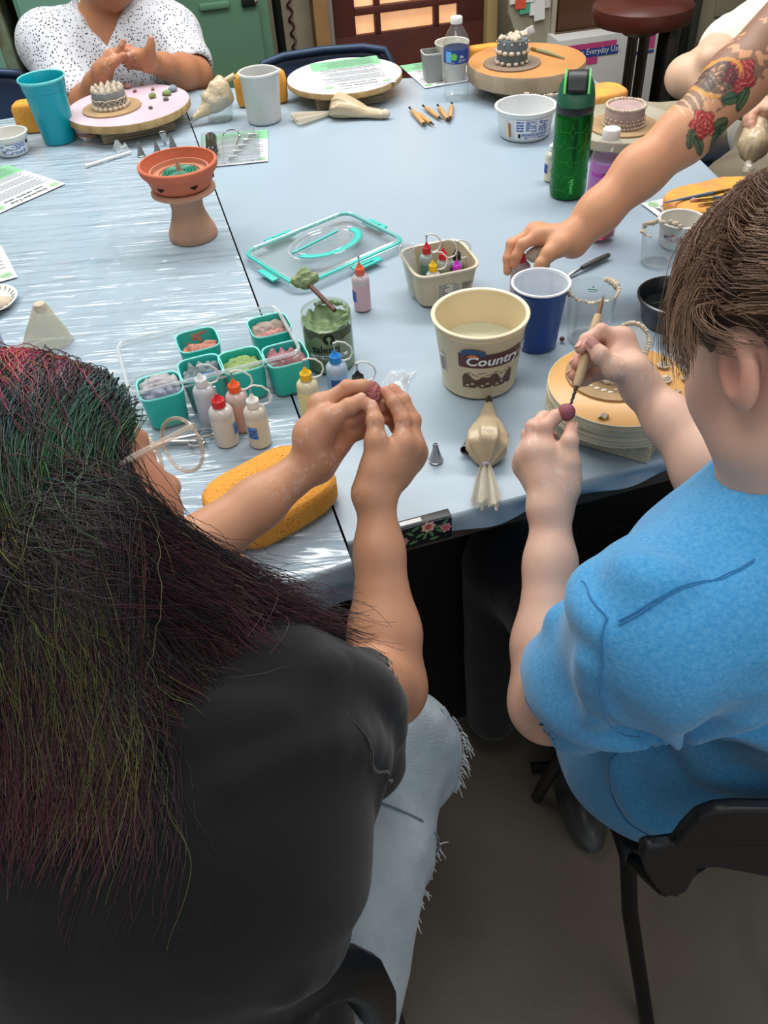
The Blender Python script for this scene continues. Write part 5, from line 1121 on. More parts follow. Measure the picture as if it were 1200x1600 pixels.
for (cp, zc, lab, cc, fill, sd) in CUPS:
    hc = 0.058; p = A_(Tz(cp[0], cp[1], TZ+hc)); c_ = thing('clay_cup', lab, 'cup', (p[0], p[1], TZ+0.003), an, 'teal cups of clay in the clear box'); r = 0.0335
    MB().sup([(0.0001, 0), (r*0.84, 0), (r*0.88, 0.003), (r, hc-0.002), (r*0.96, hc-0.002), (r*0.85, 0.005), (0.0001, 0.004)], 56, 4.5).build('cup_body', mcup, c_)
    MB().sup([(r*0.955, hc-0.002), (r*0.96, hc), (r*1.015, hc+0.0005), (r*1.025, hc-0.0015), (r*0.99, hc-0.003)], 56, 4.5).build('rim', mcupr, c_)
    for j, col in enumerate(cc):
        mb = MB(); two = len(cc) == 2; zf = hc*fill*(0.86 if sd != 2 else 0.9); amp = 0.011 if sd in (3, 6) else 0.007
        def fn(u, v, j=j, two=two, zf=zf, sd=sd):
            x = (u*2-1)*r*0.93; y0, y1 = (-r*0.93, r*0.93)
            if two: y0, y1 = ((-r*0.15, r*0.93) if j == 0 else (-r*0.93, -r*0.02))
            if sd == 2: y0, y1 = (-r*0.92, r*0.15)
            y = y0+(y1-y0)*v; P = np.array([[x*70+sd*7, y*70, j*3.0]]); rdg = abs(vnoise(P)[0]-0.5)*2; P2 = P*2.6; e = (max(0, 1-abs(2*u-1)**4)*max(0, 1-abs(2*v-1)**4))**0.5
            z = zf-0.004+(0.014+0.0*j)*e+amp*(rdg-0.4)+0.004*(vnoise(P2)[0]-0.5)
            z = min(max(z+0.006, 0.006), hc+0.005); tp = 0.85+0.10*min(1.0, z/hc); q_ = (abs(x)**4.5+abs(y)**4.5)**(1/4.5); m2 = max(abs(x), abs(y)); k_ = (m2/q_ if q_ > 1e-9 else 1.0)*tp/0.93
            return (x*k_, y*k_, z)
        mb.grid(fn, 34, 34); V = mb.v[0]
        N_ = 34; ring = [i for i in range(N_)]+[(k+1)*N_-1 for k in range(1, N_)]+[N_*N_-1-i for i in range(1, N_)]+[(N_-1-k)*N_ for k in range(1, N_-1)]
        low = V[ring].copy(); low[:, :2] *= 0.82; low[:, 2] = 0.006; b0 = mb.n; mb.add(low, []); m_ = len(ring); mb.f += [(ring[i], b0+i, b0+(i+1) % m_, ring[(i+1) % m_]) for i in range(m_)]; mb.m += [0]*m_
        mb.build('clay', mat('wet_clay_%d_%d' % (col[0], col[1]), col, 0.6, bump=(90, 0.35), var=(40, [c*0.86 for c in col], 0.2)), c_, angle=80)
    if sd == 2:
        mb = MB()
        for (x0, z0, w_, h_) in ((0.0, 0.045, 0.014, 0.012), (0.006, 0.036, 0.006, 0.018), (0.014, 0.050, 0.012, 0.006), (-0.016, 0.032, 0.010, 0.012), (-0.010, 0.025, 0.006, 0.014)): mb.box((w_, 0.0012, h_), (x0, r*(0.86+0.10*z0/hc), z0), 0.0004)
        mb.build('clay_smear', mat('clay_smear_dry', (184, 130, 112), 0.85), c_)
# ---- green jar with lettering
q = Tz(518, 566); fa_ = front_angle(q); t = thing('clear_jar', 'clear round jar half full of green clay slip, printed in black', 'jar', q, fa_)
Rj, Hj = 0.0405, 0.100
MB().lathe([(0.0001, 0), (Rj-0.004, 0), (Rj, 0.004), (Rj, Hj-0.026), (Rj-0.001, Hj-0.022), (Rj+0.001, Hj-0.020), (Rj+0.001, Hj-0.018), (Rj-0.0015, Hj-0.016), (Rj-0.0015, Hj-0.011), (Rj, Hj-0.009), (Rj-0.0015, Hj-0.006), (Rj-0.001, Hj), (Rj-0.003, Hj), (Rj-0.0035, Hj-0.004)], 60).build('jar_body', clear('jar_clear', tint=(244, 248, 240), opac=0.10, rough=0.05, haze=(190, 200, 170)), t)
mgs = mat('green_slip', (138, 160, 116), 0.55, bump=(40, 0.4), var=(24, (100, 124, 84), 0.2))
MB().lathe([(0.0001, 0.002), (Rj-0.005, 0.002), (Rj-0.0015, 0.005), (Rj-0.0015, Hj-0.040)], 60, fn=lambda p, a: (p[0], p[1], p[2]+(0.010*(vnoise(np.array([[a*2.2, 3.3, 1.0]]))[0])+0.003*math.sin(9*a)*(1) if p[2] > 0.03 else 0))).build('slip_wall', mat('green_slip_wall', (122, 144, 108), 0.5, var=(20, (122, 142, 108), 0.2)), t)
mb = MB()
mb.grid(lambda u, v: ((Rj-0.002)*v*math.cos(2*PI*u), (Rj-0.002)*v*math.sin(2*PI*u), Hj-0.036+0.012*abs(vnoise(np.array([[v*3*math.cos(2*PI*u)+5, v*3*math.sin(2*PI*u), 1.0]]))[0]-0.5)*2+0.014*v**3), 48, 16, closed_u=True); mb.build('slip_surface', mgs, t, angle=80)
crust(t, Rj-0.005, Hj-0.006, 26, 0.0034, 6, 0.9, 3.8, mgs, 'dried_slip', 0.2)
mb = MB(); text_wrap(mb, 'talenti', 0.0185, Rj, 0.044, -0.030/Rj, 0, 0.0004, 0); 
v = []; n_ = 30
for (r1, r0, zc_) in ((0.0095, 0.0, 0.0685),):
    pts = [((Rj+0.0008)*math.cos((r1*math.cos(a))/Rj), (Rj+0.0008)*math.sin((r1*math.cos(a))/Rj), zc_+r1*math.sin(a)) for a in [2*PI*k/n_ for k in range(n_)]]; mb.add(pts, [tuple(range(n_))])
pts = [((Rj+0.0012)*math.cos(x/Rj), (Rj+0.0012)*math.sin(x/Rj), 0.0685+z) for x, z in [(0.0032*math.cos(a), 0.0015+0.0042*math.sin(a)) for a in [2*PI*k/20 for k in range(20)]]]; mb.add(pts, [tuple(range(20))], 1)
patch_wrap(mb, -0.0012, 0.0012, 0.059, 0.067, Rj, 0, 0, 0.0012, 1)
patch_wrap(mb, -0.036, 0.030, 0.033, 0.039, Rj, 0, 0, 0.0005, 2); text_wrap(mb, 'DAIRY FREE SORBETTO', 0.0048, Rj, 0.0345, -0.027/Rj, 0, 0.0002, 0, off=0.0009); text_wrap(mb, 'Cold Brew Coffee', 0.0058, Rj, 0.024, -0.020/Rj, 0, 0.0001, 0)
print_lines(mb, -0.012, 0.012, 0.012, 0.018, 2, Rj, 0, 0, 3, 0.9, 0.4, 0)
mb.build('lettering', [pblack, mgs, mat('print_white', (235, 235, 235))], t, smooth=False)
# stick tipped with green clay lying on the lid
t = thing('clay_stick', 'brown stick ending in a lump of green clay, leaning from the jar over the lid', 'stick', (q[0], q[1], TZ+0.09), 0)
g0 = A_(Tz(500, 462, TZ+0.105))-A_(t.location); g1 = A_(Tz(478, 440, TZ+0.112))-A_(t.location); gi = g0+(g0-g1)/np.linalg.norm(g0-g1)*0.045
MB().tube([gi, g0, g1], [0.004, 0.004, 0.004], 8).build('stick', mat('dark_reddish_wood', (96, 62, 50), 0.6), t)
c_ = A_(t.location)+g1
Fl = uni(0.006, cap(c_, c_+(-0.006, 0.004, 0.006), 0.012, 0.010), ell(c_+(-0.014, 0.0, 0.002), (0.012, 0.010, 0.009)), ell(c_+(0.010, 0.004, 0.004), (0.011, 0.009, 0.009)), ell(c_+(0.0, 0.006, 0.012), (0.010, 0.009, 0.008)))
sdf_obj('clay_lump', Fl, 0.0014, mat('green_clay_crumb', (132, 150, 108), 0.8, bump=(120, 0.4)), t, disp=lambda V: 0.009*(fbm(V*140, 3)-0.5), origin=t.location)
# ---- square tub of squeeze bottles
q = Tz(684, 470); t_an = math.atan2(*(A_(Tz(745, 470))-A_(Tz(640, 492)))[[1, 0]])
lc = (q[0]+0.006, q[1]+0.030, TZ); t = thing('square_tub', 'tan square tub crowded with squeeze bottles, behind the big pail', 'tub', lc, t_an)
mtan = mat('tan_plastic', (196, 180, 150), 0.45); Hs = 0.070; r = 0.060
MB().sup([(0.0001, 0.001), (r*0.80-0.004, 0), (r*0.82, 0.004), (r*0.97, Hs-0.008), (r*0.99, Hs-0.007), (r*1.0, Hs-0.002), (r*0.955, Hs-0.002), (r*0.945, Hs-0.008), (r*0.80, 0.006), (0.0001, 0.004)], 72, 5.0).build('tub_body', mtan, t)
MB().sup([(r*0.985, Hs-0.006), (r*1.03, Hs-0.004), (r*1.035, Hs-0.001), (r*1.01, Hs), (r*0.95, Hs-0.001), (r*0.95, Hs-0.004)], 72, 5.0).build('rim', mat('tan_rim', (206, 194, 170), 0.4), t)
mb = MB(); yf = -r*0.9
def onface(x, z): s = 0.82+(0.97-0.82)*z/Hs; return (x, -r*s-0.0009, z)
def fq(x0, x1, z0, z1, mi): mb.add([onface(x0, z0), onface(x1, z0), onface(x1, z1), onface(x0, z1)], [(0, 1, 2, 3)], mi)
fq(-0.022, 0.006, 0.008, 0.048, 1); rr = random.Random(3)
for k in range(9):
    a = onface(-0.020, 0.011+k*0.0038); L_ = rr.uniform(0.012, 0.022); mb.add([(-0.020, a[1]-0.0004, a[2]), (-0.020+L_, a[1]-0.0004, a[2]), (-0.020+L_, a[1]-0.0004, a[2]+0.0016), (-0.020, a[1]-0.0004, a[2]+0.0016)], [(0, 1, 2, 3)], 0)
fq(0.008, 0.020, 0.022, 0.046, 1)
for k in range(6):
    a = onface(0.009, 0.024+k*0.0036); mb.add([(0.009, a[1]-0.0004, a[2]), (0.019, a[1]-0.0004, a[2]), (0.019, a[1]-0.0004, a[2]+0.0014), (0.009, a[1]-0.0004, a[2]+0.0014)], [(0, 1, 2, 3)], 0)
v, f, wd = text_geo('CHAROPOL', 0.0065); 
v2, f2, wd2 = text_geo('Nutrition Facts', 0.0046)
mb.add(np.array([(x-0.020, onface(0, 0.0445)[1]-0.0006, 0.0445+z) for x, z in v2[:, :2]]), f2, 0)
for k in range(3):
    a = onface(0.026, 0.040-k*0.0045); mb.add([(0.024, a[1]-0.0004, a[2]), (0.044-0.004*k, a[1]-0.0004, a[2]), (0.044-0.004*k, a[1]-0.0004, a[2]+0.002), (0.024, a[1]-0.0004, a[2]+0.002)], [(0, 1, 2, 3)], 0)
mb.build('printed_label', [mat('print_grey', (96, 90, 84), 0.6), mat('label_beige', (206, 198, 182), 0.5)], t, smooth=False)
def inT(x, y): c, s = math.cos(t_an), math.sin(t_an); return (lc[0]+x*c-y*s, lc[1]+x*s+y*c, TZ+0.006)
for (x, y, bd, cp, lab, nd, lo, h) in ((-0.018, 0.014, (84, 128, 120), (190, 30, 44), 'dark teal squeeze bottle with a red cap, back of the square tub', 1, 1, 0.066), (-0.018, -0.020, (186, 190, 196), (240, 190, 24), 'pale grey squeeze bottle with a yellow cap, front of the square tub', 1, 1, 0.048), (0.008, 0.0, (120, 140, 104), (206, 28, 40), 'green squeeze bottle with a red cap, middle of the square tub', 1, 1, 0.056), (0.026, -0.022, (176, 176, 178), (196, 50, 200), 'squeeze bottle with a magenta cap in the square tub', 1, 0, 0.040), (0.037, 0.008, (60, 56, 54), (28, 28, 30), 'dark squeeze bottle with a black cap, right side of the square tub', 1, 1, 0.046)):
    squeeze(lab, inT(x, y), 0.0135, h, bd, cp, 0.3 if lo else 0, lo, None, 'squeeze bottles crowded in the square tub')
p = inT(-0.046, 0.004); t = thing('clear_tumbler', 'clear thin cup jammed in the left corner of the square tub', 'cup', p, 0, 'clear plastic cups'); t.rotation_euler = (0.1, -0.12, 0)
MB().lathe(cupprof(0.0105, 0.0135, 0.098, 0.0008), 32).build('cup_body', mclear2, t)
# ---- big tan pail
q = Tz(748, 592); fa_ = front_angle(q); Rb2, Rt2, Hb2 = 0.0575, 0.0715, 0.122; sl = (Rt2-Rb2)/Hb2
t = thing('pail', 'large tan round margarine pail of cloudy water with brown printed label', 'pail', q, fa_-0.38)
mp2 = mat('tan_pail_plastic', (222, 204, 168), 0.42, spec=0.5)
MB().lathe([(0.0001, 0.001), (Rb2-0.004, 0), (Rb2, 0.003), (Rt2-0.002, Hb2-0.014), (Rt2, Hb2-0.012), (Rt2, Hb2-0.003), (Rt2-0.003, Hb2-0.003), (Rt2-0.0035, Hb2-0.012), (Rb2-0.002, 0.006), (0.0001, 0.004)], 80).build('pail_body', mp2, t)
MB().lathe([(Rt2-0.001, Hb2-0.005), (Rt2+0.0024, Hb2-0.004), (Rt2+0.003, Hb2-0.001), (Rt2+0.001, Hb2), (Rt2-0.003, Hb2-0.001), (Rt2-0.0035, Hb2-0.004)], 80).build('rim', mat('cream_rim', (234, 218, 184), 0.35), t)
MB().lathe([(0.0001, 0.066), (Rb2+0.066*sl-0.0028, 0.066)], 80).build('cloudy_water', mat('cloudy_water', (200, 200, 172), 0.06, spec=0.6), t)
mb = MB(); x0 = -0.006
patch_wrap(mb, x0, 0.086, 0.064, 0.089, Rb2, 0, sl, 0.0004, 0, 24); patch_wrap(mb, x0+0.005, 0.080, 0.0245, 0.064, Rb2, 0, sl, 0.0006, 1, 24)
def curved_patch(pts, mi, off=0.001):
    mb.add([((Rb2+sl*z+off)*math.cos(x/Rb2), (Rb2+sl*z+off)*math.sin(x/Rb2), z) for x, z in pts], [tuple(range(len(pts)))], mi)
xs = [x0+0.005+k*0.0025 for k in range(30)]
for k in range(29):
    xa, xb = xs[k], xs[k+1]; h1 = lambda x: 0.040+0.010*abs(math.sin(x*95+1))+0.004*math.sin(x*310); curved_patch([(xa, 0.026), (xb, 0.026), (xb, h1(xb)), (xa, h1(xa))], 2, 0.0012)
for k in range(9): curved_patch([(x0+0.012+k*0.007+q1*0.0022, 0.031+0.004*math.sin(k*2.1)+q2*0.0018) for q1, q2 in ((-1, -1), (1, -1), (1.3, 0), (0.6, 1), (-0.8, 0.7))], 1, 0.0017)
for k in range(14): curved_patch([(x0+0.008+k*0.005, 0.052+0.003*math.sin(k*1.7)), (x0+0.012+k*0.005, 0.052+0.003*math.sin(k*1.7)), (x0+0.012+k*0.005, 0.0532+0.003*math.sin(k*1.7)), (x0+0.008+k*0.005, 0.0532+0.003*math.sin(k*1.7))], 2, 0.0012)
# blue banner
bn = [(-0.0015+0.031*k/12, 0.0855+0.0065*math.sin(PI*k/12)*0.8) for k in range(13)]; bn2 = [(-0.0015+0.031*k/12, 0.0945+0.0045*math.sin(PI*k/12)) for k in range(12, -1, -1)]
for k in range(12): curved_patch([bn[k], bn[k+1], bn2[11-k], bn2[12-k]], 3, 0.0012)
for k in range(8): a0, a1 = PI*k/8, PI*(k+1)/8; curved_patch([(0.014, 0.0845), (0.014+0.008*math.cos(a0), 0.0845+0.005*math.sin(a0)), (0.014+0.008*math.cos(a1), 0.0845+0.005*math.sin(a1))], 5, 0.0014)
text_wrap(mb, 'HILL COUNTRY FARE', 0.0044, Rb2, 0.0915, 0.0008/Rb2, sl, 0.0002, 4, off=0.0018+0.0)
v, f, wd = text_geo('Country Spread', 0.0225, 0.0006)
xx = v[:, 0]*0.98+0.004+v[:, 1]*0.18; zz = v[:, 1]*1.0+0.0695; rr_ = Rb2+sl*zz+0.0014; mb.add(np.c_[rr_*np.cos(xx/Rb2), rr_*np.sin(xx/Rb2), zz], f, 4)
text_wrap(mb, '37% VEGETABLE OIL SPREAD', 0.0042, Rb2, 0.0185, 0.008/Rb2, sl, 0.0002, 6, off=0.0008); text_wrap(mb, 'NET WT 45 OZ (2 LB 13 OZ)', 0.0036, Rb2, 0.0125, 0.018/Rb2, sl, 0.0002, 6, off=0.0008)
patch_wrap(mb, -0.044, -0.031, 0.038, 0.072, Rb2, 0, sl, 0.0004, 4); print_lines(mb, -0.043, -0.032, 0.041, 0.069, 11, Rb2, 0, sl, 5, 0.95, 0.6, 7)
mb.build('printed_label', [mat('print_maroon', (92, 56, 52), 0.5), mat('print_pale_tan', (212, 194, 160), 0.5), mat('print_umber', (96, 70, 58), 0.55), mat('print_navy', (44, 82, 126), 0.5), mat('print_white', (235, 235, 235)), mat('print_orange', (214, 120, 70), 0.5), pblack, mat('print_grey', (96, 90, 84))], t, smooth=False)
# ---- blue party cup
q = Tz(838, 537); t = thing('blue_cup', 'blue plastic party cup with white lining, beside the tan pail', 'cup', q)
mblu = mat('cup_blue', (16, 62, 136), 0.28); f10 = lambda p, a: (p[0]*(1+0.012*math.cos(10*a)*(p[2] > 0.03)*(p[2] < 0.09)), p[1]*(1+0.012*math.cos(10*a)*(p[2] > 0.03)*(p[2] < 0.09)), p[2])
MB().lathe([(0.0001, 0), (0.031, 0), (0.0325, 0.002), (0.035, 0.030), (0.0355, 0.031), (0.043, 0.105), (0.0440, 0.106), (0.0445, 0.112)], 60, fn=f10).build('cup_body', mblu, t)
def scal(p, a): k = 0.0022*abs(math.cos(5*a)) if 0.085 < p[2] < 0.104 else 0; r = math.hypot(p[0], p[1]); s = (r-k)/r if r > 0.01 else 1; return (p[0]*s, p[1]*s, p[2])
MB().lathe([(0.0445, 0.112), (0.0425, 0.111), (0.0418, 0.104), (0.0405, 0.096), (0.0398, 0.086), (0.0300, 0.006), (0.0001, 0.005)], 80, fn=scal).build('lining', mat('cup_lining', (206, 212, 220), 0.35), t)
MB().tube([(0.0455*math.cos(a), 0.0455*math.sin(a), 0.113) for a in [2*PI*k/60 for k in range(60)]], 0.0022, 8, closed=True).build('rim', mat('white_rim', (232, 234, 236), 0.35), t)
# ---- clear cups with clay on the rim
def clearcup(label, loc, rb, rt, h, crusts, grp='clear plastic cups', logo=None):
    t = thing('clear_cup', label, 'cup', loc, 0, grp)
    MB().lathe(cupprof(rb, rt, h, 0.0009), 52).build('cup_body', mclear, t)
    MB().tube([(rt*1.01*math.cos(a), rt*1.01*math.sin(a), h-0.001) for a in [2*PI*k/52 for k in range(52)]], 0.0013, 6, closed=True).build('rim', mclear2, t)
    MB().lathe([(rb*0.75, 0.004), (rb*0.95, 0.0045)], 40).build('base_ring', mclear2, t)
    for (a0, a1, n, s, sd) in crusts: crust(t, rt*0.99, h-0.001, n, s, sd, a0, a1, gap=0.05)
    return t
q = Tz(917, 528); t = clearcup('clear cup with cream clay smeared round its rim, right of the blue cup', q, 0.033, 0.0405, 0.092, ((PI*0.95, PI*1.9, 22, 0.0026, 3), (PI*0.9, PI*1.08, 10, 0.0042, 4), (0.2, 0.9, 9, 0.0042, 5), (-0.4, 0.3, 8, 0.0026, 9)))
mb = MB(); v, f, wd = text_geo('greenware', 0.006); fa_ = front_angle(q); patch_wrap(mb, -0.009, 0.009, 0.070, 0.0715, 0.0365, fa_+PI, 0, -0.0015, 0); patch_wrap(mb, -0.006, 0.006, 0.0665, 0.0675, 0.0365, fa_+PI, 0, -0.0015, 0); patch_wrap(mb, -0.0012, 0.0012, 0.074, 0.077, 0.0365, fa_+PI, 0, -0.0015, 0)
mb.build('green_print', mat('print_green', (60, 150, 96), 0.5), t, smooth=False)
q = Tz(1026, 410); clearcup('clear cup with dabs of cream clay on its rim, in front of the printed tub', q, 0.030, 0.036, 0.066, ((1.2, 2.5, 7, 0.0045, 3), (2.9, 4.0, 6, 0.0035, 4), (0.2, 1.0, 5, 0.004, 5)))
q = Tz(1063, 388); t = tub('off white round tub with red lettering, behind the clay dabbed cup', (q[0], q[1]+0.02, TZ), 0.036, 0.042, 0.052, mat('ivory_tub', (214, 210, 200), 0.45))
fa_ = front_angle(q); mb = MB(); text_wrap(mb, 'Dpi', 0.020, 0.038, 0.020, fa_-0.35, 0.11, 0.0006, 0, off=0.0008); patch_wrap(mb, -0.026, -0.014, 0.022, 0.030, 0.037, fa_, 0.11, 0.0006, 1); patch_wrap(mb, 0.016, 0.030, 0.018, 0.026, 0.037, fa_, 0.11, 0.0006, 1); mb.build('lettering', [mat('print_red', (200, 40, 56), 0.5), mat('print_dark_blue', (36, 52, 100), 0.5)], t, smooth=False)
# ---- black round bowl of dark water
q = Tz(1047, 500); t = thing('black_bowl', 'round black plastic bowl of dark water, behind the round boards', 'bowl', (q[0]+0.004, q[1]+0.0, TZ))
mbk = mat('black_gloss_plastic', (20, 22, 26), 0.25, spec=0.6)
MB().lathe([(0.0001, 0), (0.050, 0), (0.053, 0.004), (0.060, 0.040), (0.063, 0.041), (0.0655, 0.045), (0.0655, 0.048), (0.062, 0.049), (0.058, 0.044), (0.051, 0.008), (0.0001, 0.006)], 64).build('bowl_body', mbk, t)
MB().lathe([(0.0001, 0.024), (0.0535, 0.024)], 64).build('dark_water', mat('dark_water', (26, 30, 30), 0.05, spec=0.7), t)
# ---- grey clay knife and scattered balls
a = A_(Tz(884, 435)); b = A_(Tz(951, 403)); t = thing('clay_knife', 'dark grey modelling knife lying above the clay rimmed cup', 'knife', tuple(a), math.atan2(b[1]-a[1], b[0]-a[0])); L_ = float(np.linalg.norm(b-a))
MB().tube([(L_*0.36, 0, 0.006), (L_*0.42, 0, 0.006), (L_*0.7, 0, 0.006), (L_*0.95, 0, 0.006), (L_, 0, 0.006)], [0.004, 0.005, 0.0058, 0.0052, 0.004], 10).build('handle', mat('dark_grey_plastic', (66, 68, 66), 0.35), t)
mb = MB(); n_ = 8; mb.add([(L_*0.37, -0.003, 0.0065), (L_*0.37, 0.003, 0.0065), (L_*0.12, 0.0045, 0.005), (0, -0.001, 0.0015), (L_*0.1, -0.0035, 0.0045)]+[(x, y, z-0.0012) for x, y, z in [(L_*0.37, -0.003, 0.0065), (L_*0.37, 0.003, 0.0065), (L_*0.12, 0.0045, 0.005), (0, -0.001, 0.0026), (L_*0.1, -0.0035, 0.0045)]], [(0, 1, 2, 3, 4), (9, 8, 7, 6, 5), (0, 5, 6, 1), (1, 6, 7, 2), (2, 7, 8, 3), (3, 8, 9, 4), (4, 9, 5, 0)]); mb.build('blade', mat('dark_steel', (96, 96, 96)), t, smooth=False)
def ball(label, p, r, col=(134, 80, 84), name='clay_ball'):
    t = thing(name, label, 'clay ball', tuple(p), 0, 'little balls of clay'); mb = MB(); mb.sphere((0, 0, r), r, 20, 14); mb.v[0] = mb.v[0]*(1+0.05*(fbm(mb.v[0]*200, 2)-0.5))[:, None]; mb.build('clay', mat('ball_clay_%d' % col[0], col, 0.7, bump=(120, 0.3)), t); return t
ball('dark mauve clay ball on the blue plastic beside the blue cup', Tz(878, 533), 0.0042, (96, 66, 62))
# ---- round boards stack
zt = 0.068; c_ = Pz(968, 598, TZ+zt); bx, by = float(c_[0]), float(c_[1]); Rr = 0.0955*1.06
t = thing('board_stack', 'stack of round shellac-topped cardboard boards on square boards', 'boards', (bx, by, TZ), 0)
lay = MB(); ml1 = mat('board_layer_pale', (218, 206, 178), 0.8, var=(30, (198, 184, 152), 0.2)); ml2 = mat('board_layer_dark', (118, 98, 70), 0.85)
n1 = 13; z0 = 0.030; dz = (zt-z0)/n1
for k in range(n1):
    o_ = (random.uniform(-1, 1)*0.0012, random.uniform(-1, 1)*0.0012); z = z0+k*dz
    m_ = MB(); m_.lathe([(0.0001, z), (Rr, z), (Rr, z+dz*0.72), (Rr-0.0018, z+dz*0.74), (Rr-0.0018, z+dz), (0.0001, z+dz)], 90, c=(o_[0], o_[1], 0)) if k < n1-1 else m_.lathe([(0.0001, z), (Rr, z), (Rr, z+dz-0.0004), (0.0001, z+dz-0.0004)], 90)
    m_.build('round_board', ml1, t, angle=30)
MB().lathe([(Rr-0.0012, zt-0.0003), (Rr-0.0016, zt), (0.0001, zt)], 90).build('shellac_top', mat('shellac_top', (216, 168, 104), 0.32, var=(7, (200, 146, 84), 0.2)), t)
pa = A_(Tz(1000, 722)); an_sq = math.atan2(pa[1]-by, pa[0]-bx)+PI/4+0.08; hs = 0.074
for k in range(14):
    z = 0.030*k/14; m_ = MB(); m_.box((hs*2-0.002*(k % 2), hs*2-0.002*(k % 2), 0.030/14*0.8), (0, 0, z+0.030/28), 0, M=Matrix.Rotation(an_sq, 4, 'Z')); m_.build('square_board', ml1 if k % 2 == 0 else ml1, t, smooth=False)
mb = MB()
for (px, py, w_, h_) in ((942, 655, 0.014, 0.004), (858, 572, 0.006, 0.003)):
    p = A_(Tz(px, py, TZ+zt))
    a = math.atan2(p[1]-by, p[0]-bx); 
for (a, z, s) in ((-1.35, zt-0.004, 0.010), (-1.22, zt-0.020, 0.008)): mb.sphere(((Rr+0.0002)*math.cos(a), (Rr+0.0002)*math.sin(a), z), (s, s*0.12+0.001, s*0.32), 12, 8)
mb.build('white_slip_splash', mat('white_slip', (226, 220, 206), 0.6), t)
ZB = TZ+zt
p = Tz(950, 583, ZB+0.004); disc('brown cardboard round on the shellac boards, under the crusted ring', (p[0]+0.006, p[1], ZB), 0.066)
p = Tz(975, 572, ZB+0.01)
t = thing('ring_mould', 'clay crusted plastic ring standing open on the cardboard round', 'ring', (p[0]-0.012, p[1]+0.002, ZB+0.0038))
MB().lathe([(0.030, 0), (0.034, 0), (0.036, 0.024), (0.032, 0.024), (0.030, 0.002)], 48).build('ring_wall', mat('pale_clear_ring', (196, 204, 206), 0.3), t)
crust(t, 0.035, 0.025, 58, 0.0036, 5)
crust(t, 0.036, 0.003, 40, 0.0034, 7, PI*0.9, PI*2.0)
t = thing('leaning_ring', 'oval ring edged with ruffled cream clay, leaning against the clay work', 'ring', (p[0]+0.014, p[1]+0.024, ZB+0.004), 0)
t.rotation_euler = (math.radians(50), 0, -0.3)
MB().lathe([(0.0001, 0), (0.024, 0), (0.025, 0.002), (0.0001, 0.002)], 40, c=(0, 0.024, 0), sy=1.15).build('pale_disc', mat('pale_clear_ring', (196, 204, 206)), t)
mb = MB(); rr = random.Random(6)
for k in range(44): a = 2*PI*k/44; s = 0.0034*rr.uniform(0.7, 1.3); mb.sphere((0.0255*math.cos(a), 0.024+0.029*math.sin(a), 0.002), (s, s, s*1.2), 7, 5)
mb.build('ruffled_piping', mclayw, t)
def shell(label, px, py, r, rz, kind=0):
    q = Tz(px, py, ZB+0.002); t = thing('piped_shell', label, 'clay flower', (q[0], q[1], ZB+0.0002), rz, 'piped cream clay shells on the boards')
    mb = MB()
    if kind == 0:
        for k in range(9):
            a = -0.95+1.9*k/8; L_ = r*(1.0-0.25*abs(k-4)/4); mb.tube([(0, 0, r*0.15), (L_*0.6*math.sin(a), L_*0.6*math.cos(a), r*0.5), (L_*math.sin(a), L_*math.cos(a), r*0.1)], [r*0.06, r*0.13, r*0.07], 6)
    else:
        P = [((r*(1-0.08*k/3))*0.8*math.cos(k*0.6)*(1-k/40), (r*0.8)*math.sin(k*0.6)*(1-k/40), r*0.2+r*0.02*k) for k in range(30)]; mb.tube(P, r*0.2, 6)
    mb.build('shell_petals', mclayw, t); return t
shell('fan shaped clay shell at the front of the shellac board', 945, 655, 0.0125, 0.1); shell('twisted clay shell right of centre on the cardboard', 1037, 572, 0.011, 1.0, 1); shell('twisted clay shell nearer the forearm on the cardboard', 1040, 594, 0.011, 2.0, 1)
shell('clay shell at the right edge of the shellac board', 1073, 592, 0.010, -0.8, 1); shell('small fan shell right of the cardboard round', 1058, 613, 0.008, -0.7); shell('small clay shell half hidden by the forearm', 1006, 655, 0.007, 0.5)
mb = MB(); t = thing('slip_drips', 'row of white slip drips on the cardboard round', 'slip drips', (bx, by, ZB+0.0036)); rr = random.Random(2)
for (px, py, s) in ((915, 598, 0.004), (924, 602, 0.0028), (933, 606, 0.004), (944, 609, 0.0045), (954, 612, 0.004), (962, 608, 0.003)):
    q = Tz(px, py, ZB+0.004); mb.sphere((q[0]-bx, q[1]-by, 0.0002), (s, s*0.6, 0.0008), 10, 6)
mb.build('drips', mat('white_slip', (226, 220, 206)), t); t['kind'] = 'stuff'
q = Tz(986, 523, ZB+0.04); ball('mauve clay ball resting on top of the leaning ring', (q[0], q[1]+0.01, ZB+0.032), 0.0055, (150, 84, 92))
q = Tz(923, 590, ZB+0.006); ball('mauve clay ball by the clay crust on the cardboard', (q[0], q[1], ZB+0.0036), 0.0042, (150, 84, 92))
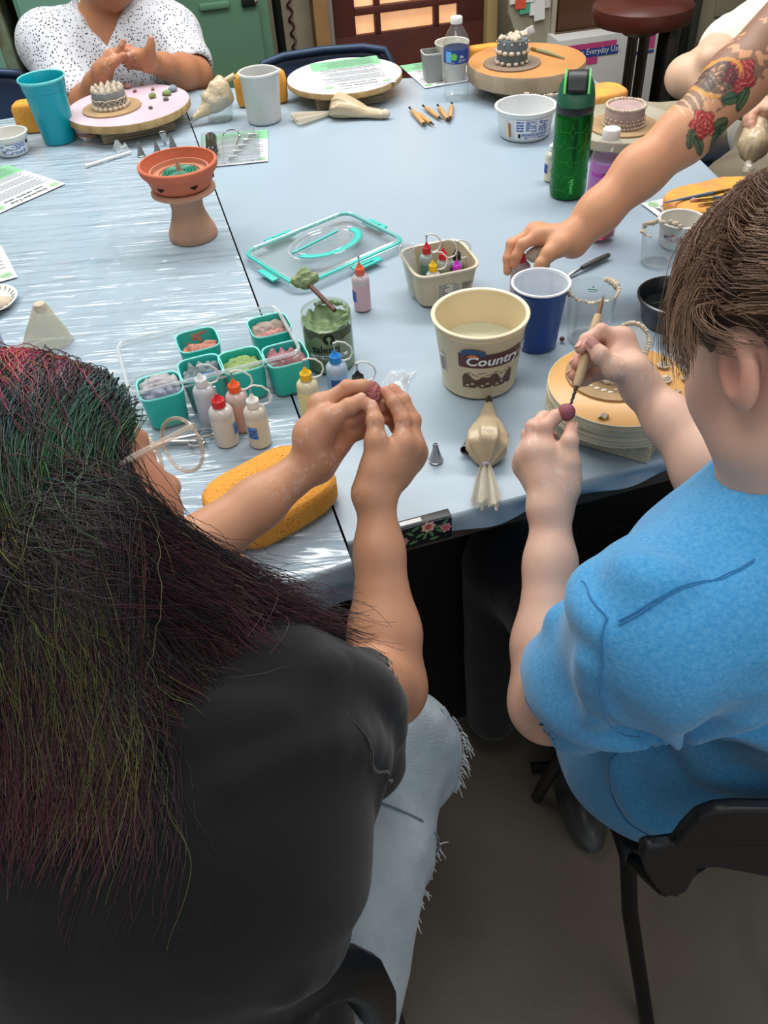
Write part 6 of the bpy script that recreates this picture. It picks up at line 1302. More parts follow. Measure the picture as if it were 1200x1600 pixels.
# ---- scissors, needle, pencil, paper plate, glove bag, film by the hands
p = A_(Tz(318, 690)); t = thing('scissors', 'steel scissors with two ring handles, beside the glasses', 'scissors', (p[0], p[1], TZ+0.003), 0)
q2 = A_(Tz(248, 715)); ex_ = (q2-p); 
for (dx, dy, rr_) in ((0.004, 0.012, 0.0125), (-0.008, -0.010, 0.0115)): MB().tube([(dx+rr_*math.cos(a), dy+rr_*0.8*math.sin(a), 0.004) for a in [2*PI*k/28 for k in range(28)]], 0.0022, 8, closed=True).build('ring_handle', msteel, t)
for s in (0.010, -0.006): MB().tube([(-0.008, s, 0.004), (-0.05, s*0.2, 0.004), (-0.10, -0.02-s*0.3, 0.003)], [0.0025, 0.003, 0.001], 6).build('blade', msteel, t)
a = A_(Tz(318, 735)); b = A_(Tz(342, 729)); t = thing('needle', 'thin steel needle lying left of the big sponge', 'needle', (a[0], a[1], TZ)); MB().tube([(0, 0, 0.001), (b[0]-a[0], b[1]-a[1], 0.001)], 0.0006, 5).build('needle_shaft', msteel, t)
a = A_(Tz(374, 862, TZ)); b = A_(Tz(386, 884, TZ)); t = thing('pencil', 'short dark pencil poking out under the left forearm', 'pencil', (a[0], a[1]-0.0, TZ), math.atan2(b[1]-a[1], b[0]-a[0]))
MB().tube([(-0.06, 0, 0.004), (0.012, 0, 0.004)], 0.0038, 6).build('shaft', mat('navy_paint', (36, 42, 54), 0.4), t); MB().tube([(0.012, 0, 0.004), (0.022, 0, 0.004)], [0.0038, 0.0012], 6).build('sharpened_wood', mwd, t); MB().tube([(0.022, 0, 0.004), (0.025, 0, 0.004)], [0.0012, 0.0003], 6).build('lead', pblack, t)
p = Tz(-22, 478); t = thing('paper_plate', 'patterned white paper plate cut by the left edge', 'plate', p)
MB().lathe([(0.0001, 0.001), (0.040, 0.001), (0.046, 0.006), (0.062, 0.013), (0.0635, 0.0125), (0.062, 0.0115), (0.046, 0.0045), (0.0001, 0.0)], 60).build('plate_body', mat('plate_white', (222, 222, 218), 0.6), t)
mb = MB()
for k in range(26): a = 2*PI*k/26; mb.tube([(0.050*math.cos(a), 0.050*math.sin(a), 0.0085), (0.058*math.cos(a+0.08), 0.058*math.sin(a+0.08), 0.0122)], 0.0007, 4)
mb.build('printed_pattern', mat('print_grey', (96, 90, 84)), t, smooth=False)
mb = MB(); mb.sphere((0.02, 0, 0.008), (0.024, 0.02, 0.01), 14, 8); mb.v[0] *= (1+0.3*(fbm(mb.v[0]*90, 2)-0.5))[:, None]; t2 = thing('clay_lump', 'beige clay lump on the paper plate', 'clay', (p[0]+0.015, p[1]-0.01, TZ+0.001)); mb.build('clay', mclayw, t2)
pw = A_(Tz(75, 540)); t = thing('piping_bag', 'empty translucent piping bag standing behind the rainbow hair', 'piping bag', (pw[0], pw[1], TZ), 0.2, 'filled piping bags')
mb = MB()
def gb(u, v):
    a = 2*PI*u; r = (0.032*(1-v)**0.8+0.010)*(1+0.25*(vnoise(np.array([[3*math.cos(a)+4, 3*math.sin(a), v*3]]))[0]-0.5)); return (r*math.cos(a)*1.1+0.012*v, r*0.55*math.sin(a), 0.001+0.075*v+0.004*math.sin(3*a)*v)
mb.grid(gb, 36, 20, closed_u=True); mb.build('bag_film', clear('frosted_film', tint=(250, 248, 240), opac=0.62, haze=(222, 212, 190), rough=0.2, bump=(40, 0.5)), t, angle=60)
MB().lathe([(0.0115, 0.072), (0.010, 0.082), (0.0001, 0.083)], 16, c=(0.012, 0, 0)).build('clay_blob', mclayw, t)
crumple('film_bag', 'crinkled empty clear film bag lying beyond the fingers', 620, 600, TZ, 0.040, 0.075, 0.014, mfilm, 'plastic film', 5, -0.35, 30)
# ---- brushes on the right sponge
for (pa, pb2, lab, bc, hc, w_) in (((1038, 317), (1152, 294), 'slim blue handled brush lying farthest on the stained sponge', (180, 150, 110), (84, 110, 140), 1), ((1182, 303), (1078, 313), 'blue handled brush with a pink bristle head on the stained sponge', (216, 160, 140), (70, 98, 132), -1), ((1190, 306), (1090, 320), 'pale handled brush lying nearest on the stained sponge', (190, 150, 90), (214, 186, 160), -1)):
    zz = TZ+0.0335; a = A_(Tz(pa[0], pa[1], zz)); b = A_(Tz(pb2[0], pb2[1], zz)); t = thing('paintbrush', lab, 'paintbrush', (a[0], a[1], TZ+0.030), math.atan2(b[1]-a[1], b[0]-a[0]), 'paintbrushes'); L_ = float(np.linalg.norm(b-a))
    MB().tube([(0, 0, 0.004), (L_*0.35, 0, 0.004), (L_*0.66, 0, 0.004)], [0.0012, 0.0032, 0.0036], 8).build('handle', mat('brush_handle_%d' % hc[0], hc, 0.4), t)
    MB().tube([(L_*0.66, 0, 0.004), (L_*0.90, 0, 0.004)], [0.0034, 0.0030], 8).build('ferrule', mat('brass', (150, 120, 60)), t)
    MB().tube([(L_*0.90, 0, 0.004), (L_*0.95, 0, 0.004), (L_, 0, 0.003)], [0.003, 0.0045 if 'pink' in lab else 0.0026, 0.001], 8).build('bristles', mat('bristle_%d' % bc[2], bc, 0.8), t)
# ------------------------------------------------------------------ people
def nrm(v): v = A_(v); return v/np.linalg.norm(v)
def skin_mat(name, rough=0.48, sss=0.12):
    m = mat(name, (200, 160, 130), rough, spec=0.4, bump=(420, 0.06, 3), attr='Col', sss=sss); return m
def skin_col(base, red, spots=(), dots=0.0, dust=0.0, dpts=()):
    """albedo per vertex: base tone, mottling, redder at given spots [(point, radius, strength)]"""
    base = rgba_np(base); red = rgba_np(red)
    def f(V, Nn):
        n = fbm(V*28+5, 3)[:, None]; c = base*(0.93+0.14*n)
        w = np.zeros(len(V))
        for p, r, s in spots: w = np.maximum(w, s*np.exp(-((V-A_(p))**2).sum(1)/(r*r)))
        c = c*(1-w[:, None])+red*w[:, None]
        if dust:
            dn = (np.clip((fbm(V*260+40, 3)-0.56)*7, 0, 1)*np.clip((fbm(V*34+11, 2)-0.5)*6, 0, 1))[:, None]*dust*(np.exp(-np.min([((V-A_(p))**2).sum(1) for p in dpts], 0)/0.0045)[:, None] if len(dpts) else 1.0); c = c*(1-dn)+rgba_np((232, 222, 212))*dn
        return np.clip(c, 0, 1)
    return f
def hand_nodes(W, M4, fingers, thumb, s=1.0, wr=0.021, extra=(), kp=0.012, W2=None):
    """W wrist; M4 four knuckles; fingers: 4 x [PIP, DIP, TIP]; thumb [CMC, MCP, IP, TIP]"""
    W2 = W if W2 is None else W2
    palm = []
    for i, m in enumerate(M4):
        w = W*(1-i/3)+W2*(i/3); palm.append(cap(w, m, wr*0.78*s, 0.0112*s)); palm.append(cap(w*0.45+m*0.55, m, 0.0125*s, 0.0115*s))
        if i: palm.append(cap(M4[i-1], m, 0.0106*s, 0.0104*s))
    palm.append(cap(W, thumb[0], wr*0.75*s, 0.016*s)); palm.append(cap(thumb[0], thumb[1], 0.0165*s, 0.0125*s)); palm += list(extra)
    palm = uni(kp, *palm)
    parts = []
    R = [(0.0104, 0.0094, 0.0083, 0.0070), (0.0106, 0.0096, 0.0085, 0.0072), (0.0102, 0.0092, 0.0080, 0.0068), (0.0092, 0.0081, 0.0070, 0.0060)]
    for i, f in enumerate(fingers):
        r = [x*s for x in R[i]]; ch = uni(0.0025, cap(M4[i], f[0], r[0], r[1]), cap(f[0], f[1], r[1], r[2]), cap(f[1], f[2], r[2], r[3]), ell(f[0], (r[1]*1.09,)*3), ell(f[1], (r[2]*1.06,)*3))
        parts.append(ch)
    th = uni(0.003, cap(thumb[1], thumb[2], 0.0118*s, 0.0100*s), cap(thumb[2], thumb[3], 0.0100*s, 0.0082*s), ell(thumb[2], (0.0108*s,)*3)); parts.append(th)
    def f(P, q=None):
        pd = palm.f(P, q); out = pd
        for ch in parts:
            if q is not None and np.linalg.norm(q[0]-ch.c)-ch.r > q[1]+0.03: continue
            out = np.minimum(out, _smin(pd, ch.f(P, q), 0.008))
        return out
    lo = np.min([n.c-n.r for n in parts+[palm]], 0); hi = np.max([n.c+n.r for n in parts+[palm]], 0); c = (lo+hi)/2
    return N(f, c, max(np.linalg.norm(n.c-c)+n.r for n in parts+[palm]))
def nail(parent, tip, prev, normal, w=0.0058, l=0.0072, base=None, col=(222, 178, 160), r=0.0072):
    ax = nrm(A_(tip)-A_(prev)); nn = A_(normal)-ax*(A_(normal)@ax); nn = nrm(nn); sd = np.cross(ax, nn)
    c = A_(tip)+nn*(r*0.80)-ax*0.001-A_(base)
    mb = MB()
    def fn(u, v):
        a = (u*2-1); b = (v*2-1); e = (1-abs(b)**3)**0.4 if abs(b) < 1 else 0
        p = c+sd*(a*w*(0.8+0.2*e)*e**0.5 if True else 0)+ax*(b*l)+nn*(0.0016*(1-a*a)+0.0006*(1-b*b)); return tuple(p)
    mb.grid(fn, 9, 9); o = mb.build('fingernail', mat('nail_%d' % sum(col), col, 0.4, spec=0.5), parent); so = o.modifiers.new('s', 'SOLIDIFY'); so.thickness = 0.0012; so.offset = -1; return o
def head_nodes(C, f, up, s=1.0, neck=None, neck_r=0.052, ears=True):
    f = nrm(f); up = nrm(A_(up)-f*(A_(up)@f)); x = np.cross(f, up)      # x: the head's right
    P = lambda a, b, c: C+s*(x*a+f*b+up*c)
    B = np.array([x, f, up])
    N_ = [ell(P(0, -0.012, 0.025), (0.074*s, 0.094*s, 0.088*s), B), ell(P(0, 0.022, -0.03), (0.064*s, 0.070*s, 0.082*s), B), ell(P(0, 0.052, -0.088), (0.030*s, 0.026*s, 0.022*s), B),
          ell(P(0.036, 0.050, -0.038), (0.028*s, 0.028*s, 0.032*s), B), ell(P(-0.036, 0.050, -0.038), (0.028*s, 0.028*s, 0.032*s), B),
          ell(P(0.045, 0.012, -0.075), (0.024*s, 0.035*s, 0.026*s), B), ell(P(-0.045, 0.012, -0.075), (0.024*s, 0.035*s, 0.026*s), B)]
    h = uni(0.03*s, *N_)
    fine = [cap(P(0, 0.082, 0.0), P(0, 0.104, -0.030), 0.008*s, 0.011*s), ell(P(0.010, 0.096, -0.034), (0.008*s,)*3), ell(P(-0.010, 0.096, -0.034), (0.008*s,)*3),
            cap(P(-0.018, 0.080, -0.062), P(0.018, 0.080, -0.062), 0.0058*s), cap(P(-0.016, 0.079, -0.071), P(0.016, 0.079, -0.071), 0.0064*s), cap(P(-0.040, 0.073, 0.018), P(-0.014, 0.084, 0.017), 0.007*s), cap(P(0.040, 0.073, 0.018), P(0.014, 0.084, 0.017), 0.007*s)]
    h = uni(0.012*s, h, *fine)
    for a in (0.031, -0.031): h = sub(h, ell(P(a, 0.092, 0.002), (0.017*s, 0.014*s, 0.012*s), B), 0.010*s); 
    for a in (0.031, -0.031): h = uni(0.003, h, ell(P(a, 0.072, 0.001), (0.0125*s,)*3, B))
    if ears:
        for a in (1, -1):
            e = ell(P(a*0.079, -0.012, -0.008), (0.009*s, 0.019*s, 0.031*s), B); e = sub(e, ell(P(a*0.088, -0.009, -0.004), (0.007*s, 0.011*s, 0.019*s), B), 0.004); h = uni(0.007*s, h, e)
    if neck is not None: h = uni(0.03, h, cap(P(0, -0.022, -0.05), neck, neck_r*s, neck_r*1.12*s))
    return h, P, B
def fabric(name, c, rough=0.85, heather=None, scale=600, sheen=0.25, bumpk=0.25):
    if name in _mc: return _mc[name]
    m = mat(name, c, rough, spec=0.25, bump=(scale, bumpk, 2), var=(heather[0], heather[1], 0.3) if heather else None, sheen=sheen); return m
def wrinkle(ampl, freq, dirv, seed=0, focus=()):
    """cloth relief: soft noise stretched along a direction, plus radial pleats near focus points"""
    d = nrm(dirv)
    def f(V):
        a = V@d; P = (V-np.outer(a, d)*0.72)*freq+seed
        n = fbm(P, 3); r = 1-np.abs(n-0.5)*3.2; o = ampl*(r-0.4)*np.clip((fbm(V*5+seed+9, 2)-0.25)*3, 0, 1)
        for p, rad, k in focus:
            v = V-A_(p); L = np.linalg.norm(v, axis=1); o = o+ampl*1.3*np.sin(k*np.arctan2(v[:, 2]+v[:, 1]*0.6, v[:, 0])+L*20)*np.exp(-(L/rad)**2)*np.clip(L/0.03, 0, 1)
        return o
    return f
def ridges(F0, lines, d0, r=0.008, k=0.022, sink=0.35):
    out = []
    for ln in lines:
        rr_ = r; P = np.array([Pd(a[0], a[1], a[2] if len(a) > 2 else d0) for a in ln]); t = np.linspace(0, len(P)-1, 4*len(P)); Q = np.array([[np.interp(x, range(len(P)), P[:, c]) for c in range(3)] for x in t])
        Q = project(F0.f, Q, -rr_*sink); m = len(Q)
        R = [rr_*(0.35+0.65*math.sin(PI*min(1, (i+1)/(m*0.5)) if i < m/2 else PI*0.5+PI*0.5*(i-m/2)/(m/2)) if False else 0.35+0.65*math.sin(PI*(i+0.6)/(m+0.2))) if False else rr_*(0.35+0.65*math.sin(PI*(i+0.6)/(m+0.2))) for i in range(m)]
        out.append(uni(0.004, [cap(Q[i], Q[i+1], R[i], R[i+1]) for i in range(m-1)]))
    return uni(k, F0, *out)
def seam(parent, pts, m, F, off=0.0008, r=0.0011, origin=None, name='seam', n=30):
    """stitching line dropped on the cloth surface"""
    P = np.array([A_(p) for p in pts]); t = np.linspace(0, len(P)-1, n); Q = np.array([[np.interp(x, range(len(P)), P[:, k]) for k in range(3)] for x in t])
    for _ in range(14):
        d = F(Q); g = np.stack([(F(Q+np.eye(3)[k]*1e-3)-F(Q-np.eye(3)[k]*1e-3))/2e-3 for k in range(3)], 1); Q = Q-(d-off)[:, None]*g/np.maximum((g**2).sum(1), 0.2)[:, None]
    MB().tube([tuple(q-A_(origin)) for q in Q], r, 5).build(name, m, parent)
def project(F, Q, off):
    for _ in range(8):
        d = F(Q); g = np.stack([(F(Q+np.eye(3)[k]*1e-3)-F(Q-np.eye(3)[k]*1e-3))/2e-3 for k in range(3)], 1); Q = Q-(d-off)[:, None]*g/np.maximum((g**2).sum(1), 0.2)[:, None]
    return Q
class GridSDF:
    """distance sampled on a grid, looked up trilinearly"""
    def __init__(s, F, lo, hi, h=0.008):
        s.lo = A_(lo); s.h = h; s.n = np.ceil((A_(hi)-s.lo)/h).astype(int)+1
        G = np.stack(np.meshgrid(*[np.arange(k) for k in s.n], indexing='ij'), -1).reshape(-1, 3)
        s.D = np.concatenate([F(s.lo+G[i:i+200000]*h) for i in range(0, len(G), 200000)]).reshape(s.n)
    def __call__(s, P):
        g = np.clip((P-s.lo)/s.h, 0, s.n-1.001); i = g.astype(int); f = g-i; o = 0
        for dx in (0, 1):
            for dy in (0, 1):
                for dz in (0, 1):
                    o = o+s.D[i[:, 0]+dx, i[:, 1]+dy, i[:, 2]+dz]*(f[:, 0] if dx else 1-f[:, 0])*(f[:, 1] if dy else 1-f[:, 1])*(f[:, 2] if dz else 1-f[:, 2])
        return o
def clump(P, R0, K, rng, amt, pw=0.8):
    n, k = P.shape[:2]; ci = rng.integers(0, n, K); near = np.concatenate([np.argmin(((R0[i:i+3000, None, :]-R0[ci][None])**2).sum(2), 1) for i in range(0, n, 3000)])
    t = np.linspace(0, 1, k)[None, :, None]; return P+(P[ci][near]-P)*(amt*t**pw), near
def sim_hair(roots, vel, F, steps, step, grav, flow, off, jit=0.1, rng=RNG, damp=0.75, curl=0.0):
    """strands that leave the scalp along vel, bend towards flow(p) and gravity and slide over the body F"""
    n = len(roots); P = np.zeros((n, steps, 3)); p = roots.copy(); v = vel.copy(); P[:, 0] = p; ph = rng.uniform(0, 6.28, n)
    for k in range(1, steps):
        tgt = flow(p, k/steps)+A_((0, 0, -1))*grav*min(1, k/6)
        v = v*damp+tgt*(1-damp)+rng.normal(0, jit, (n, 3))*0.12
        if curl: v = v+np.stack([np.sin(ph+k*0.5), np.cos(ph+k*0.45), 0*ph], 1)*curl
        v = v/np.maximum(np.linalg.norm(v, axis=1), 1e-6)[:, None]
        p = p+v*step[:, None] if hasattr(step, '__len__') else p+v*step
        d = F(p); g = np.stack([(F(p+np.eye(3)[j]*2e-3)-F(p-np.eye(3)[j]*2e-3))/4e-3 for j in range(3)], 1); g = g/np.maximum(np.linalg.norm(g, axis=1), 1e-6)[:, None]
        push = np.maximum(off-d, 0); p = p+g*push[:, None]
        P[:, k] = p
    return P
def hair_mat(name, rough=0.42):
    if name in _mc: return _mc[name]
    m = bpy.data.materials.new(name); m.use_nodes = True; nt = m.node_tree; b = nt.nodes['Principled BSDF']; a = nt.nodes.new('ShaderNodeAttribute'); a.attribute_name = 'Col'
    nt.links.new(a.outputs['Color'], b.inputs['Base Color']); b.inputs['Roughness'].default_value = rough; b.inputs['Specular IOR Level'].default_value = 0.5; _mc[name] = m; return m
def q3(l, d0):  # (px, py, extra depth) list to world points
    return [Pd(a[0], a[1], d0+(a[2] if len(a) > 2 else 0)) for a in l]

# ================= woman with rainbow hair, black shirt (front left) =================
D0 = 0.98
LW, = q3([(488, 712, 0.0)], D0); LW2, = q3([(496, 728, 0.022)], D0)
LM = q3([(500, 634, 0.004), (514, 650, 0.020), (524, 672, 0.026), (527, 692, 0.024)], D0)
LF = [q3(x, D0) for x in ([(543, 606, 0.002), (566, 604, 0.004), (579, 606, 0.010)], [(562, 636, 0.034), (577, 622, 0.030), (588, 616, 0.022)], [(566, 656, 0.036), (582, 645, 0.032), (594, 637, 0.022)], [(562, 676, 0.032), (576, 665, 0.034), (588, 657, 0.026)])]
LT = q3([(484, 676, -0.006), (516, 652, -0.014), (545, 636, -0.012), (563, 625, -0.006)], D0)
RW, = q3([(578, 770, 0.0)], D0-0.01); RW2, = q3([(596, 772, 0.012)], D0-0.01)
RM = q3([(630, 694, -0.004), (644, 698, 0.010), (648, 708, 0.026), (642, 720, 0.036)], D0)
RF = [q3(x, D0) for x in ([(629, 656, -0.002), (615, 629, 0.0), (603, 612, 0.004)], [(645, 657, 0.012), (630, 626, 0.012), (614, 608, 0.014)], [(638, 668, 0.034), (618, 644, 0.034), (602, 634, 0.024)], [(632, 688, 0.042), (618, 668, 0.042), (606, 655, 0.030)])]
RT = q3([(586, 735, -0.012), (587, 690, -0.016), (586, 658, -0.014), (581, 636, -0.008)], D0)
LE = Pd(178, 955, 0.905); RE = Pd(606, 1075, 0.965)
RS = Pd(455, 1120, 0.70); Cx1 = Pd(76, 778, 0.665)
NB1 = A_((-0.225, 0.385, 1.01)); LS = A_((-0.42, 0.40, 0.96))
FD1 = nrm((0.66, 0.72, -0.24)); UP1 = nrm((-0.42, 0.36, 0.85))
h1, HP1, HB1 = head_nodes(Cx1, FD1, UP1, 1.0, NB1, 0.052)
def arm(E, Wr, re, rw, bulge=0.046): 
    m = E*0.72+Wr*0.28; return [cap(E, m, re, bulge), cap(m, E*0.3+Wr*0.7, bulge, rw*1.25), cap(E*0.3+Wr*0.7, Wr, rw*1.22, rw)]
armL = uni(0.02, *arm(LE, (LW+LW2)/2, 0.041, 0.0225, 0.042), cap(LE, LS, 0.043, 0.05))
armR = uni(0.02, *arm(RE, (RW+RW2)/2, 0.041, 0.0215, 0.040), cap(RE, RS, 0.043, 0.05))
handL = hand_nodes(LW, LM, LF, LT, 1.0, 0.024, [cap(LW2, LM[3], 0.017, 0.012), cap(q3([(486, 690, -0.008)], D0)[0], q3([(510, 662, -0.010)], D0)[0], 0.019, 0.014)], W2=LW2)
handR = hand_nodes(RW, RM, RF, RT, 1.0, 0.022, [cap(RW, q3([(600, 712, -0.006)], D0)[0], 0.018, 0.015)], W2=RW2)
hip1 = A_((-0.16, 0.13, 0.52))
body1 = uni(0.05, ell((-0.23, 0.31, 0.87), (0.15, 0.10, 0.13)), ell((-0.22, 0.22, 0.68), (0.11, 0.10, 0.14)), cap(NB1, (NB1+RS)/2+A_((0, 0, -0.03)), 0.055, 0.05))
skin1F = uni(0.012, h1, body1, armL, armR, handL, handR)
w1o = A_((-0.16, 0.22, 0))
P1 = thing('person', 'person with long black rainbow-streaked hair, glasses and black shirt, shaping a strawberry', 'person', tuple(w1o), 0)
kn = [(p, 0.012, 0.35) for f_ in RF+LF for p in f_[:1]]+[(p, 0.012, 0.5) for f_ in RF+LF for p in f_[2:]]+[(LT[3], 0.014, 0.3), (RT[3], 0.014, 0.3), (HP1(0.05, 0.05, -0.03), 0.035, 0.55), (Pd(520, 690, D0), 0.03, 0.35)]
sk1 = skin_mat('tan_skin'); armF = uni(0.012, armL, armR, handL, handR)
cutz = lambda V: ~((V[:, 2] < 0.83) & (np.abs(V[:, 0]+0.19) < 0.16) & (V[:, 1] < 0.42))
skin_o = sdf_obj('skin', skin1F, 0.0021, sk1, P1, colf=skin_col((190, 138, 106), (188, 106, 88), kn, dust=0.34, dpts=[LT[1], RT[1], LW]), origin=w1o)
for tp, pv, nn, w_ in ((LT[3], LT[2], -_fw+A_((0, -0.2, 0.5)), 0.0060), (RT[3], RT[2], -_fw*1.0+A_((0, -0.3, 0.3)), 0.0062)):
    nail(P1, tp, pv, nn, w_, 0.0078, w1o, (206, 154, 132), 0.0080)
nail(P1, RF[2][2], RF[2][1], -_fw, 0.0045, 0.005, w1o, (206, 150, 132), 0.0068)
# shirt
slR = uni(0.03, cap(RS+A_((-0.03, 0, 0.0)), Pd(480, 1130, 0.76), 0.070, 0.070), cap(Pd(480, 1130, 0.76), Pd(548, 1150, 0.87), 0.070, 0.058), cap(Pd(480, 1130, 0.76), Pd(560, 1090, 0.89), 0.060, 0.050))
slR = sub(slR, half(Pd(566, 1112, 0.895), -(Pd(606, 1085, 0.965)-Pd(500, 1120, 0.76))), 0.006)
slL = uni(0.03, cap(LS, LS*0.45+LE*0.55, 0.080, 0.078)); 
shirt1 = uni(0.06, ell((-0.225, 0.315, 0.875), (0.195, 0.145, 0.16)), ell((-0.230, 0.225, 0.66), (0.160, 0.165, 0.19)), cap(NB1+A_((0.01, -0.02, -0.055)), RS+A_((-0.02, 0, 0)), 0.075, 0.078), cap(NB1+A_((0, -0.02, -0.055)), LS, 0.075, 0.078), cap((-0.18, 0.18, 0.5), (-0.25, 0.18, 0.5), 0.135))
shirt1 = uni(0.035, shirt1, slR, slL)
shirt1 = sub(shirt1, cap(Pd(550, 1105, 0.86), Pd(630, 1085, 1.02), 0.047, 0.052), 0.004)
shirt1 = sub(shirt1, cap(NB1+A_((0, 0.015, 0.0)), HP1(0, -0.02, -0.03), 0.062, 0.062), 0.004)
shirt1 = ridges(shirt1, [[(505, 1045, .66), (560, 1085, .74), (600, 1150, .82)], [(465, 1270, .74), (540, 1245, .80), (605, 1195, .86)], [(330, 1250, .62), (430, 1240, .68), (520, 1200, .74)], [(300, 1350, .66), (420, 1385, .70), (520, 1370, .78)], [(530, 1060, .70), (545, 1130, .76), (530, 1220, .80)], [(250, 1180, .6), (330, 1130, .6), (430, 1110, .62)], [(390, 1500, .7), (450, 1440, .76), (520, 1420, .8)]], 0.7, 0.0120)
msh1 = fabric('faded_black_cotton', (19, 19, 21), 0.92, (5, (14, 14, 16)), 1100, 0.15, 0.07)
dsp1 = wrinkle(0.007, 9, (0.3, 0.5, -0.6), 3, [(Pd(480, 1230, 0.84), 0.10, 5)])
shirt_o = sdf_obj('shirt', shirt1, 0.005, msh1, P1, disp=dsp1, origin=w1o)
mseam = fabric('dark_stitching', (24, 24, 26), 0.9)
Fs1 = lambda Q: shirt1.f(Q)
seam(P1, [Pd(505, 1045, 0.66), Pd(500, 1110, 0.66), Pd(485, 1180, 0.68), Pd(470, 1270, 0.72)], mseam, Fs1, 0.001, 0.0014, w1o)
seam(P1, [Pd(330, 1018, 0.60), Pd(420, 1030, 0.62), Pd(505, 1045, 0.66)], mseam, Fs1, 0.001, 0.0014, w1o)
# jeans: near thigh, knee, shin
KN1 = Pd(628, 1165, 1.10); HI1 = A_((-0.125, 0.24, 0.53)); AN1 = KN1+A_((-0.02, 0.10, -0.44))
KN1b = KN1+A_((-0.30, 0.02, 0.0)); AN1b = KN1b+A_((0.02, 0.10, -0.44))
jeans = uni(0.03, cap(HI1, KN1, 0.085, 0.064), cap(KN1, AN1, 0.068, 0.055), cap(A_((-0.24, 0.2, 0.53)), KN1b, 0.092, 0.07), cap(KN1b, AN1b, 0.068, 0.055), cap((-0.14, 0.17, 0.53), (-0.25, 0.17, 0.53), 0.10))
jeans = ridges(jeans, [[(560, 1290, 1.0), (620, 1310, 1.04), (668, 1290, 1.06)], [(600, 1330, 1.0), (645, 1370, 1.03), (640, 1420, 1.03)], [(630, 1120, 1.08), (660, 1180, 1.09), (650, 1250, 1.08)], [(560, 1400, 0.98), (600, 1440, 1.0), (590, 1500, 1.0)], [(655, 1200, 1.1), (688, 1170, 1.12), (690, 1140, 1.12)], [(520, 1480, .95), (560, 1440, .97), (600, 1400, 1.0)]], 1.0, 0.010)
mj = mat('bleached_denim', (168, 180, 186), 0.85, bump=(400, 0.35, 2), var=(14, (132, 148, 158), 0.22), sheen=0.2)
jo = sdf_obj('jeans', jeans, 0.005, mj, P1, disp=wrinkle(0.0045, 12, (0.2, 1, 0), 8), origin=w1o)
Fj = lambda Q: jeans.f(Q)
ms2 = mat('denim_seam', (96, 112, 132), 0.9)
for pts in ([Pd(560, 1285, 1.0), Pd(610, 1330, 1.05), Pd(622, 1400, 1.08)], [Pd(575, 1275, 1.0), Pd(630, 1320, 1.05), Pd(640, 1390, 1.08)], [Pd(610, 1395, 1.05), Pd(585, 1450, 1.06), Pd(560, 1500, 1.06)]): seam(P1, pts, ms2, Fj, 0.0035, 0.0014, w1o)
# ragged rips with loose white threads
rr = np.random.default_rng(4); SP = []; mth = hair_mat('white_thread', 0.8)
for (px, py, dd, n_) in ((680, 1160, 1.12, 40), (688, 1200, 1.12, 40), (650, 1330, 1.05, 46), (640, 1390, 1.03, 40), (632, 1420, 1.02, 20)):
    for k in range(n_):
        a = Pd(px+rr.normal(0, 7), py+rr.normal(0, 12), dd); Q = project(Fj, a[None], 0.003)[0]; v = nrm((rr.normal(0.5, 0.5), rr.normal(0, 0.4), rr.normal(-0.2, 0.5)))
        L_ = rr.uniform(0.005, 0.016); s = np.linspace(0, 1, 6)[:, None]; SP.append(Q+v*s*L_+A_((0.0, -0.004, -0.022))*s**2*rr.uniform(0.3, 1.3))
SP = np.array(SP); strands('loose_threads', SP-w1o, np.full(SP.shape[:2], 0.0006), np.tile(rgba_np((200, 206, 206)), SP.shape[:2]+(1,)), mth, P1)
# flap of torn denim
mb = MB()
for (pa, pb3) in (((636, 1262), (655, 1400)), ((668, 1130), (688, 1215))):
    a = project(Fj, Pd(pa[0], pa[1], 1.08)[None], 0.004)[0]; b = project(Fj, Pd(pb3[0], pb3[1], 1.10)[None], 0.004)[0]
    mb.tube([tuple(a+(b-a)*k/12+A_((0.004*math.sin(k*1.9), 0.003*math.cos(k*1.3), 0.002*math.sin(k)))-w1o) for k in range(13)], [0.003+0.003*math.sin(k*0.8)**2 for k in range(13)], 7)
mb.build('torn_hem', mj, P1)
sh = MB()
for an in (AN1, AN1b): sh.sphere(tuple(an-w1o+A_((0, 0.06, -(an[2]-0.045)))), (0.045, 0.12, 0.045), 18, 10)
sh.build('shoes', mat('black_card', (14, 12, 12)), P1)
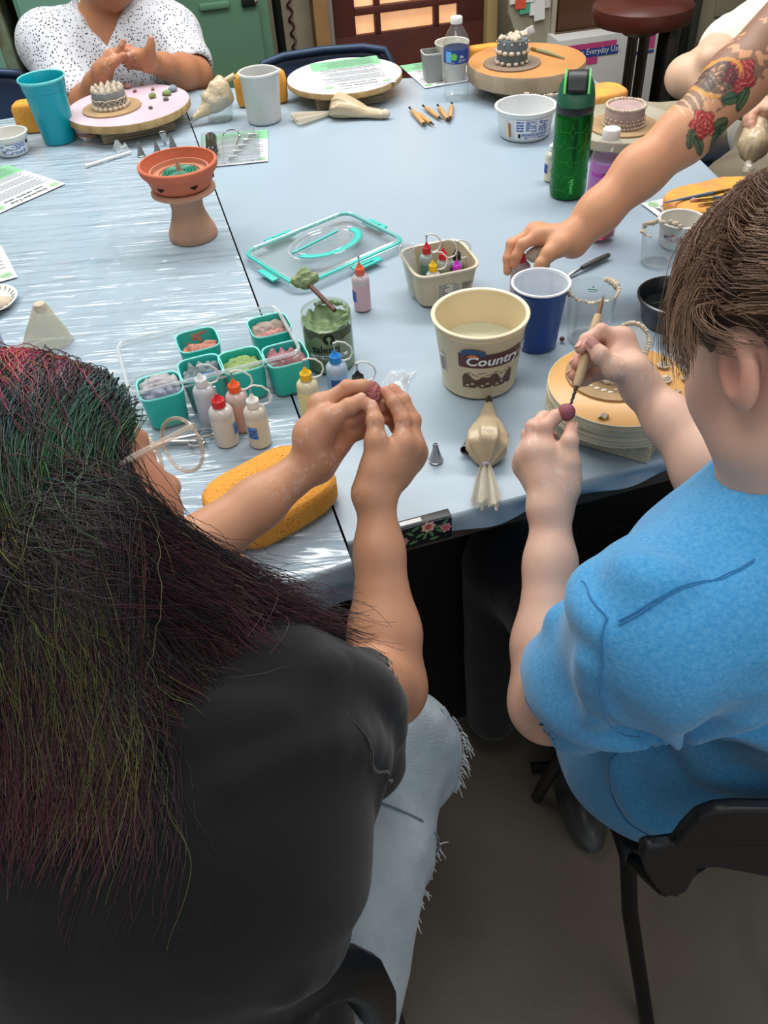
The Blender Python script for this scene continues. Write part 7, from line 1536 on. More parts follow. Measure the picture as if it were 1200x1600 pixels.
# hair
NA = Pd(120, 905, 0.615); NBk = Pd(220, 915, 0.655)
mass1 = uni(0.025, ell(HP1(0, -0.024, 0.022), (0.077, 0.092, 0.090), HB1), cap(HP1(0, -0.075, -0.02), NA, 0.062, 0.060), cap(NA, Pd(90, 1120, 0.585), 0.066, 0.040), cap(Pd(20, 1000, 0.59), Pd(150, 1010, 0.61), 0.055), cap(NA, NBk, 0.055, 0.045), cap(NBk, Pd(345, 955, 0.68), 0.042, 0.030), cap(Pd(345, 955, 0.68), Pd(455, 985, 0.72), 0.030, 0.010))
mass1 = sub(mass1, half(HP1(0, 0.050, 0.0), -nrm(HB1[1]*1.0-HB1[2]*0.55)), 0.012)
mass1 = uni(0.015, mass1, ell(HP1(0.040, 0.022, 0.040), (0.036, 0.048, 0.045), HB1))
def w1_hair():
    rng = np.random.default_rng(11); N1 = 32000
    th = rng.uniform(0, 2*PI, N1*3); z = rng.uniform(-0.30, 1, N1*3); r = np.sqrt(1-z*z); D = np.stack([r*np.cos(th), r*np.sin(th), z], 1)   # x right, y front, z up
    ok = ~((D[:, 1] > 0.84) & (D[:, 2] < 0.50)) & ~((D[:, 1] > 0.0) & (D[:, 2] < 0.10) & (D[:, 0] > 0)) & ~((D[:, 1] > 0.10) & (D[:, 2] < -0.02)); D = D[ok][:N1]; n = len(D)
    R0 = Cx1+(D*A_((0.078, 0.094, 0.092))+A_((0, -0.022, 0.025)))@HB1
    F = GridSDF(lambda Q: np.minimum(np.minimum(h1.f(Q), mass1.f(Q)), np.minimum(shirt1.f(Q), armL.f(Q)+0.004)), Cx1-A_((0.34, 0.62, 0.66)), Cx1+A_((0.42, 0.26, 0.2)), 0.009)
    back, rightv, upv = -HB1[1], HB1[0], HB1[2]; side = np.sign(D[:, 0]+0.10)[:, None]
    vel = back*0.8+rightv*side*0.35+upv*0.02+rng.normal(0, 0.06, D.shape); vel = vel/np.linalg.norm(vel, axis=1)[:, None]
    rs = ((D[:, 0] > 0.05) & (rng.random(n) < 0.46))
    sp = np.clip(D[:, 0]*0.30+0.55+rng.normal(0, 0.26, n), 0, 1)
    def PdA(px, py, d): return CAMP+(_fw+_X*((px-600)/FPX)[:, None]+_Y*((py-800)/FPX)[:, None])*d[:, None]
    A1 = np.where(rs[:, None], PdA(rng.normal(186, 20, n), rng.normal(880, 18, n), rng.normal(0.625, 0.01, n)), PdA(-60+250*sp, rng.normal(900, 25, n), np.full(n, 0.60)))
    B1 = np.where(rs[:, None], PdA(rng.normal(400, 40, n), rng.normal(958, 36, n), np.full(n, 0.70)), PdA(-150+330*sp, rng.normal(1100, 25, n), np.full(n, 0.53)))
    C1 = np.where(rs[:, None], PdA(rng.normal(575, 50, n), rng.normal(1000, 55, n), np.full(n, 0.74)), PdA(-190+420*sp+rng.normal(0, 55, n), np.full(n, 1420.0), np.full(n, 0.60)))
    def unit(v): return v/np.maximum(np.linalg.norm(v, axis=1), 1e-6)[:, None]
    def flow(p, t):
        a = np.linalg.norm(p-A1, axis=1); st_ = np.minimum(a, np.linalg.norm(p-B1, axis=1)+0.5)
        return unit(np.where((stage == 0)[:, None], A1-p, np.where((stage == 1)[:, None], B1-p, C1-p)))
    steps = 44; Ln = np.where(rs, rng.uniform(0.55, 0.86, n), np.where(rng.random(n) < 0.72, rng.uniform(0.46, 0.70, n), rng.uniform(0.70, 0.98, n))); st = 0.0126*Ln
    stage = np.zeros(n, int); P = np.zeros((n, steps, 3)); p = R0.copy(); v = vel.copy(); P[:, 0] = p; off = 0.0015+0.009*rng.random(n)**1.5; ph = rng.uniform(0, 6.28, n)
    for k in range(1, steps):
        stage = np.where((stage == 0) & ((np.linalg.norm(p-A1, axis=1) < 0.055) | (k > 20)), 1, stage); stage = np.where((stage == 1) & ((np.linalg.norm(p-B1, axis=1) < 0.07) | (k > 34)), 2, stage)
        w_ = 0.16 if k < 8 else 0.30
        wob = np.stack([np.sin(ph*0.3+k*0.42+D[:, 2]*3), np.cos(ph*0.3+k*0.36), 0*ph], 1)*0.16*min(1, k/12)
        v = unit(v*(1-w_)+(flow(p, 0)+A_((0, 0, -0.15)))*w_+rng.normal(0, 0.016, (n, 3))+wob*w_*2)
        p = p+v*st[:, None]
        d = F(p); g = unit(np.stack([(F(p+np.eye(3)[j]*5e-3)-F(p-np.eye(3)[j]*5e-3)) for j in range(3)], 1)); p = p+g*np.maximum(off-d, 0)[:, None]; P[:, k] = p
    P, near = clump(P, R0, 620, rng, 0.50, 0.8)
    t = np.linspace(0, 1, steps)[None, :, None]; P = P+rng.normal(0, 0.0030, (n, 1, 3))*t
    # a few loose fly-away hairs
    fly = rng.random(n) < 0.04; P[fly] += (np.cumsum(rng.normal(0, 0.0012, (fly.sum(), steps, 3)), 1)+A_((0, 0, 0.012))*t*(1-t)*2)
    R = np.linspace(0.00042, 0.00017, steps)[None]*np.ones((n, 1))
    lockr = rng.random(620)[near]; x, y, zz = D[:, 0], D[:, 1], D[:, 2]
    dark = rgba_np((30, 24, 25)); C = np.tile(dark, (n, steps, 1)); tt = np.linspace(0, 1, steps)
    pal = {k: rgba_np(v) for k, v in dict(mag=(186, 30, 92), yel=(190, 156, 34), grn=(56, 104, 42), teal=(18, 80, 88), pur=(92, 44, 84), org=(200, 90, 40), olive=(104, 116, 52), wine=(96, 34, 52)).items()}
    rim = np.clip((y+0.30)*1.6, 0, 1)*np.where(x > -0.1, 1.0, 0.75)
    seq = ['yel', 'mag', 'teal', 'grn', 'yel', 'mag', 'teal', 'grn']
    ang = ((np.arctan2(x, zz+0.2)/PI)*7.0+0.5*lockr+20) % len(seq); i0 = ang.astype(int) % len(seq); fr = ang-ang.astype(int)
    ca = np.array([pal[s] for s in seq]); cc = ca[i0]*(1-fr[:, None])+ca[(i0+1) % len(seq)]*fr[:, None]
    wgt = np.maximum(np.clip(rim*1.1*np.clip(lockr*1.9-0.35, 0, 1), 0, 1), (lockr > 0.93)*0.6)
    w1_ = wgt[:, None, None]*(np.exp(-((tt-0.16)/0.20)**2)[None, :, None]); C = C*(1-w1_)+cc[:, None, :]*w1_
    low = np.clip((tt-0.50)/0.25, 0, 1)[None, :, None]
    lowc = np.where(((lockr > 0.66) & ~rs)[:, None], pal['olive'], np.where((lockr > 0.42)[:, None], pal['wine']*0.7, dark))
    k2 = np.where(rs, 0.45, 0.62)[:, None, None]*low; C = C*(1-k2)+lowc[:, None, :]*k2
    tip = np.clip((tt-0.75)/0.25, 0, 1)[None, :, None]*(~rs)[:, None, None]*0.35; C = C*(1-tip)+pal['wine']*tip
    C = C*(0.82+0.36*rng.random((n, 1, 1)))
    return P, R, np.clip(C, 0, 1)
HPn, HRn, HCn = w1_hair(); strands('hair', HPn-w1o, HRn, HCn, hair_mat('glossy_hair', 0.38), P1)
sdf_obj('hair_mass', mass1, 0.004, mat('hair_shadow_black', (22, 17, 19), 0.6, bump=(160, 0.5)), P1, disp=lambda V: 0.004*(fbm(V*A_((90, 60, 60)), 2)-0.5)-0.002, origin=w1o)
# glasses: clear frames
gm = clear('clear_acetate', tint=(250, 240, 230), opac=0.30, rough=0.06, haze=(236, 222, 206)); mb = MB(); lens = MB()
for a in (0.034, -0.034):
    pts = [HP1(a+0.029*math.cos(q)*(1 if abs(math.cos(q)) < 0.9 else 0.97), 0.112, 0.000+0.024*math.sin(q)) for q in [2*PI*k/28 for k in range(28)]]
    mb.tube([tuple(p-w1o) for p in pts], 0.0017, 7, closed=True); lens.add([tuple(p-w1o) for p in pts], [tuple(range(28))])
mb.tube([tuple(HP1(x_, 0.112, 0.006)-w1o) for x_ in (-0.008, 0, 0.008)], 0.002, 6)
for s in (1, -1): mb.tube([tuple(HP1(s*0.063, 0.111, 0.012)-w1o), tuple(HP1(s*0.079, 0.098, 0.012)-w1o), tuple(HP1(s*0.084, 0.03, 0.006)-w1o), tuple(HP1(s*0.082, -0.02, 0.0)-w1o)], 0.0026, 7)
mb.build('glasses_frame', gm, P1); lens.build('lens', clear('lens_clear', opac=0.02), P1, smooth=False)
# strawberry of clay between the fingers
sb = Pd(583, 613, D0+0.008); t = thing('clay_strawberry', 'mauve clay strawberry dotted with pits, held between the fingertips', 'clay strawberry', tuple(sb), 0)
Fb = ell(sb, (0.0105, 0.0105, 0.0140), basis(-_Y*0.9-_X*0.2, _X))
pk = nrm(-_fw-_Y*0.3)
rr = np.random.default_rng(3); pits = []
for k in range(60):
    v = nrm(rr.normal(0, 1, 3)+(-_fw-_Y*0.5)*0.8); pits.append(sb+v@np.array([_X, -_Y, -_fw]).T*0 + v*A_((0.0105, 0.0115, 0.0125)))
Fp = sub(Fb, uni(0.0, *[ell(project(lambda Q: Fb.f(Q), p[None], 0.0)[0], (0.0016,)*3) for p in pits]), 0.0004)
sdf_obj('clay', Fp, 0.0006, mat('mauve_red_clay', (156, 92, 88), 0.7, bump=(200, 0.2)), t, origin=sb)

# ================= woman in the blue shirt (front right) =================
E0 = 0.985
AW, = q3([(853, 792, 0)], E0); AW2, = q3([(868, 792, 0.014)], E0)
AM = q3([(852, 706, 0.0), (834, 706, 0.006), (824, 715, 0.018), (820, 728, 0.032)], E0)
AF = [q3(x, E0) for x in ([(851, 668, 0.0), (868, 651, 0.004), (882, 645, 0.010)], [(834, 668, 0.010), (850, 653, 0.022), (868, 654, 0.026)], [(827, 680, 0.026), (846, 674, 0.042), (864, 682, 0.042)], [(828, 700, 0.042), (850, 692, 0.046), (868, 698, 0.036)])]
AT = q3([(882, 762, 0.0), (889, 724, -0.006), (890, 690, -0.008), (893, 668, -0.002)], E0)
BW, = q3([(1000, 600, 0.0)], E0+0.01); BW2, = q3([(1003, 612, 0.020)], E0+0.01)
BM = q3([(972, 530, 0.018), (974, 546, 0.030), (972, 562, 0.038), (968, 578, 0.040)], E0)
BF = [q3(x, E0) for x in ([(938, 518, 0.014), (916, 532, 0.008), (907, 545, 0.004)], [(926, 540, 0.034), (908, 556, 0.026), (900, 568, 0.014)], [(926, 562, 0.046), (905, 576, 0.034), (895, 586, 0.020)], [(934, 584, 0.046), (914, 594, 0.036), (901, 599, 0.022)])]
BT = q3([(990, 580, 0.0), (960, 577, -0.008), (938, 555, -0.010), (924, 538, -0.006)], E0)
AE = Pd(858, 1098, 0.955); BE = Pd(1165, 790, 0.93)
AS = Pd(1010, 985, 0.725); BS = Pd(1310, 800, 0.72)
C2 = Pd(1250, 530, 0.665); NB2 = Pd(1250, 772, 0.70)+A_((0.0, 0.02, -0.01))
FD2 = nrm((-0.40, 0.86, -0.52)); UP2 = nrm((-0.12, 0.42, 0.9))
h2, HP2, HB2 = head_nodes(C2, FD2, UP2, 0.98, NB2, 0.052)
armA = uni(0.02, *arm(AE, (AW+AW2)/2, 0.041, 0.023, 0.0415), cap(AE, AS, 0.045, 0.052))
armB = uni(0.02, *arm(BE, (BW+BW2)/2, 0.042, 0.022, 0.044), cap(BE, BS, 0.045, 0.052))
handA = hand_nodes(AW, AM, AF, AT, 1.0, 0.0235, [cap(AW2, q3([(886, 745, 0.0)], E0)[0], 0.017, 0.014), cap(AW, q3([(862, 715, 0.004)], E0)[0], 0.019, 0.014)], W2=AW2)
handB = hand_nodes(BW, BM, BF, BT, 1.0, 0.0215, [cap(q3([(1000, 600, 0.006)], E0)[0], q3([(962, 560, 0.016)], E0)[0], 0.020, 0.017)], W2=BW2)
tors2 = A_((0.36, 0.50, 0.0))
body2 = uni(0.05, ell(tors2+A_((0.02, 0.03, 0.85)), (0.15, 0.11, 0.16)), cap(NB2+A_((0, 0, -0.04)), NB2*0.75+AS*0.25+A_((0, 0, -0.06)), 0.04, 0.04))
w2o = A_((0.36, 0.45, 0))
P2 = thing('person', 'person with brown hair and heather blue shirt, pricking a clay ball with a needle', 'person', tuple(w2o), 0)
kn = [(p, 0.012, 0.45) for f_ in AF+BF for p in f_[:1]]+[(p, 0.012, 0.6) for f_ in AF+BF for p in f_[2:]]+[(AT[3], 0.014, 0.4), (BT[3], 0.014, 0.5), (HP2(-0.083, -0.01, -0.01), 0.03, 0.55), (HP2(-0.05, 0.03, -0.04), 0.04, 0.25), (AE, 0.05, 0.25), (BM[0], 0.02, 0.25)]
skin2F = uni(0.012, h2, body2, armA, armB, handA, handB)
sdf_obj('skin', skin2F, 0.0021, skin_mat('pale_skin'), P2, colf=skin_col((216, 174, 152), (206, 122, 104), kn, dust=0.4, dpts=[AM[1], BT[1]]), origin=w2o)
nail(P2, AT[3], AT[2], -_fw*0.5+_X*0.9, 0.0056, 0.0074, w2o, (214, 166, 152), 0.0080); nail(P2, BT[3], BT[2], -_fw+A_((-0.1, 0, 0.2)), 0.0062, 0.0080, w2o, (186, 130, 120), 0.0082)
for i in range(3): nail(P2, BF[i][2], BF[i][1], -_fw*0.5-_X*0.9, 0.0048, 0.0056, w2o, (216, 160, 150), 0.0068)
SE2 = Pd(892, 1090, 0.925)
slA = uni(0.03, cap(AS+A_((0.02, 0, 0)), AS*0.45+SE2*0.55, 0.076, 0.066), cap(AS*0.45+SE2*0.55, SE2, 0.066, 0.056))
slA = sub(slA, half(Pd(884, 1098, 0.935), -(AE-AS)), 0.005)
slA = sub(slA, cap(AS*0.3+AE*0.7, AE*1.3-AS*0.3, 0.049, 0.054), 0.003)
slB = uni(0.03, cap(BS, BS*0.5+BE*0.5, 0.080, 0.074))
shirt2 = uni(0.06, ell(tors2+A_((0.05, 0.02, 0.87)), (0.19, 0.14, 0.17)), ell(tors2+A_((0.065, 0.055, 0.64)), (0.195, 0.15, 0.18)), cap(NB2+A_((0.0, -0.03, -0.06)), AS+A_((0.02, 0, 0)), 0.072, 0.078), cap(NB2+A_((0, -0.03, -0.06)), BS, 0.072, 0.078), cap(tors2+A_((-0.005, 0.085, 0.52)), tors2+A_((0.14, 0.085, 0.52)), 0.145))
shirt2 = uni(0.03, shirt2, slA, slB)
neckcut = cap(NB2+A_((0.0, 0.0, -0.025)), HP2(0, -0.02, -0.02), 0.055, 0.060)
shirt2 = sub(shirt2, neckcut, 0.004); shirt2 = sub(shirt2, half(A_((0, 0, 0.455)), A_((0, 0, 1.0))), 0.01)
shirt2 = ridges(shirt2, [[(1045, 1130, .8), (1075, 1115, .78), (1160, 1060, .74), (1210, 1025, .7)], [(1045, 1140, .8), (1120, 1172, .8), (1210, 1188, .78)], [(1038, 1125, .8), (1020, 1060, .76), (1005, 1000, .72)], [(905, 890, .74), (935, 950, .72), (985, 985, .70)], [(1150, 900, .66), (1100, 1000, .7), (1062, 1095, .76)], [(1205, 900, .64), (1160, 980, .68), (1110, 1060, .74)], [(930, 1200, .95), (1000, 1262, 1.0), (1100, 1285, 1.0)], [(1045, 1165, .85), (1100, 1230, .88), (1200, 1250, .88)], [(872, 965, .82), (930, 1025, .82), (1020, 1062, .80)], [(852, 1030, .88), (920, 1085, .86), (1015, 1112, .82)], [(960, 860, .68), (1010, 890, .66), (1060, 880, .64)], [(1000, 1000, .72), (960, 1060, .8), (930, 1140, .86)]], 0.8, 0.0130, 0.022)
msh2 = fabric('heather_blue_jersey', (44, 138, 196), 0.85, (260, (92, 166, 214)), 700, 0.3)
sdf_obj('shirt', shirt2, 0.0042, msh2, P2, disp=wrinkle(0.009, 8, (0.5, 0.4, -0.6), 21, [(Pd(1045, 1135, 0.80), 0.13, 6)]), origin=w2o)
Fs2 = lambda Q: shirt2.f(Q); msm2 = fabric('blue_stitching', (40, 118, 172), 0.9)
for o_ in (0, 7): seam(P2, [Pd(1195, 825+o_, 0.62), Pd(1110, 890+o_, 0.62), Pd(1030, 935+o_, 0.63), Pd(962, 968+o_, 0.66)], msm2, Fs2, 0.0012, 0.0009, w2o)
seam(P2, [Pd(915, 925, 0.72), Pd(962, 968, 0.68), Pd(985, 1020, 0.70), Pd(1000, 1080, 0.76)], msm2, Fs2, 0.0012, 0.0009, w2o)
seam(P2, [Pd(826, 1040, 0.90), Pd(840, 1090, 0.90), Pd(880, 1130, 0.88), Pd(930, 1150, 0.86)], msm2, Fs2, 0.003, 0.0009, w2o)
seam(P2, [Pd(918, 1190, 0.95), Pd(930, 1250, 1.0), Pd(970, 1298, 1.02), (Pd(1030, 1312, 1.02))], msm2, Fs2, 0.003, 0.0009, w2o)
# printed patches at the shoulder front
for (px, py, r_, c_) in ((1040, 793, 0.013, (226, 150, 110)), (1062, 788, 0.010, (120, 130, 80)), (1090, 765, 0.012, (40, 150, 84)), (1098, 762, 0.006, (226, 226, 214))):
    c0 = project(Fs2, Pd(px, py, 0.76)[None], -r_*0.80)[0]; MB().sphere(tuple(c0-w2o), (r_, r_, r_), 14, 10).build('printed_patch', mat('patch_%d' % c_[0], c_, 0.8), P2)
tr2 = uni(0.03, cap(tors2+A_((-0.02, 0.05, 0.50)), tors2+A_((-0.15, 0.42, 0.52)), 0.085, 0.068), cap(tors2+A_((-0.17, 0.42, 0.52)), tors2+A_((-0.18, 0.40, 0.10)), 0.068, 0.05), cap(tors2+A_((0.12, 0.05, 0.50)), tors2+A_((0.14, 0.42, 0.52)), 0.095, 0.07), cap(tors2+A_((0.14, 0.42, 0.52)), tors2+A_((0.12, 0.40, 0.1)), 0.068, 0.05), cap(tors2+A_((0.0, 0.08, 0.53)), tors2+A_((0.14, 0.08, 0.53)), 0.11))
sdf_obj('trousers', tr2, 0.006, fabric('charcoal_trousers', (22, 21, 25), 0.9), P2, disp=wrinkle(0.004, 10, (0, 1, 0), 4), origin=w2o)
sh = MB()
for c0 in (Pz(905, 1235, 0.05), tors2+A_((0.12, 0.42, 0.05))): sh.sphere(tuple(A_((c0[0], c0[1], 0.045))-w2o), (0.045, 0.12, 0.045), 18, 10)
sh.build('shoes', mat('dark_grey_plastic', (66, 68, 66)), P2)
def w2_hair():
    rng = np.random.default_rng(5); N1 = 18000
    th = rng.uniform(0, 2*PI, N1*3); z = rng.uniform(-0.45, 1, N1*3); r = np.sqrt(1-z*z); D = np.stack([r*np.cos(th), r*np.sin(th), z], 1)
    ok = ~((D[:, 1] > 0.42) & (D[:, 2] < 0.62)) & ~((np.abs(D[:, 0]) > 0.62) & (D[:, 2] < 0.12) & (D[:, 1] > -0.25)); D = D[ok][:N1]
    loc = D*A_((0.074, 0.093, 0.088))*0.98+A_((0, -0.012, 0.025)); R0 = C2+loc@HB2
    F = GridSDF(lambda Q: np.minimum(h2.f(Q), shirt2.f(Q)), C2-0.22, C2+0.22, 0.007)
    fwd, rightv, upv = HB2[1], HB2[0], HB2[2]; side = np.sign(D[:, 0]+0.05)[:, None]
    bangs = (D[:, 1] > 0.05) & (D[:, 2] > 0.2)
    bun = HP2(0.0, -0.13, 0.03)
    vel = np.where(bangs[:, None], fwd*0.75+rightv*side*0.55-upv*0.1, (bun-R0)/np.linalg.norm(bun-R0, axis=1)[:, None])+rng.normal(0, 0.08, D.shape); vel /= np.linalg.norm(vel, axis=1)[:, None]
    def flow(p, t):
        b = (bun-p); b = b/np.maximum(np.linalg.norm(b, axis=1), 1e-6)[:, None]
        fl = fwd*(0.45-1.1*t)+rightv*side*0.35-upv*1.0
        return np.where(bangs[:, None], fl, b)
    steps = 26; ln = np.where(bangs, rng.uniform(0.0018, 0.0031, len(D)), rng.uniform(0.0045, 0.0060, len(D)))
    P = sim_hair(R0, vel, F, steps, ln, 0.12, flow, np.where(bangs, 0.006+0.020*rng.random(len(D)), 0.003+0.011*rng.random(len(D))), 0.3, rng, 0.78, 0.02)
    K = 500; P, near = clump(P, R0, K, rng, 0.5)
    t = np.linspace(0, 1, steps)[None, :, None]; P = P+rng.normal(0, 0.0014, (len(D), 1, 3))*t
    R = np.linspace(0.00040, 0.00016, steps)[None]*np.ones((len(D), 1))
    lock = rng.random(K)[near][:, None, None]; C = np.ones((len(D), steps, 1))*(rgba_np((98, 74, 58))*(1-lock)+rgba_np((144, 112, 88))*lock)*(0.7+0.6*rng.random((len(D), 1, 1)))
    return P, R, np.clip(C, 0, 1)
a_, b_2, c_2 = w2_hair(); strands('hair', a_-w2o, b_2, c_2, hair_mat('brown_hair', 0.45), P2)
scalp = inter(uni(0.02, ell(HP2(0, -0.014, 0.028), (0.0775, 0.098, 0.0915), HB2)), half(HP2(0, 0.034, 0.0), nrm(HB2[1]*1.0-HB2[2]*0.8)), 0.01)
scalp = uni(0.015, scalp, ell(HP2(-0.010, 0.036, 0.056), (0.056, 0.040, 0.032), HB2))
scalp = sub(scalp, uni(0.0, ell(HP2(-0.082, -0.01, -0.02), (0.03, 0.034, 0.048), HB2), ell(HP2(0.082, -0.01, -0.02), (0.03, 0.034, 0.048), HB2)), 0.006)
sdf_obj('scalp_hair', scalp, 0.003, mat('hair_shadow_brown', (70, 52, 42), 0.7), P2, origin=w2o)
bun_ = HP2(0.0, -0.125, 0.02); sdf_obj('hair_bun', ell(bun_, (0.034, 0.028, 0.034), HB2), 0.003, mat('hair_shadow_brown', (70, 52, 42)), P2, disp=lambda V: 0.006*(fbm(V*60, 3)-0.5), origin=w2o)
# needle tool and ball
tt0 = Pd(943, 462, E0+0.022); tt1 = Pd(935, 492, E0+0.016); tt2 = Pd(901, 604, E0+0.002); tt3 = Pd(889, 640, E0+0.002)
t = thing('needle_tool', 'wooden clay needle tool held in the right hand, its point in the ball', 'tool', tuple(tt2))
MB().tube([tuple(tt1*(1-k)+tt2*k-tt2) for k in (0, 0.04, 0.3, 0.7, 0.93, 1.0)], [0.0042, 0.0052, 0.0058, 0.0060, 0.0055, 0.0038], 14).build('handle', mat('birch_wood', (196, 170, 130), 0.5, var=(30, (180, 150, 110), 0.2)), t)
MB().tube([tuple(tt0-tt2), tuple(tt0*0.5+tt1*0.5-tt2), tuple(tt1-tt2)], [0.0006, 0.0026, 0.0030], 10).build('brush_tip', mat('amber_bristle', (120, 84, 50), 0.5), t)
MB().tube([tuple((tt2*(1-k)+tt3*k)-tt2+A_((0.0007*math.sin(k*30), 0, 0))) for k in [i/12 for i in range(13)]], [0.0022-0.0009*i/12 for i in range(13)], 8).build('twisted_needle', mat('dark_steel', (96, 96, 96)), t)
bp = Pd(884, 655, E0+0.008); ball('mauve clay ball pinched in the left hand under the needle', bp, 0.0105, (150, 88, 90))

# ================= person in the dotted blouse (far left) =================
Y3 = 2.86
S3a = Py(75, 68, Y3+0.0); S3b = Py(268, 55, Y3+0.04)
E3a = Py(128, 176, Y3-0.16); E3b = Py(305, 118, Y3-0.10)
H3 = Y3-0.27
W3a = Py(160, 112, H3); W3b = Py(232, 96, H3)
k3 = H3/Y3
def p3(px, py, y=0.0): return Py(px, py, H3+y)
M3a = [p3(178, 92, -0.01), p3(176, 88, 0.012), p3(173, 86, 0.03), p3(170, 87, 0.045)]
F3a = [[p3(187, 78, -0.01), p3(190, 71, -0.01), p3(193, 64, -0.01)], [p3(192, 80, 0.01), p3(200, 78, 0.01), p3(208, 77, 0.01)], [p3(188, 78, 0.03), p3(196, 74, 0.03), p3(203, 72, 0.03)], [p3(182, 79, 0.045), p3(189, 75, 0.045), p3(195, 73, 0.045)]]
T3a = [p3(168, 104, -0.02), p3(178, 98, -0.03), p3(186, 92, -0.03), p3(193, 86, -0.03)]
M3b = [p3(219, 86, -0.01), p3(216, 91, 0.005), p3(215, 96, 0.015), p3(216, 101, 0.02)]
F3b = [[p3(209, 84, -0.01), p3(204, 87, -0.012), p3(199, 90, -0.012)], [p3(206, 90, 0.0), p3(201, 93, 0), p3(196, 97, 0)], [p3(206, 96, 0.01), p3(201, 99, 0.01), p3(197, 103, 0.01)], [p3(209, 101, 0.018), p3(205, 104, 0.018), p3(202, 106, 0.018)]]
T3b = [p3(232, 84, -0.02), p3(235, 76, -0.03), p3(236, 68, -0.03), p3(236, 61, -0.03)]
ha = hand_nodes(W3a, M3a, F3a, T3a, 1.0, 0.024); hb_ = hand_nodes(W3b, M3b, F3b, T3b, 1.0, 0.024)
C3 = Py(162, -68, Y3-0.02); NB3 = Py(158, 42, Y3+0.03)
h3, HP3, HB3 = head_nodes(C3, (0.12, -0.96, -0.22), (0.03, -0.2, 1), 1.06, NB3, 0.058)
L3 = uni(0.02, *arm(E3a, W3a, 0.046, 0.026, 0.046), cap(E3a, S3a, 0.050, 0.055)); R3 = uni(0.02, *arm(E3b, W3b, 0.048, 0.026, 0.048), cap(E3b, S3b, 0.050, 0.055))
T3 = A_(((S3a[0]+S3b[0])/2, Y3+0.03, 0)); ch3 = uni(0.04, ell(T3+A_((0, 0.0, 0.82)), (0.165, 0.105, 0.15)), cap(S3a*0.7+NB3*0.3, S3b*0.7+NB3*0.3, 0.058))
w3o = A_((T3[0], T3[1], 0))
P3_ = thing('person', 'person in a white blouse with black dots, pressing clay between both palms', 'person', tuple(w3o), 0)
s3 = uni(0.02, h3, ch3, L3, R3, ha, hb_)
sdf_obj('skin', s3, 0.0036, skin_mat('brown_skin'), P3_, colf=skin_col((172, 116, 84), (190, 124, 108), [(p, 0.02, 0.4) for f_ in F3a+F3b for p in f_[2:]], dust=0.5, dpts=[M3a[0], M3b[0]]), origin=w3o)
bl3 = uni(0.05, ell(T3+A_((0, 0.01, 0.80)), (0.205, 0.135, 0.18)), ell(T3+A_((0, 0.0, 0.60)), (0.20, 0.15, 0.17)), cap(S3a, S3b, 0.078), cap(S3a, S3a*0.30+E3a*0.70, 0.082, 0.074), cap(S3b, S3b*0.30+E3b*0.70, 0.082, 0.072))
for S_, E_3 in ((S3a, E3a), (S3b, E3b)):
    bl3 = sub(bl3, cap(S_*0.30+E_3*0.70, E_3*1.3-S_*0.3, 0.056, 0.066), 0.003)
# deep V at the neck: a wedge cut out of the front
vb = Py(164, 80, Y3-0.12); va = Py(112, 8, Y3-0.02); vc = Py(196, 4, Y3-0.02)
n1_ = nrm(np.cross(va-vb, A_((0, -1, 0.15)))); n2_ = nrm(np.cross(A_((0, -1, 0.15)), vc-vb))
if n1_@(vc-vb) < 0: n1_ = -n1_
if n2_@(va-vb) < 0: n2_ = -n2_
wedge = N(lambda P, q=None: np.maximum(np.maximum(-((P-vb)@n1_), -((P-vb)@n2_)), (P[:, 1]-(Y3+0.06))), vb, 50)
bl3 = sub(bl3, wedge, 0.003)
def dotted():
    m = mat('dotted_blouse', (204, 206, 212), 0.8, bump=(60, 0.35), sheen=0.2); nt = m.node_tree; b = nt.nodes['Principled BSDF']; tc = nt.nodes.new('ShaderNodeTexCoord'); v = nt.nodes.new('ShaderNodeTexVoronoi'); v.inputs['Scale'].default_value = 125; v.inputs['Randomness'].default_value = 0.75
    nt.links.new(tc.outputs['Object'], v.inputs['Vector']); r = nt.nodes.new('ShaderNodeMath'); r.operation = 'LESS_THAN'; r.inputs[1].default_value = 0.29; nt.links.new(v.outputs['Distance'], r.inputs[0])
    mx = nt.nodes.new('ShaderNodeMix'); mx.data_type = 'RGBA'; mx.inputs[6].default_value = rgb((204, 206, 212)); mx.inputs[7].default_value = rgb((40, 42, 52)); nt.links.new(r.outputs[0], mx.inputs[0]); nt.links.new(mx.outputs[2], b.inputs['Base Color']); return m
sdf_obj('blouse', bl3, 0.0045, dotted(), P3_, disp=wrinkle(0.010, 11, (0.1, 0.1, 1), 5), origin=w3o)
hr3 = uni(0.02, ell(HP3(0, -0.02, 0.035), (0.088, 0.105, 0.098), HB3), cap(HP3(0.06, -0.05, 0), HP3(0.075, -0.06, -0.16), 0.04, 0.03), cap(HP3(-0.06, -0.05, 0), HP3(-0.075, -0.06, -0.16), 0.04, 0.03))
hr3 = inter(hr3, half(HP3(0, 0.035, 0.0), nrm(HB3[1]-HB3[2]*0.9)), 0.01)
sdf_obj('hair', hr3, 0.005, mat('dark_brown_hair', (38, 28, 24), 0.5, bump=(80, 0.6)), P3_, disp=lambda V: 0.004*(fbm(V*A_((120, 120, 20)), 2)-0.5), origin=w3o)
tr3 = uni(0.03, *[c for s in (-0.1, 0.1) for c in (cap(T3+A_((s, 0, 0.50)), T3+A_((s*1.2, -0.36, 0.52)), 0.09, 0.068), cap(T3+A_((s*1.2, -0.36, 0.52)), T3+A_((s*1.2, -0.34, 0.06)), 0.066, 0.05))])
sdf_obj('trousers', tr3, 0.009, mat('dark_denim', (40, 46, 62), 0.9), P3_, origin=w3o)

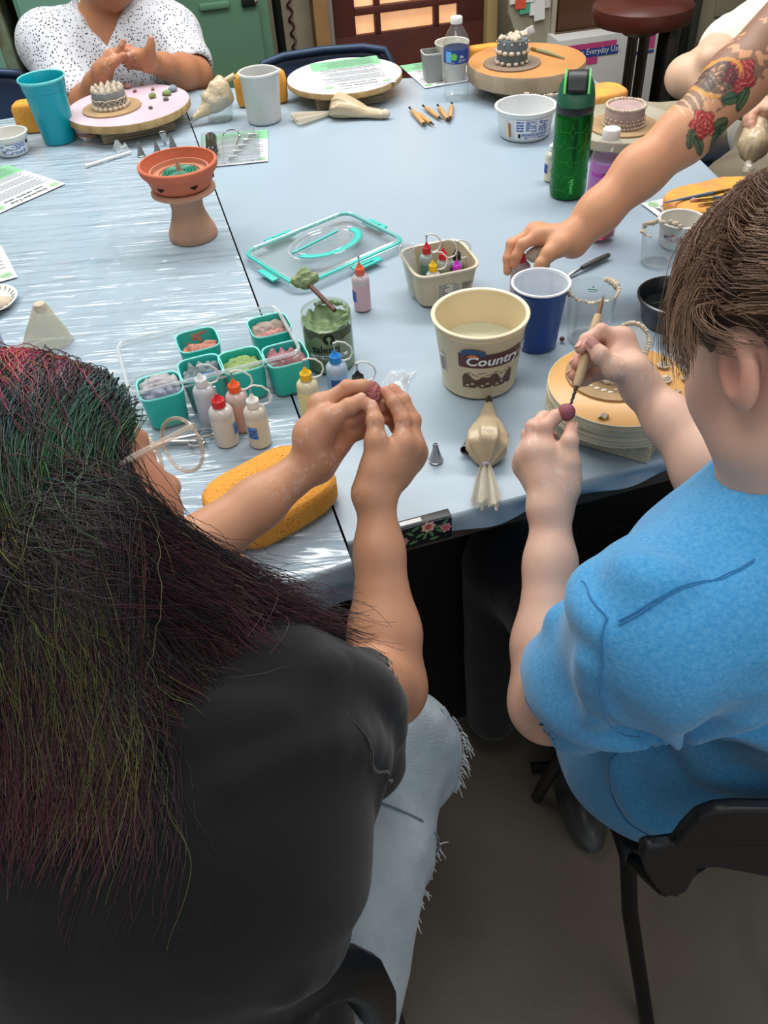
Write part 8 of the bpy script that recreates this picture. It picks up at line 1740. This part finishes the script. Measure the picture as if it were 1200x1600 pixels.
# ================= standing person with the tattooed arm (right, reaching in) =================
D4 = 1.43
q4 = lambda l: [Pd(a[0], a[1], D4+(a[2] if len(a) > 2 else 0)) for a in l]
W4, W4b = q4([(893, 368, 0), (896, 382, 0.012)])
M4_ = q4([(843, 368, -0.004), (836, 362, 0.014), (842, 362, 0.032), (852, 366, 0.044)])
F4 = [q4(x) for x in ([(816, 382, -0.006), (807, 400, 0.0), (804, 414, 0.008)], [(800, 382, 0.014), (794, 404, 0.018), (793, 424, 0.024)], [(812, 386, 0.05), (806, 404, 0.056), (806, 418, 0.056)], [(838, 392, 0.06), (846, 406, 0.06), (854, 415, 0.056)])]
T4 = q4([(874, 384, -0.012), (858, 396, -0.018), (846, 412, -0.016), (837, 427, -0.010)])
E4 = Pd(1068, 212, 1.40); S4 = Pd(1262, 10, 1.39)
hand4 = hand_nodes(W4, M4_, F4, T4, 1.06, 0.0245, W2=W4b)
m4 = Pd(1000, 268, 1.41)
arm4 = uni(0.025, cap((W4+W4b)/2, Pd(935, 332, 1.425), 0.0265, 0.033), cap(Pd(935, 332, 1.425), m4, 0.033, 0.040), cap(m4, E4, 0.040, 0.0425), cap(E4, Pd(1150, 125, 1.40), 0.0425, 0.049), cap(Pd(1150, 125, 1.40), S4, 0.049, 0.055))
B4 = A_((S4[0]+0.20, S4[1]+0.02, 0)); NB4 = A_((B4[0]+0.02, B4[1]+0.0, S4[2]+0.10)); C4 = NB4+A_((-0.05, 0.02, 0.17))
h4, HP4, HB4 = head_nodes(C4, (-0.8, 0.1, -0.55), (-0.3, 0, 1), 1.0, NB4, 0.052)
w4o = A_((B4[0]+0.12, B4[1], 0))
P4 = thing('person', 'standing person reaching in from the right, a tattoo of a rose on the arm', 'person', tuple(w4o), 0)
s4 = uni(0.015, arm4, hand4, h4)
# tattoo: laid out along the arm axis (u) and round it (v)
ax4 = nrm(S4-E4); side4 = nrm(np.cross(ax4, -_fw)); 
def tattoo(V, Nn):
    c = skin_col((204, 146, 110), (202, 116, 94), [(p, 0.014, 0.35) for f_ in F4 for p in f_[2:]])(V, Nn)
    rel = V-E4; u = rel@ax4; v = rel@side4; front = (rel@(-_fw)) > -0.02
    def blend(mask, col, k): 
        nonlocal c; w = (mask.astype(float)*k)[:, None]; c = c*(1-w)+rgba_np(col)*w
    n = fbm(V*220, 2); n2 = fbm(V*60+3, 2)
    def disk(cu, cv, r, wob=0.15, ph=0.0, lobes=5): a = np.arctan2(v-cv, u-cu)+ph; rr_ = np.hypot(u-cu, v-cv); return rr_ < r*(1+wob*np.cos(lobes*a)), rr_, a
    dark = front & (u > -0.02) & (v < 0.008+0.03*np.clip(u*6, 0, 1)) & (n2 > 0.40)
    blend(dark & (u > 0.015), (62, 60, 58), 0.62)
    blend(front & (np.sin(u*420+v*260) > 0.55) & (v < 0.0) & (u > 0.0) & (u < 0.09), (206, 176, 140), 0.7)
    # green leaves
    for cu, cv, r, a0 in ((0.038, 0.034, 0.018, 0.3), (0.022, 0.044, 0.016, -0.4), (-0.018, 0.014, 0.014, 2.4), (-0.012, 0.030, 0.014, 1.6), (0.075, 0.016, 0.017, 0.5), (0.090, 0.030, 0.016, -0.3)):
        a = a0; du = (u-cu)*np.cos(a)+(v-cv)*np.sin(a); dv = -(u-cu)*np.sin(a)+(v-cv)*np.cos(a); e = (du/r)**2+(dv/(r*0.55))**2
        blend(front & (e < 1), (44, 96, 66), 0.85); blend(front & (e < 1) & (np.abs(dv) < 0.0012), (20, 50, 36), 0.8); blend(front & (e > 0.8) & (e < 1.1), (30, 40, 34), 0.7)
    # roses
    for cu, cv, r in ((0.012, 0.012, 0.021), (0.108, 0.000, 0.024)):
        m_, rr_, a = disk(cu, cv, r); blend(front & m_, (176, 42, 52), 0.9)
        blend(front & m_ & (np.sin(rr_*900+2.0*np.sin(a*2.5)) > 0.55), (112, 24, 34), 0.8); blend(front & m_ & (np.sin(rr_*700+3*np.cos(a*3)+1) > 0.9), (226, 150, 130), 0.7)
        blend(front & ~m_ & disk(cu, cv, r*1.07)[0], (50, 30, 30), 0.6)
    # yellow feather curve and black wing
    e = np.hypot((u-0.085)/1.0, (v+0.022)/1.0); blend(front & (e > 0.030) & (e < 0.0365) & (v < 0.0), (206, 146, 60), 0.85); blend(front & (e < 0.028) & (n > 0.35), (40, 40, 46), 0.75)
    return np.clip(c, 0, 1)
sdf_obj('skin', s4, 0.0021, skin_mat('warm_skin'), P4, colf=tattoo, origin=w4o)
nail(P4, T4[3], T4[2], -_fw*0.6+_X*0.2+A_((0, -0.6, 0)), 0.0066, 0.0075, w4o, (222, 160, 140), 0.0088)
sh4 = uni(0.05, cap(NB4+A_((0.03, 0, -0.09)), B4+A_((0.12, 0, 0.98)), 0.13, 0.15), ell(B4+A_((0.14, 0, 0.92)), (0.17, 0.18, 0.17)), cap(S4+A_((0.05, 0, 0)), S4+A_((0.09, 0, 0)), 0.062))
sdf_obj('shirt', sh4, 0.008, fabric('grey_shirt', (96, 98, 104), 0.9), P4, disp=wrinkle(0.005, 9, (0, 0.2, 1), 7), origin=w4o)
farm = uni(0.02, cap(S4+A_((0.16, 0.30, 0.0)), S4+A_((0.22, 0.36, -0.26)), 0.05, 0.042), cap(S4+A_((0.22, 0.36, -0.26)), A_((B4[0]+0.02, B4[1]+0.26, 0.84)), 0.042, 0.03)); sdf_obj('far_arm', farm, 0.005, mat('warm_skin_plain', (204, 146, 110), 0.5), P4, origin=w4o)
tr4 = uni(0.03, *[c for s in (-0.1, 0.1) for c in (cap(B4+A_((0.14, s, 0.85)), B4+A_((0.12, s*1.1, 0.48)), 0.095, 0.065), cap(B4+A_((0.12, s*1.1, 0.48)), B4+A_((0.14, s*1.1, 0.06)), 0.062, 0.05))])
sdf_obj('trousers', tr4, 0.009, mat('dark_denim', (40, 46, 62)), P4, origin=w4o)
sh = MB()
for s in (-0.11, 0.11): sh.sphere(tuple(B4-w4o+A_((0.10, s, 0.045))), (0.12, 0.045, 0.045), 18, 10)
sh.build('shoes', mat('black_card', (14, 12, 12)), P4)
hr4 = inter(ell(HP4(0, -0.014, 0.03), (0.083, 0.104, 0.097), HB4), half(HP4(0, 0.04, 0.0), nrm(HB4[1]-HB4[2]*0.8)), 0.01); sdf_obj('hair', hr4, 0.005, mat('dark_brown_hair', (38, 28, 24)), P4, origin=w4o)
bq = Tz(811, 458); squeeze('mauve pink squeeze bottle with a red cap, held by the reaching hand', (bq[0], bq[1]+0.0, TZ), 0.0175, 0.060, (190, 150, 160), (206, 28, 40), PI, 1)
cq = Pd(836, 398, D4+0.022); t = thing('clay_wad', 'wad of cream clay film inside the reaching hand', 'clay', tuple(cq)); sdf_obj('clay', uni(0.004, ell(cq, (0.016, 0.012, 0.014)), ell(cq+A_((0.01, 0, 0.008)), (0.010,)*3)), 0.0015, mclayw, t, disp=lambda V: 0.007*(fbm(V*110, 3)-0.5), origin=cq)

# ================= seated person in the cream shirt (right edge) =================
E5 = Pd(1072, 120, 2.10); S5 = Pd(1215, 30, 2.25); W5 = Pd(1178, 188, 1.98)
M5 = [Pd(1186, 180, 1.955), Pd(1187, 188, 1.95), Pd(1188, 195, 1.95), Pd(1189, 202, 1.955)]
W5 = Pd(1215, 185, 1.99)
F5 = [[Pd(1176+dx, y, 1.93), Pd(1170+dx, y+1, 1.945), Pd(1166+dx, y+2, 1.965)] for dx, y in ((0, 178), (-2, 186), (-2, 194), (0, 202))]
T5 = [Pd(1206, 176, 1.95), Pd(1196, 172, 1.93), Pd(1186, 170, 1.93), Pd(1178, 168, 1.94)]
h5 = hand_nodes(W5, M5, F5, T5, 1.05, 0.025)
B5 = A_((S5[0]+0.12, S5[1]+0.10, 0)); NB5 = A_((B5[0], B5[1], S5[2]+0.07)); C5 = NB5+A_((-0.06, -0.04, 0.15))
hd5, HP5, HB5 = head_nodes(C5, (-0.85, -0.3, -0.4), (-0.2, 0, 1), 1.0, NB5, 0.052)
arm5 = uni(0.025, cap(S5, E5+(S5-E5)*0.35, 0.055, 0.053), cap(E5+(S5-E5)*0.35, E5, 0.053, 0.045), cap(E5, E5*0.6+W5*0.4, 0.047, 0.045), cap(E5*0.6+W5*0.4, W5, 0.045, 0.028), cap(Pd(1110, 92, 2.03), Pd(1160, 100, 2.05), 0.032, 0.036))
w5o = A_((B5[0], B5[1], 0)); P5 = thing('person', 'seated person in a cream shirt at the right edge, gripping a piping bag', 'person', tuple(w5o), 0)
sdf_obj('skin', uni(0.015, arm5, h5, hd5), 0.0036, skin_mat('fair_skin'), P5, colf=skin_col((212, 176, 150), (206, 130, 112), [(p, 0.02, 0.5) for f_ in F5 for p in f_]), origin=w5o)
sh5 = uni(0.05, ell(B5+A_((0, 0, 0.80)), (0.15, 0.20, 0.18)), ell(B5+A_((0, 0, 0.6)), (0.16, 0.19, 0.17)), cap(S5, S5*0.45+E5*0.55, 0.082, 0.078), cap(NB5+A_((0, 0, -0.08)), S5, 0.07, 0.075), cap(NB5+A_((0, 0, -0.08)), B5+A_((0.02, 0.2, 0.88)), 0.07, 0.075))
sdf_obj('shirt', sh5, 0.006, fabric('cream_cotton', (226, 220, 204), 0.9), P5, disp=wrinkle(0.006, 10, (0.3, 0, 1), 12), origin=w5o)
tr5 = uni(0.03, cap(B5+A_((0, -0.10, 0.52)), A_((B5[0]-0.28, B5[1]-0.42, 0.56)), 0.10, 0.085), cap(B5+A_((0, 0.08, 0.52)), B5+A_((-0.40, 0.06, 0.55)), 0.10, 0.08), cap(A_((B5[0]-0.28, B5[1]-0.42, 0.56)), A_((B5[0]-0.26, B5[1]-0.40, 0.06)), 0.07, 0.05), cap(B5+A_((-0.40, 0.06, 0.55)), B5+A_((-0.38, 0.06, 0.06)), 0.07, 0.05), cap(A_((B5[0]-0.02, B5[1]-0.34, 0.58)), A_((B5[0]-0.10, B5[1]-0.20, 0.60)), 0.10, 0.10))
sdf_obj('apron', tr5, 0.008, fabric('beige_canvas', (168, 156, 132), 0.9), P5, disp=wrinkle(0.006, 9, (1, 0, 0.2), 15), origin=w5o)
hr5 = inter(ell(HP5(0, -0.014, 0.03), (0.083, 0.104, 0.097), HB5), half(HP5(0, 0.04, 0.0), nrm(HB5[1]-HB5[2]*0.8)), 0.01); sdf_obj('hair', hr5, 0.006, mat('dark_brown_hair', (38, 28, 24)), P5, origin=w5o)
bg0 = Pd(1182, 190, 1.955); bg1 = Pd(1178, 228, 1.945); bg2 = Pd(1174, 246, 1.945)
t = thing('piping_bag', 'cream piping bag squeezed in the fist of the person at the right edge', 'piping bag', tuple(bg1), 0, 'filled piping bags')
sdf_obj('filled_bag', uni(0.02, cap(bg0, bg1, 0.026, 0.033), cap(bg1, bg2, 0.030, 0.010)), 0.003, bag_mat(), t, disp=lambda V: 0.006*(fbm(V*A_((90, 90, 20)), 3)-0.5), origin=bg1)
mb = MB(); tl5 = Pd(1166, 272, 1.94)-bg1; s5 = bg2-bg1; mb.tube([tuple(s5+(tl5-s5)*k/6+A_((0.003*math.sin(k*2), 0, 0))) for k in range(7)], [0.006, 0.007, 0.009, 0.011, 0.013, 0.013, 0.008], 9); mb.build('clear_tail', clear('bag_film', opac=0.42), t)
# blue folding chair under that person
fold_chair('blue folding chair under the person in the cream shirt', (B5[0]-0.05, B5[1]-0.02, 0), -PI/2+0.1, (70, 104, 160), 0.86, 'navy folding chairs')

# ================= black chairs of the two people in front =================
def chair_base(label, cx, cy, legs):
    t = thing('stacking_chair', label, 'chair', (cx, cy, 0), 0, 'black chairs in front of the tables'); o3 = A_((cx, cy, 0))
    mt_ = mat('black_tube', (16, 16, 17), 0.4, metal=0.3)
    mb = MB(); mb.grid(lambda u, v: ((u*2-1)*0.205*(1-0.1*(1-v)), -0.17+0.38*v, 0.428+0.02*(u*2-1)**2-0.02*max(0, v-0.8)*5*0.6), 20, 20); o = mb.build('seat', mat('black_polypropylene', (18, 18, 20), 0.42, spec=0.5), t); so = o.modifiers.new('s', 'SOLIDIFY'); so.thickness = 0.014
    for nm, pts in legs:
        MB().tube([tuple(A_(p)-o3) for p in pts], 0.0115, 10).build(nm, mt_, t); MB().tube([tuple(A_((2*cx-p[0], p[1], p[2]))-o3) for p in pts], 0.0115, 10).build(nm, mt_, t)
    return t, o3
mpp = mat('black_polypropylene', (18, 18, 20), 0.42, spec=0.5); mt_ = mat('black_tube', (16, 16, 17), 0.4, metal=0.3)
# chair of the person in the blue shirt
cx2, cy2 = 0.46, 0.62
t, o3 = chair_base('black plastic chair under the person in the blue shirt', cx2, cy2, [('rear_leg', [(0.352, 0.372, 0.008), (0.300, 0.44, 0.30), (0.285, 0.47, 0.44)]), ('front_leg', [(0.285, 0.50, 0.44), (0.262, 0.68, 0.36), (0.25, 0.765, 0.012)])])
yb = 0.335; L = [Py(a, b, yb) for a, b in ((1004, 1338), (1004, 1352), (1012, 1374), (1027, 1397), (1045, 1409), (1060, 1411), (1076, 1400), (1086, 1380), (1092, 1362), (1120, 1359), (1178, 1368), (1200, 1372))]
Lt = [Py(a, b, yb) for a, b in ((1200, 1262), (1150, 1263), (1120, 1267), (1090, 1280), (1068, 1305), (1055, 1325), (1030, 1330), (1015, 1331))]
lo = [(p[0]-cx2, p[2]) for p in L]; hi = [(p[0]-cx2, p[2]) for p in Lt]
poly = lo+[(-x, z) for x, z in reversed(lo)]+[(-x, z) for x, z in reversed(hi)]+hi
n = len(poly); mb = MB()
v = [(x, yb-cy2+0.03*(0.6-z)+0.15*x*x, z) for x, z in poly]; mb.add(v+[(x, y+0.014, z) for x, y, z in v], [tuple(range(n)), tuple(range(2*n-1, n-1, -1))]+[(k, n+k, n+(k+1) % n, (k+1) % n) for k in range(n)])
o = mb.build('backrest', mpp, t, angle=60); bv = o.modifiers.new('b', 'BEVEL'); bv.width = 0.004; bv.segments = 2; bv.limit_method = 'ANGLE'
for s_ in (-1, 1): MB().tube([(s_*0.172, -0.16, 0.43), (s_*0.178, -0.25, 0.56), (s_*0.165, -0.265, 0.66)], 0.010, 8).build('back_support', mt_, t)
MB().tube([(-0.21, 0.205, 0.014), (0.21, 0.205, 0.014)], 0.011, 8).build('crossbar', mt_, t)
# chair of the person in the black shirt: its rail curls up at the near side
cx1, cy1 = -0.235, 0.40
t, o3 = chair_base('black plastic chair under the person in the black shirt', cx1, cy1, [('rear_leg', [(-0.045, 0.40, 0.008), (-0.055, 0.372, 0.40), (-0.06, 0.33, 0.52)]), ('front_leg', [(-0.05, 0.40, 0.43), (-0.02, 0.58, 0.40), (0.0, 0.62, 0.012)])])
H = [Py(a, b, yv) for a, b, yv in ((340, 1640, 0.19), (400, 1592, 0.205), (450, 1556, 0.22), (500, 1527, 0.235), (540, 1517, 0.245), (566, 1528, 0.25), (585, 1560, 0.26), (600, 1610, 0.27))]
H = [tuple(p-o3) for p in H]; e0 = H[0]; full = [( -x, y, z) for x, y, z in reversed(H)]+[(0, e0[1]-0.03, e0[2]-0.01)]+H
MB().tube(full, [0.014 if i in (0, len(full)-1) else 0.022 for i in range(len(full))], 14).build('top_rail', mpp, t, angle=80)
mb = MB(); hw = abs(H[1][0]); mb.grid(lambda u, v: ((u*2-1)*hw*0.95, e0[1]-0.01-0.03*(1-(u*2-1)**2)+0.01*(1-v), e0[2]-0.20*(1-v)), 20, 8); o = mb.build('backrest', mpp, t); so = o.modifiers.new('s', 'SOLIDIFY'); so.thickness = 0.012
